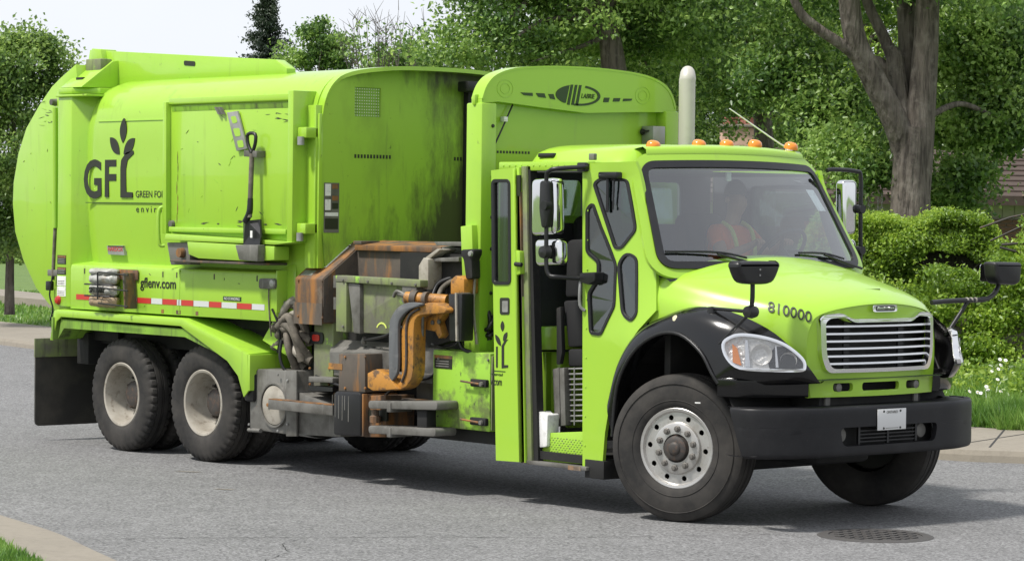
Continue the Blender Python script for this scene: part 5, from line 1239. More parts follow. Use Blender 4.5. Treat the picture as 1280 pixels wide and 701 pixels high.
bo = [(-half_l + .08, .525), (half_l - .08, .525), (half_l, .60), (half_l, .885), (-half_l, .885), (-half_l, .86)]
bo = rpoly(densify([(-half_l + .13, .525), (half_l - .13, .525), (half_l, .885), (-half_l, .885)], .1), .02, 2)
bm_ = plate('bumper', [bo, bh], .04, bump_map(0), M_bump, T, .08, 40)
mk('bumper_top', [(p_.x, p_.y, .878) for p_ in pv] + [(p_.x - .16, p_.y * .9, .885) for p_ in pv], [(i, i + 1, len(pv) + i + 1, len(pv) + i) for i in range(len(pv) - 1)], M_bump, bm_)
mk('bumper_bottom', [(p_.x, p_.y, .535) for p_ in pv] + [(p_.x - .16, p_.y * .9, .53) for p_ in pv], [(i, i + 1, len(pv) + i + 1, len(pv) + i) for i in range(len(pv) - 1)], M_bump, bm_)
bx('bumper_recess', (.98, 1.02), (-.6, .6), (.57, .77), M_dark, bm_)
for y in (-.72, .72):
    plate('bumper_seam', [rect(y - .004, y + .004, .53, .88)], .003, bump_map(.0215), M_ink, bm_)
for i in range(4): bx('intake_bar', (1.085, 1.10), (-.30, .34), (.618 + i * .026, .627 + i * .026), M_black, bm_)
for i in range(3): bx('intake_bar', (1.086, 1.104), (-.30 + i * .31, -.28 + i * .31), (.605, .73), M_black, bm_)
for y in (-.44, .43):
    lathe('fog_lamp', [(0, .02), (.05, .015), (.06, 0), (.06, -.05)], (1.05, y, .675), (1, 0, 0), M_steel, bm_, 20)
M_plate = mat('plate_white', (.62, .62, .61), .45)
plq = bx('number_plate', (1.152, 1.158), (-.155, .155), (.702, .855), M_plate, T, .004)
text('plate_lettering', 'ONTARIO', (-.06, .06, .822, .842), MF(1.159), M_steel, plq, .002)
for y in (-.09, .09):
    for z in (.716, .838): lathe('plate_screw', [(0, .006), (.007, .005), (.009, 0)], (1.158, y, z), (1, 0, 0), M_ink, plq, 10)
bx('plate_caption', (1.1582, 1.159), (-.07, .07), (.714, .718), M_steel, plq)
bx('radiator_shroud', (.85, .93), (-.42, .42), (.80, .95), M_steel, T, .006)
for y in (-.48, .48): bx('hood_stay', (.94, .97), (y - .025, y + .025), (.86, .96), M_steel, T, .004)
bx('front_under', (.1, .95), (-.55, .55), (.55, .95), M_dark, T)

# ---------------- mirrors and stack
def side_mirror(s):
    XF.append(Matrix.Scale(-1, 4, (0, 1, 0)) if s > 0 else Matrix.Identity(4))
    y = -1.40
    br = tube('mirror_bracket', [(-0.859,-1.160,2.592),(-0.849,-1.250,2.584),(-0.951,-1.400,2.570),(-1.009,-1.420,2.552),(-1.043,-1.420,2.492),(-1.036,-1.420,2.097),(-1.031,-1.420,1.845),(-1.005,-1.410,1.774),(-0.949,-1.380,1.763),(-0.875,-1.220,1.752),(-0.814,-1.170,1.747)], .017, M_black, T, 5, 10)
    bx('bracket_foot', (-.93, -.84), (-1.22, -1.15), (2.55, 2.62), M_black, br, .01)
    prism('bracket_foot', rpoly([(-0.862,1.794),(-0.695,1.804),(-0.694,1.738),(-0.764,1.707),(-0.861,1.728)], .015), 'S', -1.24, -1.14, M_black, br, .008)
    mi = prism('mirror_head', rpoly([(-1.270,2.493),(-1.007,2.504),(-0.991,2.079),(-1.262,2.063)], .05), 'S', -1.38, -1.26, M_chrome, T, .03, seg=4)
    prism('mirror_arm_shield', rpoly([(-1.088,2.480),(-1.007,2.480),(-0.985,2.265),(-1.010,2.127),(-1.064,2.126),(-1.093,2.264)], .03), 'S', -1.45, -1.39, M_black, mi, .012)
    lathe('mirror_clamp', [(0, -.03), (.035, -.03), (.035, .03), (0, .03)], [(-1.006,-1.450,2.294)][0], (0, 1, 0), M_black, mi, 14)
    m2 = prism('mirror_head', rpoly([(-1.225,2.040),(-0.936,2.050),(-0.924,1.853),(-1.212,1.835)], .05), 'S', -1.38, -1.28, M_chrome, T, .03, seg=4)
    lathe('mirror_clamp', [(0, -.06), (.045, -.05), (.055, 0)], [(-1.047,-1.400,1.946)][0], (0, 1, 0), M_black, m2, 16)
    # convex mirror on the fender
    hm = prism('hood_mirror', [(v.x, v.y) for v in spline([(a, b, 0) for a, b in [(-1.365, 1.895), (-1.33, 1.915), (-1.15, 1.92), (-.97, 1.915), (-.935, 1.895), (-.965, 1.82), (-1.02, 1.765), (-1.15, 1.755), (-1.28, 1.765), (-1.335, 1.82)]], 3, True)], 'F', .80, .92, M_black, T, .03, seg=3)
    tube('mirror_post', [(.84, -1.14, 1.76), (.84, -1.14, 1.66), (.83, -1.14, 1.57)], .017, M_black, hm, 3, 8)
    lathe('mirror_joint', [(0, -.05), (.04, -.045), (.048, 0), (.04, .04), (0, .045)], (.83, -1.14, 1.56), (0, 1, 0), M_black, hm, 14)
    tube('mirror_stay', [(.83, -1.14, 1.56), (.40, -1.10, 1.57)], .013, M_black, hm, 0, 8)
    tube('mirror_stay', [(.83, -1.14, 1.56), (.47, -1.20, 1.24)], .013, M_black, hm, 0, 8)
    lathe('stay_foot', [(0, .02), (.03, .015), (.035, -.03)], (.40, -1.10, 1.565), (0, 0, 1), M_black, hm, 12)
    for z in (1.86, 1.82): lathe('mirror_screw', [(0, .004), (.007, .003), (.008, 0)], (.921, -1.15, z), (1, 0, 0), M_greysteel, hm, 8)
    XF.pop()
side_mirror(-1)
br = tube('mirror_bracket', [(-.45, 1.02, 2.60), (-.45, 1.10, 2.61), (-.45, 1.36, 2.60), (-.45, 1.42, 2.55), (-.45, 1.425, 2.2), (-.45, 1.43, 1.90), (-.42, 1.36, 1.84), (-.36, 1.10, 1.84)], .017, M_black, T, 5, 10)
mi = prism('mirror_head', rpoly(rect(1.235, 1.40, 2.10, 2.53), .05), 'F', -.56, -.46, M_chrome, T, .03, seg=4)
lathe('mirror_clamp', [(0, -.03), (.035, -.03), (.035, .03), (0, .03)], (-.45, 1.42, 2.30), (1, 0, 0), M_black, mi, 14)
m2 = prism('mirror_head', rpoly(rect(1.24, 1.41, 1.88, 2.06), .05), 'F', -.55, -.47, M_chrome, T, .03, seg=4)
lathe('mirror_clamp', [(0, -.03), (.035, -.03), (.035, .03), (0, .03)], (-.45, 1.425, 1.97), (1, 0, 0), M_black, m2, 14)
hm = prism('hood_mirror', rpoly([(1.54, 1.905), (1.87, 1.90), (1.855, 1.75), (1.80, 1.725), (1.60, 1.735), (1.56, 1.78)], .03), 'F', .70, .84, M_black, T, .03, seg=3)
prism('mirror_glass', rpoly(rect(1.57, 1.83, 1.75, 1.885), .03), 'F', .655, .66, M_chrome, hm)
tube('mirror_post', [(.78, .86, 1.60), (.78, 1.10, 1.61), (.78, 1.45, 1.615), (.77, 1.58, 1.64), (.76, 1.66, 1.70), (.76, 1.68, 1.76)], .019, M_black, hm, 4, 8)
tube('mirror_stay', [(.78, 1.28, 1.60), (.72, 1.10, 1.34)], .015, M_black, hm, 0, 8)
for y in (1.26, 1.31, 1.36): tube('tape_ring', [(.78, y, 1.614), (.78, y + .018, 1.614)], .0205, M_rim, hm, 0, 8)
sk = lathe('exhaust_stack', [(.06, 1.2), (.06, 1.6), (.068, 1.65), (.068, 3.36)], (-1.97, .96, 0), (0, 0, 1), M_beige, T, 28)
tube('stack_elbow', [(-1.97, .96, 3.34), (-1.97, .965, 3.37), (-1.985, .98, 3.41), (-2.0, 1.0, 3.43)], [.068, .068, .062, .05], M_beige, sk, 4, 18)
tube('window_hanger', [(-0.729,2.539),(-0.715,2.353),(-0.703,2.234)][:0] or [(-.68, -1.13, 2.53), (-.67, -1.14, 2.40), (-.66, -1.15, 2.25)], .012, M_black, T, 0, 6)
tube('window_hanger', [(-.62, -1.12, 2.53), (-.615, -1.13, 2.40), (-.61, -1.14, 2.27)], .007, M_black, T, 0, 6)
bx('hanger_bracket', (-.76, -.56), (-1.16, -1.09), (2.50, 2.55), M_black, T, .012)

# ================================================================ things carried by the truck
sh = empty('shovel', [(-4.830,-1.400,1.977)][0])
tag(sh, 'used round-handled shovel hanging blade down on the hopper door', 'shovel')
so = Vector(sh.location)
def SL(pts): return [Vector(q) - so for q in pts]
tube('shaft', SL([(-4.887,-1.360,2.714),(-4.871,-1.390,2.168)]), .022, M_hose, sh, 0, 10)
tube('socket', SL([(-4.869,-1.385,2.332),(-4.872,-1.390,2.216),(-4.929,-1.390,2.133)]), [.024, .028, .03], M_black, sh, 4, 10)
tube('grip', SL([(-4.887,-1.360,2.714),(-4.946,-1.360,2.797),(-4.948,-1.360,2.879),(-4.843,-1.360,2.878),(-4.842,-1.360,2.796),(-4.887,-1.360,2.714)]), .016, M_black, sh, 3, 8)
bl = [(-5.020,2.160),(-4.915,2.140),(-4.775,2.155),(-4.692,2.007),(-4.714,1.918),(-4.829,1.896),(-4.946,1.935)]
V = []; F = []
for i, (x, z) in enumerate(bl): V += [(x - so.x, -1.40 - so.y + (.05 if i in (0, 2) else 0), z - so.z), (x - so.x, -1.385 - so.y + (.05 if i in (0, 2) else 0), z - so.z)]
n_ = len(bl)
F = [tuple(i * 2 for i in range(n_)), tuple(i * 2 + 1 for i in range(n_))[::-1]] + [(i * 2, ((i + 1) % n_) * 2, ((i + 1) % n_) * 2 + 1, i * 2 + 1) for i in range(n_)]
mk('blade', V, F, M_black, sh)
bx('price_tag', (.0, .03), (-.012, -.008), (.02, .08), M_white, sh)

bag = empty('spill_kit_bag', (-7.23, -1.27, 1.36))
tag(bag, 'grey plastic wrapped spill kit bag strapped to the side above the rear wheels', 'bag')
def bag_roll(name, z0, z1, m, x0=-.26, x1=.16, y=-.02):
    V, F = [], []; zc = (z0 + z1) / 2; rz_ = (z1 - z0) / 2
    n_, k_ = 16, 14
    for i in range(k_ + 1):
        t = i / k_; e = (1 - abs(2 * t - 1) ** 6) ** .5
        for j in range(n_):
            a = 2 * math.pi * j / n_; w = 1 + .07 * math.sin(7 * t * 3 + 3 * a)
            V.append((x0 + (x1 - x0) * t, y + .075 * e * math.cos(a) * w, zc + rz_ * (.6 + .4 * e) * math.sin(a) * w))
    for i in range(k_):
        for j in range(n_): F.append((i * n_ + j, i * n_ + (j + 1) % n_, (i + 1) * n_ + (j + 1) % n_, (i + 1) * n_ + j))
    F += [tuple(range(n_)), tuple(range(k_ * n_, (k_ + 1) * n_))]
    return mk(name, V, F, m, bag, 60)
M_bagd = mat('dusty_brown_bag', (.34, .25, .16), .5, dirt=[(8, .45, .65, (.2, .13, .07), .7)], bump=(14, .8, .03))
bag_roll('bag_fold', -.04, .07, M_bagd); bag_roll('bag_fold', .065, .175, M_bag); bag_roll('bag_fold', .17, .27, M_bag); bag_roll('bag_fold', .255, .32, M_bag)
text('bag_lettering', 'SPILL KIT', (-.18, .07, .095, .145), MS(-.10), M_ink, bag, .01)
for z in (.065, .17): tube('strap', [(-.27, -.06, z), (-.25, -.105, z), (.14, -.105, z), (.17, -.06, z)], .008, M_black, bag, 0, 6)

cbd = empty('clipboard', (-.40, .12, 1.83))
tag(cbd, 'pale clipboard of papers lying on the dashboard behind the windscreen', 'clipboard')
prism('paper', [(-.16, -.18), (.16, -.18), (.16, .16), (-.16, .16)], 'T', 0, .012, M_white, cbd, .003)
bx('clip', (-.15, -.11), (-.05, .05), (.013, .03), M_greysteel, cbd, .004)
stp = mk('window_sticker', [WS(.74, .66, -.006), WS(.86, .66, -.006), WS(.90, .48, -.006), WS(.78, .48, -.006)], [(0, 1, 2, 3)], M_white, T)

# seams and rivets on the cab
for k in range(9): lathe('rivet', [(0, -.005), (.006, -.004), (.008, 0)], (-.835, -1.186, .5 + k * .22), (0, 1, 0), M_cab, T, 8)
for k in range(14): lathe('rivet', [(0, -.005), (.006, -.004), (.008, 0)], (-1.80 + k * .07, -1.191, 2.60), (0, 1, 0), M_cab, T, 8)

# ================================================================ driver
def skin_person(name, loc, verts, edges, radii, root, m, parent=None):
    me = bpy.data.meshes.new(name); me.from_pydata(verts, edges, [])
    o = bpy.data.objects.new(name, me); COL.objects.link(o); o.location = loc
    me.materials.append(m)
    o.modifiers.new('skin', 'SKIN').use_smooth_shade = True
    for i, sv in enumerate(me.skin_vertices[0].data):
        sv.radius = radii[i] if isinstance(radii[i], tuple) else (radii[i], radii[i]); sv.use_root = (i == root)
    sb = o.modifiers.new('sub', 'SUBSURF'); sb.levels = 1; sb.render_levels = 2
    if parent: o.parent = parent
    return o
pv_, pe_, pr_ = [], [], []
def pj(p_, r_, fr=None):
    pv_.append(p_); pr_.append(r_)
    if fr is not None: pe_.append((fr, len(pv_) - 1))
    return len(pv_) - 1
pel = pj((0, 0, .10), .15); w_s = pj((.02, 0, .26), .14, pel); ch = pj((.03, 0, .44), (.17, .13), w_s); nk0 = pj((.05, 0, .58), .075, ch); nk = pj((.07, 0, .65), .055, nk0)
hd1 = pj((.10, 0, .72), (.072, .085), nk); hd2 = pj((.10, 0, .79), (.08, .098), hd1); hd3 = pj((.095, 0, .865), (.06, .075), hd2)
ns = pj((.195, 0, .765), .014, hd2)
for s in (-1, 1):
    shd = pj((.03, s * .19, .52), .07, ch); el = pj((.22, s * .25, .33), .048, shd); wr = pj((.42, s * .17, .42), .03, el); pm = pj((.47, s * .16, .45), .036, wr)
    for k, (dy, ln) in enumerate(((-.03, .032), (-.01, .038), (.01, .036), (.03, .03))):
        a_ = pj((.51, s * .16 + dy, .47), .0095, pm); b_ = pj((.51 + ln, s * .16 + dy, .455), .009, a_); pj((.50 + ln, s * .16 + dy, .425), .008, b_)
    t_ = pj((.475, s * .115, .455), .0105, pm); pj((.505, s * .105, .44), .009, t_)
    hp = pj((.12, s * .10, .06), .10, pel); kn = pj((.46, s * .14, .08), .07, hp); an = pj((.52, s * .14, -.28), .045, kn); pj((.64, s * .14, -.32), .04, an)
drv = skin_person('person', (-1.13, .60, 1.58), pv_, pe_, pr_, pel, M_skin)
tag(drv, 'driver in an orange and lime safety vest seated at the steering wheel', 'person')
vv, ve, vr = [], [], []
def vj(p_, r_, fr=None):
    vv.append(p_); vr.append(r_)
    if fr is not None: ve.append((fr, len(vv) - 1))
    return len(vv) - 1
v0 = vj((0, 0, .08), .165); v1 = vj((.02, 0, .26), .155, v0); v2 = vj((.03, 0, .44), (.19, .148), v1); v3 = vj((.045, 0, .55), .085, v2)
for s in (-1, 1):
    a_ = vj((.03, s * .19, .52), .078, v2); vj((.15, s * .235, .40), .062, a_)
skin_person('vest', (0, 0, 0), vv, ve, vr, 0, M_hiviz, drv)
for s in (-1, 1):
    tube('vest_band', [(.20, s * .10, .20), (.215, s * .10, .38), (.16, s * .11, .54), (.06, s * .11, .60)], .018, M_hivy, drv, 4, 8)
V, F = [], []
for i in range(9):
    th = math.pi * .52 * i / 8
    for j in range(20):
        a = 2 * math.pi * j / 20
        V.append((.088 + .092 * math.sin(th) * math.cos(a), .095 * math.sin(th) * math.sin(a), .83 + .115 * math.cos(th)))
for i in range(8):
    for j in range(20): F.append((i * 20 + j, i * 20 + (j + 1) % 20, (i + 1) * 20 + (j + 1) % 20, (i + 1) * 20 + j))
mk('hair', V, F, M_hair, drv, 70)
for s in (-1, 1):
    lathe('ear', [(0, .012), (.022, .008), (.026, 0)], (.095, s * .098, .78), (0, s, 0), M_skin, drv, 10)
    lathe('eye', [(0, .008), (.008, .006), (.011, 0)], (.172, s * .033, .80), (1, 0, 0), M_ink, drv, 8)
prism('mouth', rpoly(rect(-.025, .025, .712, .720), .004), 'F', .165, .176, M_redtape, drv)

# ================================================================ street details
mh = empty('manhole_cover', (1.50, -.55, 0))
tag(mh, 'round iron manhole cover in the road before the bumper', 'manhole cover')
M_iron = mat('weathered_iron', (.075, .072, .07), .7, metal=.2, dirt=[(20, .45, .65, (.07, .065, .06), .7)])
lathe('frame_ring', [(.33, -.01), (.33, .010), (.39, .010), (.41, .002)], (0, 0, 0), (0, 0, 1), M_iron, mh, 48)
lathe('lid', [(0, .006), (.322, .006), (.325, -.01)], (0, 0, 0), (0, 0, 1), M_iron, mh, 48)
for i in range(7):
    for j in range(7):
        x, y = -.27 + i * .09, -.27 + j * .09
        if x * x + y * y < .085: bx('lid_stud', (x - .025, x + .025), (y - .025, y + .025), (.0065, .014), M_iron, mh)
M_crack = mat('road_crack', (.03, .03, .03), .95)
def crack(path, w):
    pts_ = []
    for i in range(len(path) - 1):
        a, b = Vector(path[i]), Vector(path[i + 1]); n_ = max(2, int((b - a).length / .06))
        for j in range(n_): pts_.append(a.lerp(b, j / n_) + Vector((random.uniform(-.012, .012), random.uniform(-.012, .012))))
    V, F = [], []
    for i, q in enumerate(pts_):
        ww = w * random.uniform(.3, 1.1)
        V += [(q.x, q.y - ww, .004), (q.x, q.y + ww, .004)]
        if i: F.append((i * 2 - 2, i * 2 - 1, i * 2 + 1, i * 2))
    mk('crack', V, F, M_crack, road)
crack([(-1.361,-5.526),(-1.415,-5.055),(-1.225,-4.665),(-0.964,-4.253),(-0.606,-3.704),(-0.181,-3.059),(0.302,-2.455),(0.651,-1.794)], .010)
crack([(-12.259,0.579),(-12.055,0.679),(-11.848,0.786)], .008)
crack([(0.651,-1.794),(0.973,-1.168),(1.204,-0.923)], .008)
crack([(1.796,-0.332),(1.866,0.104),(2.068,0.477)], .007)
crack([(0.152,-4.862),(-0.129,-4.465),(-0.506,-4.239),(-0.713,-3.897)], .006)
for pth in ([(-5.198,-1.881),(-5.033,-1.765)], [(-3.792,-2.484),(-3.655,-2.395)]):
    a, b = pth
    mk('scuff_mark', [(a[0], a[1] - .02, .004), (b[0], b[1] - .03, .004), (b[0], b[1] + .02, .004), (a[0], a[1] + .02, .004)], [(0, 1, 2, 3)], M_conc, road)
# pavement joints
fo_ = offs(far_s, .21); fi_ = offs(far_s, 2.15)
for i in range(8, len(far_s) - 20, 5):
    a, b = Vector(fo_[i]), Vector(fi_[i]); t = (b - a).normalized(); n_ = Vector((-t.y, t.x)) * .009
    if (a - Vector((14, -15))).length > 60: continue
    mk('pavement_joint', [(*(a - n_), .1195), (*(a + n_), .1195), (*(b + n_), .1435), (*(b - n_), .1435)], [(0, 1, 2, 3)], M_crack, bpy.data.objects['pavement'])

# ================================================================ foliage
rng = np.random.default_rng(5)
def leaf_mesh(name, C, size, m, parent=None, up=.3, flat=.5, aspect=.62):
    """many folded rhombic leaves at centres C (n,3)"""
    n = len(C); s = size * rng.uniform(.6, 1.25, n)[:, None]
    d = rng.normal(size=(n, 3)); d[:, 2] -= up; d /= np.linalg.norm(d, axis=1)[:, None]
    k = rng.normal(size=(n, 3)) * (1.25 - flat); k[:, 2] += .55; k[:, 0] += .25; k[:, 1] -= .3
    w = np.cross(d, k); w /= np.linalg.norm(w, axis=1)[:, None] + 1e-9
    nn = np.cross(w, d)
    V = np.empty((n, 4, 3)); V[:, 0] = C - d * s * .5; V[:, 2] = C + d * s * .5
    V[:, 1] = C + w * s * aspect * .5 + nn * s * .14 - d * s * .06; V[:, 3] = C - w * s * aspect * .5 + nn * s * .14 - d * s * .06
    me = bpy.data.meshes.new(name); me.vertices.add(n * 4); me.vertices.foreach_set('co', V.astype(np.float32).ravel())
    idx = (np.arange(n)[:, None] * 4 + np.array([0, 1, 2, 0, 2, 3])[None]).astype(np.int32).ravel()
    me.loops.add(n * 6); me.loops.foreach_set('vertex_index', idx)
    me.polygons.add(n * 2); me.polygons.foreach_set('loop_start', np.arange(n * 2, dtype=np.int32) * 3)
    me.update(); me.validate()
    return link(name, me, m, parent)

def blob_centres(blobs, ncl, hollow=.55):
    """cluster centres scattered through ellipsoids (x,y,z,rx,ry,rz), more towards the outside"""
    vol = np.array([b[3] * b[4] * b[5] for b in blobs]); cnt = np.maximum(1, (ncl * vol / vol.sum())).astype(int); out = []
    for b, c in zip(blobs, cnt):
        d = rng.normal(size=(c, 3)); d /= np.linalg.norm(d, axis=1)[:, None]
        r = hollow + (1 - hollow) * rng.uniform(0, 1, c) ** .6
        r *= rng.uniform(.85, 1.12, c)
        out.append(np.array(b[:3]) + d * r[:, None] * np.array(b[3:]))
    return np.concatenate(out)

def clusters(cc, per, rad, dens=None):
    n = len(cc); reps = rng.integers(int(per * .5), int(per * 1.4), n)
    idx = np.repeat(np.arange(n), reps); rr = rad * rng.uniform(.6, 1.3, n)
    d = rng.normal(size=(len(idx), 3)) * np.array([1, 1, .55]); d *= rr[idx][:, None] * .42
    return cc[idx] + d

def tree(name, label, base, trunk, trunk_r, blobs, ncl, per, rad, leaf, m, group=None, limbs=14, twig=M_bark):
    """base: world point; trunk: points relative to base; blobs relative to base"""
    t = empty(name, base); tag(t, label, 'tree', group)
    V, F = [], []
    tp = spline(trunk, 5); rr = [trunk_r * (1 - .72 * i / (len(tp) - 1)) for i in range(len(tp))]
    tube_geo(tp, rr, 10, V, F)
    cc = blob_centres(blobs, ncl)
    top_ = Vector(tp[-1])
    for i in rng.choice(len(cc), min(limbs, len(cc)), replace=False):
        e = Vector(cc[i]); k = int(len(tp) * rng.uniform(.45, .98)); s = Vector(tp[min(k, len(tp) - 1)])
        mid = s.lerp(e, .5) + Vector((rng.uniform(-.2, .2), rng.uniform(-.2, .2), rng.uniform(.0, .4)))
        pts_ = spline([s, mid, e], 4); r0 = trunk_r * rng.uniform(.16, .34)
        tube_geo(pts_, [r0 * (1 - .85 * j / (len(pts_) - 1)) for j in range(len(pts_))], 6, V, F)
    mk('trunk', V, F, twig, t, 60)
    leaf_mesh('crown', clusters(cc, per, rad), leaf, m, t)
    return t

def W(d, u, v):
    """a place by distance from the street corner and direction, used only to set out the trees"""
    raise RuntimeError

# --- the forked maple behind the hedge
mt = empty('maple_tree', [(-9.841,12.945,1.936)][0][:2] + (.3,))
tag(mt, 'big maple with a thick forked grey trunk behind the clipped hedge', 'tree')
b0 = Vector(mt.location)
def ML(pts): return [Vector(q) - b0 for q in pts]
V, F = [], []
def limb(pts, r0, r1, n=14, k=6):
    p_ = spline(pts, k); tube_geo(p_, [r0 + (r1 - r0) * i / (len(p_) - 1) for i in range(len(p_))], n, V, F)
limb(ML([[(-9.853,12.919,1.618)][0], [(-9.863,12.931,2.253)][0], [(-9.871,12.944,2.836)][0], [(-9.859,12.980,3.419)][0]]), .29, .23)
limb(ML([[(-9.885,12.918,2.571)][0], [(-9.927,12.889,3.100)][0], [(-9.969,12.705,3.518)][0], [(-10.112,12.410,4.091)][0], [(-10.211,12.164,4.608)][0], [(-10.233,12.015,5.387)][0], [(-10.305,11.957,6.014)][0]]), .20, .12)
limb(ML([[(-9.836,12.974,2.572)][0], [(-9.816,13.017,3.102)][0], [(-9.801,13.062,3.844)][0], [(-9.790,13.099,4.480)][0], [(-9.788,13.128,5.222)][0], [(-9.776,13.174,6.070)][0]]), .215, .14)
limb(ML([[(-9.888,12.918,2.677)][0], [(-9.945,12.875,3.259)][0], [(-10.069,12.907,3.845)][0], [(-10.124,12.862,4.354)][0], [(-10.160,12.823,4.396)][0]]), .16, .10)
limb(ML([[(-10.158,12.969,4.168)][0], [(-10.296,12.828,4.645)][0], [(-10.441,12.678,5.069)][0], [(-10.561,12.562,5.653)][0]]), .085, .06)
limb(ML([[(-10.117,13.156,3.855)][0], [(-10.141,13.152,4.496)][0], [(-10.179,13.133,5.136)][0], [(-10.213,13.122,5.883)][0]]), .14, .11)
limb(ML([[(-10.098,12.426,4.091)][0], [(-10.261,12.099,4.429)][0], [(-10.441,11.750,4.670)][0], [(-10.551,11.480,4.900)][0], [(-10.595,11.291,5.256)][0]]), .085, .05)
limb(ML([[(-10.183,12.936,4.061)][0], [(-10.315,12.794,4.293)][0], [(-10.421,12.673,4.323)][0]]), .09, .05)
limb(ML([[(-9.778,13.076,3.527)][0], [(-9.795,13.826,3.765)][0], [(-9.757,14.624,3.574)][0], [(-9.783,15.350,3.431)][0]]), .05, .02, 8)
limb(ML([[(-9.771,13.025,1.937)][0], [(-9.832,12.943,1.618)][0]]), .30, .36)
mk('trunk', V, F, M_bark, mt, 60)
tv = np.array([[(-9.942,12.972,5.749)][0], [(-12.215,13.408,5.698)][0], [(-10.588,15.257,5.281)][0], [(-11.038,12.988,3.166)][0], [(-10.222,14.852,3.589)][0], [(-10.230,14.043,2.531)][0]]) - np.array(b0)
tw = np.array([[(-10.653,12.808,2.836)][0], [(-11.742,13.265,3.676)][0], [(-9.930,14.094,2.858)][0], [(-9.451,14.345,3.022)][0], [(-9.625,14.741,2.651)][0], [(-12.360,13.187,4.243)][0], [(-10.256,14.698,4.573)][0], [(-9.718,14.016,2.425)][0]]) - np.array(b0)
blobs = [(*tv[0], 2.2, 2.0, .9), (*tv[1], 1.3, 1.4, .8), (*tv[2], 1.2, 1.2, .7), (*tv[3], .42, .5, .32), (*tv[4], .7, .8, .5), (*tv[5], .26, .3, .24)]
blobs += [(*tw[0], .28, .4, .25), (*tw[1], .45, .5, .4), (*tw[2], .22, .3, .2), (*tw[5], .5, .6, .5), (*tw[6], .6, .7, .6)]
cc = np.concatenate([blob_centres(blobs[:3], 170, .3)] + [blob_centres([b_], max(5, int(70 * b_[3] * b_[4] / .3)), .2) for b_ in blobs[3:]])
# keep the fork itself in sight
leaf_mesh('crown', clusters(cc, 170, .46), .084, L_maple, mt)

GRP = 'broadleaf trees beyond the road'
def place(pt): return (pt[0], pt[1], .35)
def rel(base, pts): return [tuple(np.array(q) - np.array(base)) for q in pts]
# --- tall maple behind the truck bodies
bs = place([(-16.866,14.064,3.061)][0]); tr_ = rel(bs, [[(-16.823,14.053,1.460)][0], [(-16.549,13.840,3.664)][0], [(-16.459,13.673,4.567)][0], [(-16.547,13.595,5.172)][0], [(-16.681,13.461,5.716)][0], [(-16.907,13.539,6.585)][0]])
bl_ = rel(bs, [[(-17.143,13.852,5.888)][0], [(-17.180,12.261,5.188)][0], [(-17.483,11.895,4.677)][0], [(-17.022,15.473,4.855)][0], [(-17.518,13.380,4.773)][0], [(-16.169,14.965,5.783)][0], [(-17.433,11.993,5.785)][0], [(-18.059,11.989,4.507)][0]])
tree('broadleaf_tree', 'leafy maple rising behind the hopper of the truck', bs, tr_, .26,
     [(*bl_[0], 1.9, 1.8, 1.2), (*bl_[1], 1.1, 1.3, .9), (*bl_[2], .75, 1.0, .55), (*bl_[3], 1.0, 1.2, .8), (*bl_[4], 1.1, 1.1, .6), (*bl_[5], 1.2, 1.3, 1.1), (*bl_[6], .8, 1.0, .9), (*bl_[7], .5, .8, .4)], 270, 215, .54, .084, L_maple, GRP, 18)
# --- dark tree behind the cab
bs = place([(-18.153,18.679,3.167)][0]); tr_ = rel(bs, [[(-18.063,18.717,1.419)][0], [(-18.116,18.731,3.437)][0], [(-18.247,18.641,5.050)][0], [(-18.334,18.601,6.664)][0]])
bl_ = rel(bs, [[(-18.405,18.495,5.989)][0], [(-18.022,17.370,4.850)][0], [(-17.767,18.430,5.022)][0], [(-17.575,17.863,4.331)][0], [(-18.086,17.265,3.992)][0], [(-18.546,19.769,3.673)][0]])
tree('broadleaf_tree', 'dark leafy tree rising behind the cab and beige stack', bs, tr_, .22,
     [(*bl_[0], 2.0, 1.8, 1.3), (*bl_[1], 1.1, 1.2, .8), (*bl_[2], 1.1, 1.2, .8), (*bl_[3], .9, 1.0, .45), (*bl_[4], .6, .8, .5), (*bl_[5], .8, .9, .55)], 215, 210, .54, .086, L_dark, GRP, 18)
# --- tree at the right edge
bs = place([(-12.617,18.937,3.139)][0]); tr_ = rel(bs, [[(-12.494,19.019,1.541)][0], [(-12.577,18.984,3.140)][0], [(-12.694,18.900,4.493)][0], [(-12.858,18.772,6.091)][0]])
bl_ = rel(bs, [[(-12.841,18.768,5.475)][0], [(-12.330,17.784,4.195)][0], [(-12.034,18.097,3.479)][0], [(-13.263,18.251,4.605)][0], [(-12.515,17.554,3.710)][0]])
tree('broadleaf_tree', 'shaded tree with dark limbs at the right edge', bs, tr_, .17,
     [(*bl_[0], 1.2, 1.4, 1.1), (*bl_[1], .8, .9, .7), (*bl_[2], .65, .8, .6), (*bl_[3], .7, .8, .6), (*bl_[4], .55, .6, .4)], 155, 200, .52, .084, L_dark, GRP, 12)
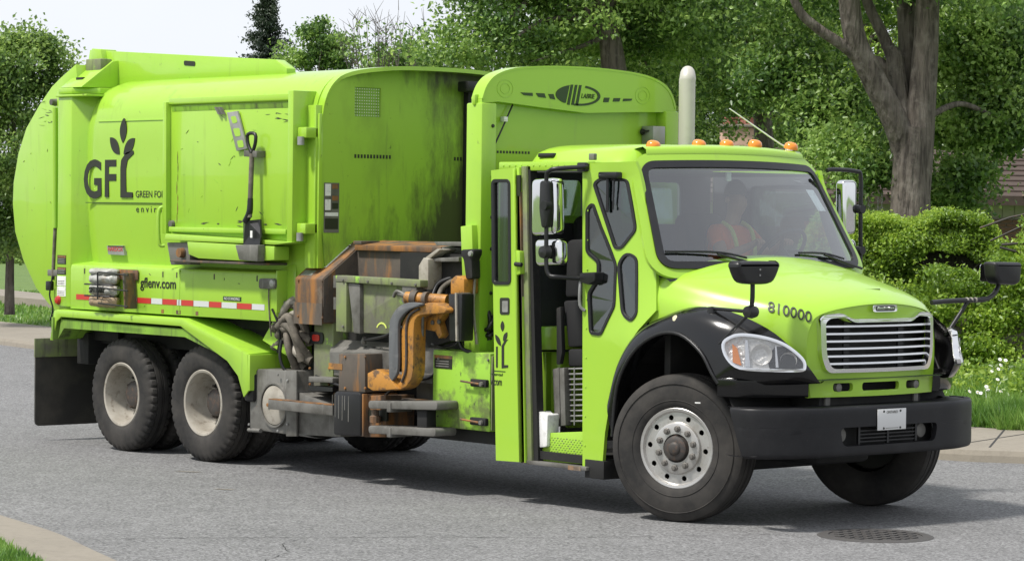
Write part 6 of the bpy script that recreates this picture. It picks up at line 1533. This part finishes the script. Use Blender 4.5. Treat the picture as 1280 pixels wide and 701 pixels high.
# --- bright backdrop trees behind the house
for k, (lab, pb) in enumerate((('sunlit trees crown seen between the maple limbs', [[(-29.642,34.436,3.572)][0], [(-29.831,34.311,6.026)][0], [(-29.863,32.708,4.839)][0], [(-29.175,35.014,4.715)][0], [(-30.120,34.036,7.533)][0]]),
                               ('tall tree far behind the front sign band', [[(-32.623,31.017,3.517)][0], [(-33.304,30.320,5.773)][0], [(-31.198,31.162,4.442)][0], [(-33.562,28.507,5.887)][0], [(-32.325,31.464,6.358)][0]]),
                               ('tall tree far behind the house at the right edge', [[(-29.062,38.147,3.648)][0], [(-29.247,38.015,5.787)][0], [(-27.841,38.096,5.557)][0], [(-29.016,36.805,7.070)][0], [(-29.192,36.496,4.189)][0]]))):
    bs = place(pb[0]); r_ = rel(bs, pb[1:])
    tree('broadleaf_tree', lab, bs, [(0, 0, -.4), (0, 0, 2), (.1, .1, 5), (0, .1, 7)], .25, [(*r_[0], 2.6, 2.2, 1.9), (*r_[1], 1.7, 1.6, 1.4), (*r_[2], 1.7, 1.6, 1.4), (*r_[3], 1.8, 1.6, 1.3)], 360, 150, .6, .105, L_bright if k == 0 else L_dark, GRP, 14)
L_left = leaf_mat('fresh_leaf', (.07, .14, .03), (.16, .27, .06), (.30, .43, .12), .5)
# --- low thicket closing the view behind the chimney
bs = place([(-37.229,37.917,3.692)][0]); r_ = rel(bs, [[(-37.663,37.442,4.320)][0], [(-36.828,38.400,4.335)][0], [(-35.987,39.357,4.139)][0], [(-38.365,36.645,4.518)][0]])
tree('broadleaf_tree', 'low dark thicket tree filling the gap behind the chimney', bs, [(0, 0, -.4), (0, 0, 1.5), (.1, .1, 3)], .2, [(*q, 1.7, 1.2, 1.5) for q in r_], 200, 130, .5, .12, L_dark, GRP, 8)
# --- left edge tree
bs = (*[(-28.521,10.424)][0], .42)
bl_ = rel(bs, [[(-28.221,10.186,3.326)][0], [(-28.068,10.406,4.522)][0], [(-28.352,10.091,4.797)][0], [(-28.379,9.968,2.341)][0], [(-28.041,10.334,1.786)][0], [(-27.987,10.515,4.945)][0], [(-28.566,9.822,4.162)][0]])
tree('broadleaf_tree', 'young leafy street tree standing on the lawn at the left edge', bs, [(0, 0, -.1), (0, 0, .8), (.1, 0, 2.5), (.05, 0, 4.5)], .10,
     [(*bl_[0], 1.0, 1.2, 1.2), (*bl_[1], .75, .8, .9), (*bl_[2], .8, .8, .7), (*bl_[3], .8, 1.0, .8), (*bl_[4], .55, .8, .7), (*bl_[5], .45, .5, .4), (*bl_[6], .6, .6, .9)], 230, 190, .46, .085, L_left, GRP, 14)
# small far shrub row at the left
for k, (q, lab) in enumerate((([(-64.152,31.243,-0.463)][0], 'round dark shrub at the far left beyond the lawn'), ([(-65.294,32.973,-0.591)][0], 'low dark shrub just right of the left trunk'))):
    t = empty('shrub', (q[0], q[1], .2)); tag(t, lab, 'shrub', 'shrubs beyond the lawn')
    leaf_mesh('foliage', clusters(blob_centres([(0, 0, .5, 1.0, .9, .9)], 45, .2), 60, .4), .14, L_dark, t)
    tube('stem', [(0, 0, -.2), (0, 0, .8)], .05, M_bark, t, 0, 6)
# --- spruce
q = [(-52.112,33.150,6.964)][0]; z_top = [(-52.203,33.109,8.654)][0][2]
t = empty('spruce_tree', (q[0], q[1], .3)); tag(t, 'dark narrow spruce top against the white sky', 'tree', GRP)
H = z_top - .3
tube('trunk', [(0, 0, -.3), (0, 0, H * .6), (0, 0, H)], [.2, .1, .02], M_bark, t, 0, 8)
cs = []
for i in range(60):
    f = (i / 60) ** .85; z = H * (.30 + .70 * f); L0 = (2.3 * (1 - f) + .16) * rng.uniform(.62, 1.15)
    for j in range(6):
        a = rng.uniform(0, 6.283); L1 = L0 * rng.uniform(.5, 1.1)
        for k in np.linspace(.12, 1, 7): cs.append((math.cos(a) * L1 * k, math.sin(a) * L1 * k, z - .16 * k * L1 + .1 * k * k))
leaf_mesh('crown', clusters(np.array(cs), 12, .17), .12, L_spruce, t, aspect=.35)
# --- bushy trees and the half bare tree behind the roof
for k, (lab, pb, rr_) in enumerate((('pale leafy tree just right of the spruce', [[(-44.749,29.389,6.202)][0], [(-44.695,29.473,6.796)][0], [(-44.893,29.230,6.390)][0], [(-44.338,29.870,6.464)][0], [(-45.209,28.862,6.215)][0]], (.55, .5, .55, .4)),
                                    ('small leafy tree right of the bare branches', [[(-44.776,32.402,6.229)][0], [(-44.682,32.519,6.449)][0], [(-44.420,32.813,6.279)][0], [(-45.131,31.991,6.114)][0], [(-44.199,33.057,6.066)][0]], (.4, .35, .5, .4)))):
    bs = (pb[0][0], pb[0][1], .3); r_ = rel(bs, pb[1:])
    tree('broadleaf_tree', lab, bs, [(0, 0, -.3), (0, 0, 2), (.1, .1, 4.2), r_[0]], .15, [(*r_[i], rr_[i], rr_[i], rr_[i]) for i in range(4)], 90, 90, .34, .10, L_maple, GRP, 12)
q = [(-42.059,29.422,6.012)][0]; bs = (q[0], q[1], .3)
t = empty('bare_tree', bs); tag(t, 'thin half bare tree with upright grey branches behind the roof', 'tree', GRP)
V, F = [], []; tips = []
hh = [(-42.034,29.511,7.621)][0][2] - .3; fk = hh * .62
RV = Vector((.657, .754, 0))
tube_geo([(0, 0, -.3), (0, 0, fk)], [.13, .08], 8, V, F)
for i in range(30):
    a = rng.uniform(-1, 1); sp_ = rng.uniform(-.5, .5); top = Vector((0, 0, hh * rng.uniform(.84, 1.0) - .5 * abs(a))) + RV * a * 1.25 + Vector((-.754, .657, 0)) * sp_
    s = Vector((0, 0, fk * rng.uniform(.8, 1.0))); mid = s.lerp(top, .45) + RV * a * .22
    p_ = spline([s, mid, top], 5); tube_geo(p_, [.022 * (1 - .8 * j / (len(p_) - 1)) for j in range(len(p_))], 5, V, F); tips.append(top)
    for k in range(9):
        b = p_[int(rng.integers(3, len(p_)))]; e = b + RV * rng.uniform(-.35, .35) + Vector((rng.uniform(-.2, .2), rng.uniform(-.2, .2), rng.uniform(.15, .5)))
        tube_geo([b, e], [.009, .003], 4, V, F); tips.append(e)
mk('trunk', V, F, M_twig, t, 60)
tp_ = np.array([tuple(v) for v in tips]); sel = tp_[rng.choice(len(tp_), 70, replace=False)]; sel = sel[sel[:, 2] < hh * .93]
sel = np.concatenate([sel, np.array([tuple(v) for v in rel(bs, [[(-42.550,28.882,6.622)][0], [(-42.653,28.757,6.413)][0], [(-42.404,29.035,6.253)][0], [(-42.349,29.116,6.728)][0]])])])
leaf_mesh('crown', clusters(sel, 14, .25), .11, L_maple, t)

# ================================================================ hedge, verge grass, flowers
hg = empty('clipped_hedge', [(-8.389,11.566,1.955)][0][:2] + (.3,))
tag(hg, 'clipped cedar hedge with a dark hollow in its top before the maple trunk', 'hedge')
ho = Vector(hg.location); DR, DF = Vector((.657, .754, 0)), Vector((-.754, .657, 0))
def hedge_pts(n, u0, u1, z0, z1, depth, holes=(), rough=.07):
    """points over the front, top and ends of a hedge: along DR from u0 to u1 metres"""
    a = rng.uniform(u0, u1, n); fr = rng.uniform(0, 1, n)
    f = rng.uniform(0, 1, n); top = f < .35
    zz = np.where(top, z1, z0 + (z1 - z0) * rng.uniform(0, 1, n)); dd = np.where(top, depth * fr, 0.0)
    bump = rough * (np.sin(a * 4.3 + zz * 3.1) + np.sin(a * 9.1 - zz * 7) * .6 + rng.normal(size=n) * .8)
    edge = np.clip((zz - (z1 - .35)) / .35, 0, 1) ** 2 * .22
    dd = dd + np.where(top, 0, edge) + np.where(top, 0, bump); zz = zz + np.where(top, bump * .8, 0)
    ee = np.clip((u0 + .3 - a) / .3, 0, 1) ** 2 * .35 + np.clip((a - u1 + .3) / .3, 0, 1) ** 2 * .35
    zz = zz - ee * (zz > z1 - .5)
    P_ = np.stack([DR.x * a + DF.x * dd, DR.y * a + DF.y * dd, zz], 1)
    for (ha, hz, hra, hrz) in holes:
        q = ((a - ha) / hra) ** 2 + ((zz - hz) / hrz) ** 2 < rng.uniform(.6, 1.2, n)
        P_ = P_[~q]; a, zz = a[~q], zz[~q]; n = len(a)
    return P_
hp_ = hedge_pts(90000, -1.5, .98, -.3, 1.88, 1.4, holes=((.12, 1.44, .2, .09), (.38, 1.40, .22, .10), (.56, 1.33, .16, .07), (-.05, 1.36, .12, .05)))
leaf_mesh('foliage', hp_, .055, L_hedge, hg, up=-.2, aspect=.5)
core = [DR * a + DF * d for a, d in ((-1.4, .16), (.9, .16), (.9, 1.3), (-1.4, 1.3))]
prism('shade_core', [(v.x, v.y) for v in core], 'T', -.3, 1.72, mat('hedge_shade', (.03, .028, .018), .95, bump=(30, .8, .05)), hg)  # solid core block, the hedge's inner shade put into its dark colour
for i in range(5):
    a = rng.uniform(.0, .6); s = DR * a + DF * .12 + Vector((0, 0, 1.2 + rng.uniform(0, .15)))
    tube('twig', [s, s + DR * rng.uniform(-.2, .2) - DF * rng.uniform(0, .12) + Vector((0, 0, rng.uniform(.1, .3)))], .006, M_twig, hg, 0, 5)
bh_ = empty('leafy_bush', [(-7.324,10.628,1.199)][0][:2] + (.25,))
tag(bh_, 'dense bright green bush growing in front of the clipped hedge', 'bush')
bb = []
for i in range(34):
    u = -1.6 + i * .13
    bb.append((*(DR * u + DF * rng.uniform(.1, .6)).xy, rng.uniform(.35, .8) + (.68 if u > .8 else 0), .34, .4, rng.uniform(.5, .72)))
leaf_mesh('foliage', clusters(blob_centres(bb, 760, .5), 135, .22), .062, L_hedge, bh_, aspect=.6)
prism('stems', [((DR * a + DF * d).x, (DR * a + DF * d).y) for a, d in ((-1.5, .3), (2.7, .3), (2.7, .9), (-1.5, .9))], 'T', -.2, .8, M_bark, bh_)
# arching dark canes and poles leaning at the right
for k, (pts_, r_, lab) in enumerate((([(-7.322,11.275,2.117)][0:1] + [(-7.088,11.547,2.248)][0:1] + [(-6.911,11.753,2.310)][0:1], .013, 'topmost dark pole leaning over the hedge at the right edge'), ([(-7.234,11.369,1.963)][0:1] + [(-6.908,11.752,2.203)][0:1], .011, 'thin dark pole slanting up just below the topmost pole'),
                                     ([(-7.016,11.313,1.918)][0:1] + [(-6.775,11.591,1.951)][0:1], .016, 'level dark pole at the right edge'), ([(-7.028,11.299,1.888)][0:1] + [(-6.770,11.590,1.787)][0:1], .016, 'lowest dark pole sloping down to the right edge'))):
    o = tube('leaning_pole', pts_, r_, M_hub, None, 0, 8); tag(o, lab, 'pole', 'poles leaning in the hedge')

def blades(name, P0, h, m, label, wide=.012):
    n = len(P0); a = rng.uniform(0, 6.283, n); hh_ = h * rng.uniform(.5, 1.3, n)
    ln = rng.normal(size=(n, 2)) * .35 * hh_[:, None]
    V = np.empty((n, 3, 3)); w = wide * rng.uniform(.6, 1.4, n)
    V[:, 0] = P0 + np.stack([np.cos(a) * w, np.sin(a) * w, 0 * a], 1); V[:, 1] = P0 - np.stack([np.cos(a) * w, np.sin(a) * w, 0 * a], 1)
    V[:, 2] = P0 + np.concatenate([ln, hh_[:, None]], 1)
    me = bpy.data.meshes.new(name); me.vertices.add(n * 3); me.vertices.foreach_set('co', V.astype(np.float32).ravel())
    me.loops.add(n * 3); me.loops.foreach_set('vertex_index', np.arange(n * 3, dtype=np.int32))
    me.polygons.add(n); me.polygons.foreach_set('loop_start', np.arange(n, dtype=np.int32) * 3)
    me.update(); me.validate()
    o = link(name, me, m); tag(o, label, 'grass', kind='stuff'); return o
def along(path, n, d0, d1, sel, zf):
    i = rng.choice(sel, n); t = rng.uniform(0, 1, n); d = rng.uniform(d0, d1, n); out = np.empty((n, 3))
    p_ = np.array(path)
    tn = p_[i + 1] - p_[i]; tn = tn / np.linalg.norm(tn, axis=1)[:, None]
    b = p_[i] * (1 - t)[:, None] + p_[i + 1] * t[:, None]
    out[:, 0] = b[:, 0] - tn[:, 1] * d; out[:, 1] = b[:, 1] + tn[:, 0] * d; out[:, 2] = zf(d); return out
fs = np.array(far_s); sel = np.where((fs[:, 0] > -7) & (fs[:, 0] < 2.5))[0][:-1]
zf = lambda d: np.interp(d, [2.165, 3.2, 5.5, 9], [.12, .21, .33, .37])
blades('grass', along(far_s, 42000, 2.17, 6.0, sel, zf), .20, L_grass, 'tall rough grass on the bank below the bush')
blades('grass', along(far_s, 9000, 2.15, 2.6, sel, zf), .10, L_grass, 'short grass along the back edge of the pavement')
ns_ = np.array(near_s); sel2 = np.where((ns_[:, 0] > -4) & (ns_[:, 0] < 2))[0][:-1]
blades('grass', along(near_s, 16000, -1.6, -.53, sel2, lambda d: .13 + 0 * d), .05, L_grass, 'short grass behind the near kerb corner', .006)
sel3 = np.where((fs[:, 0] < -14) & (fs[:, 0] > -42))[0]
blades('grass', along(far_s, 60000, 2.2, 16, sel3, lambda d: np.interp(d, [2.165, 3.2, 5.5, 9], [.13, .22, .34, .38])), .07, L_grass, 'mown lawn beyond the far pavement at the left', .02)
bl3 = along(far_s, 12000, 3.6, 5.4, sel, zf); bl3[:, 2] += rng.uniform(0, .35, len(bl3))
lw_ = leaf_mesh('weeds', bl3, .07, L_bright); tag(lw_, 'leafy weeds growing at the foot of the bush', 'weeds', kind='stuff')
# daisies
M_petal = mat('white_petal', (.8, .8, .78), .6); M_eye = mat('yellow_eye', (.7, .45, .03), .6)
def daisy_mesh():
    V, F = [], []
    for k in range(10):
        a = 2 * math.pi * k / 10; c, s = math.cos(a), math.sin(a); b = len(V)
        V += [(c * .008 - s * .006, s * .008 + c * .006, 0), (c * .008 + s * .006, s * .008 - c * .006, 0), (c * .034 + s * .008, s * .034 - c * .008, .003), (c * .038, s * .038, .001), (c * .034 - s * .008, s * .034 + c * .008, .003)]
        F.append((b, b + 1, b + 2, b + 3, b + 4))
    return V, F
dv, dfc = daisy_mesh(); d0 = None
dpos = [(-4.600,8.332,0.723),(-4.550,8.365,0.716),(-4.600,8.347,0.663),(-4.600,8.201,0.598),(-4.600,8.308,0.621),(-4.300,7.602,0.411),(-4.300,7.654,0.401),(-4.300,7.744,0.466),(-4.200,7.993,0.379),(-4.200,8.047,0.351),(-4.100,7.779,0.274),(-4.100,7.832,0.264),(-4.100,7.924,0.286),(-3.700,7.314,0.109),(-3.700,7.404,0.122),(-3.700,7.522,0.101),(-3.800,7.711,0.170),(-4.000,7.049,0.249),(-4.500,8.174,0.518),(-4.300,7.771,0.431),(-4.300,7.983,0.407),(-4.400,8.280,0.443),(-4.400,7.592,0.415)]
nl_ = ['highest', 'second highest']
for i, q in enumerate(dpos):
    t = empty('daisy', q, rng.uniform(0, 6)); t.scale = (.58,) * 3; t.rotation_euler = (rng.uniform(.6, 1.1), rng.uniform(-.3, .3), R(45) + rng.uniform(-.6, .6))
    tag(t, 'white daisy flowering in the tall grass below the bush', 'flower', 'daisies in the verge')
    if d0 is None:
        hd_ = mk('petals', dv, dfc, M_petal, t); ey = lathe('flower_eye', [(0, .008), (.008, .006), (.011, 0)], (0, 0, .001), (0, 0, 1), M_eye, t, 8)
        sm = tube('stem', [(0, 0, 0), (.0, -.02, -.16), (.0, -.10, -.34)], .004, L_grass, t, 3, 5); d0 = (hd_, ey, sm)
    else:
        for c_ in d0: o = c_.copy(); COL.objects.link(o); o.parent = t

# ================================================================ house
hs = empty('house', [(-21.474,25.490,2.250)][0][:2] + (0,))
tag(hs, 'low house with beige board siding, brick base and brown roof behind the trees', 'house')
hs.rotation_euler = (0, 0, R(49))       # local x runs along the front
M_siding = mat('beige_siding', (.36, .35, .27), .8, dirt=[(2, .45, .7, (.28, .27, .21), .6)])
M_brick = mat('brown_brick', (.17, .09, .06), .85, dirt=[(14, .45, .65, (.11, .06, .045), .7)])
M_mortar = mat('mortar', (.22, .20, .17), .9)
M_shing = mat('brown_shingle', (.065, .045, .036), .95, dirt=[(9, .45, .68, (.045, .034, .028), .7)])
M_chim = mat('pink_chimney', (.50, .34, .25), .85, dirt=[(6, .45, .7, (.36, .24, .18), .6)])
M_clay = mat('clay_pot', (.30, .12, .09), .8)
M_fascia = mat('dusty_roof_edge', (.34, .25, .20), .8)
wall = bx('wall', (-5.6, 5.2), (.02, 6), (.3, 2.75), M_siding, hs)
bx('brick_base', (-5.62, 5.22), (-.03, .02), (.3, 2.22), M_mortar, hs)
bk_me = None
for r_ in range(7):
    for c_ in range(42):
        z = 2.22 - .075 * (r_ + 1); x = -5.6 + .24 * c_ + (r_ % 2) * .12
        if x > 4.9: continue
        if bk_me is None:
            ob_ = bx('brick', (0, .225), (-.052, -.028), (0, .062), M_brick, hs, .003, 1); bk_me = ob_; ob_.location = (x, 0, z)
        else:
            o = bk_me.copy(); COL.objects.link(o); o.parent = hs; o.location = (x, 0, z)
for c_ in range(45):
    x = -5.55 + c_ * .24
    bx('siding_board', (x, x + .225), (.0, .018), (2.24, 2.75), M_siding, hs)
rf = prism('roof', [(-.75, 2.62), (3.0, 3.62), (6.8, 2.62), (6.8, 2.54), (3.0, 3.50), (-.75, 2.52)], 'F', -7.6, 5.9, M_shing, hs)
bx('fascia', (-7.6, 5.9), (-.80, -.752), (2.48, 2.66), M_shing, rf)
for r_ in range(9):
    y = -.7 + r_ * .4; z = 2.62 + (y + .75) * .2667
    bx('shingle_course', (-7.59, 5.89), (y, y + .38), (z + .004, z + .03), M_shing, rf)
for x0, x1, z in ((.0, 1.4, 2.665), (2.6, 5.2, 2.665)):
    bx('gutter_edge', (x0, x1), (-.83, -.801), (z, z + .03), M_fascia, rf)
prism('gable_board', [(-1.9, 2.25), (.55, 2.62), (.55, 2.75), (-1.9, 2.38)], 'S', -.35, -.30, M_shing, hs)
# chimney and roof vent, on the ridge
chd = [(-24.027,24.145,3.870)][0]
ch_ = empty('chimney', (chd[0], chd[1], 0)); 
bpy.data.objects.remove(ch_)
def to_local(p_):
    a = Vector(p_) - Vector(hs.location); c, s = math.cos(-R(49)), math.sin(-R(49))
    return (a.x * c - a.y * s, a.x * s + a.y * c, a.z)
cl = to_local(chd); ct = to_local([(-24.029,24.145,3.948)][0])[2]
chm = bx('chimney', (cl[0] - .33, cl[0] + .37), (cl[1] - .3, cl[1] + .3), (2.6, ct), M_chim, hs, .01)
bx('chimney_cap', (cl[0] - .39, cl[0] + .43), (cl[1] - .36, cl[1] + .36), (ct + .001, ct + .06), M_conc, chm, .01)
for dx in (-.15, .19): lathe('chimney_pot', [(.15, ct + .06), (.15, ct + .17), (.165, ct + .18), (.165, ct + .21), (.13, ct + .21), (.13, ct + .08)], (cl[0] + dx, cl[1], 0), (0, 0, 1), M_clay, chm, 18)
vl = to_local([(-21.039,22.999,3.693)][0])
vt = lathe('roof_vent', [(.10, -.5), (.10, -.06), (.17, -.05), (.22, .02), (.2, .10), (.1, .16), (0, .17)], vl, (0, 0, 1), M_hub, hs, 20)
for k in range(10):
    a = 2 * math.pi * k / 10
    tube('vent_fin', [(vl[0] + .19 * math.cos(a), vl[1] + .19 * math.sin(a), vl[2] - .05), (vl[0] + .235 * math.cos(a + .2), vl[1] + .235 * math.sin(a + .2), vl[2] + .03), (vl[0] + .13 * math.cos(a + .4), vl[1] + .13 * math.sin(a + .4), vl[2] + .14)], .02, M_rim, vt, 3, 5)
# swing chains hanging from the maple
M_chain = mat('pale_chain', (.45, .44, .42), .5, metal=.3)
for k, (u0, u1, lab) in enumerate(((1087, 1079, 'leftmost of the four swing chains hanging left of the maple trunk'), (1090, 1084.5, 'second swing chain from the left beside the maple trunk'), (1098, 1097.5, 'third swing chain from the left beside the maple trunk'), (1103, 1102, 'swing chain nearest to the maple trunk'))):
    tp4 = [[(-10.634,12.980,2.764)][0], [(-10.613,13.005,2.807)][0], [(-10.559,13.070,2.873)][0], [(-10.526,13.111,2.981)][0]][k]; bt4 = [[(-10.678,12.907,2.181)][0], [(-10.636,12.956,2.182)][0], [(-10.544,13.061,2.194)][0], [(-10.512,13.098,2.195)][0]][k]
    a, b = Vector(tp4), Vector(bt4); sg = empty('swing_chain', b); tag(sg, lab, 'chain', 'swing chains by the maple')
    n_ = int((a - b).length / .05); lk = None
    for i in range(n_):
        c_ = (a.lerp(b, i / n_) - b)
        if lk is None:
            lk = tube('chain_link', [Vector((.012 * math.cos(q), 0, .032 * math.sin(q))) for q in [2 * math.pi * j / 10 for j in range(11)]], .006, M_chain, sg, 0, 5); o = lk
        else: o = lk.copy(); COL.objects.link(o); o.parent = sg
        o.location = c_; o.rotation_euler = (0, 0, R(40) + (i % 2) * R(90))
bmq = tube('swing_beam', [(-10.757,12.843,2.890)][0:1] + [(-10.440,13.208,2.939)][0:1], .05, M_bark); tag(bmq, 'short dark branch beam the swing chains hang from', 'beam')
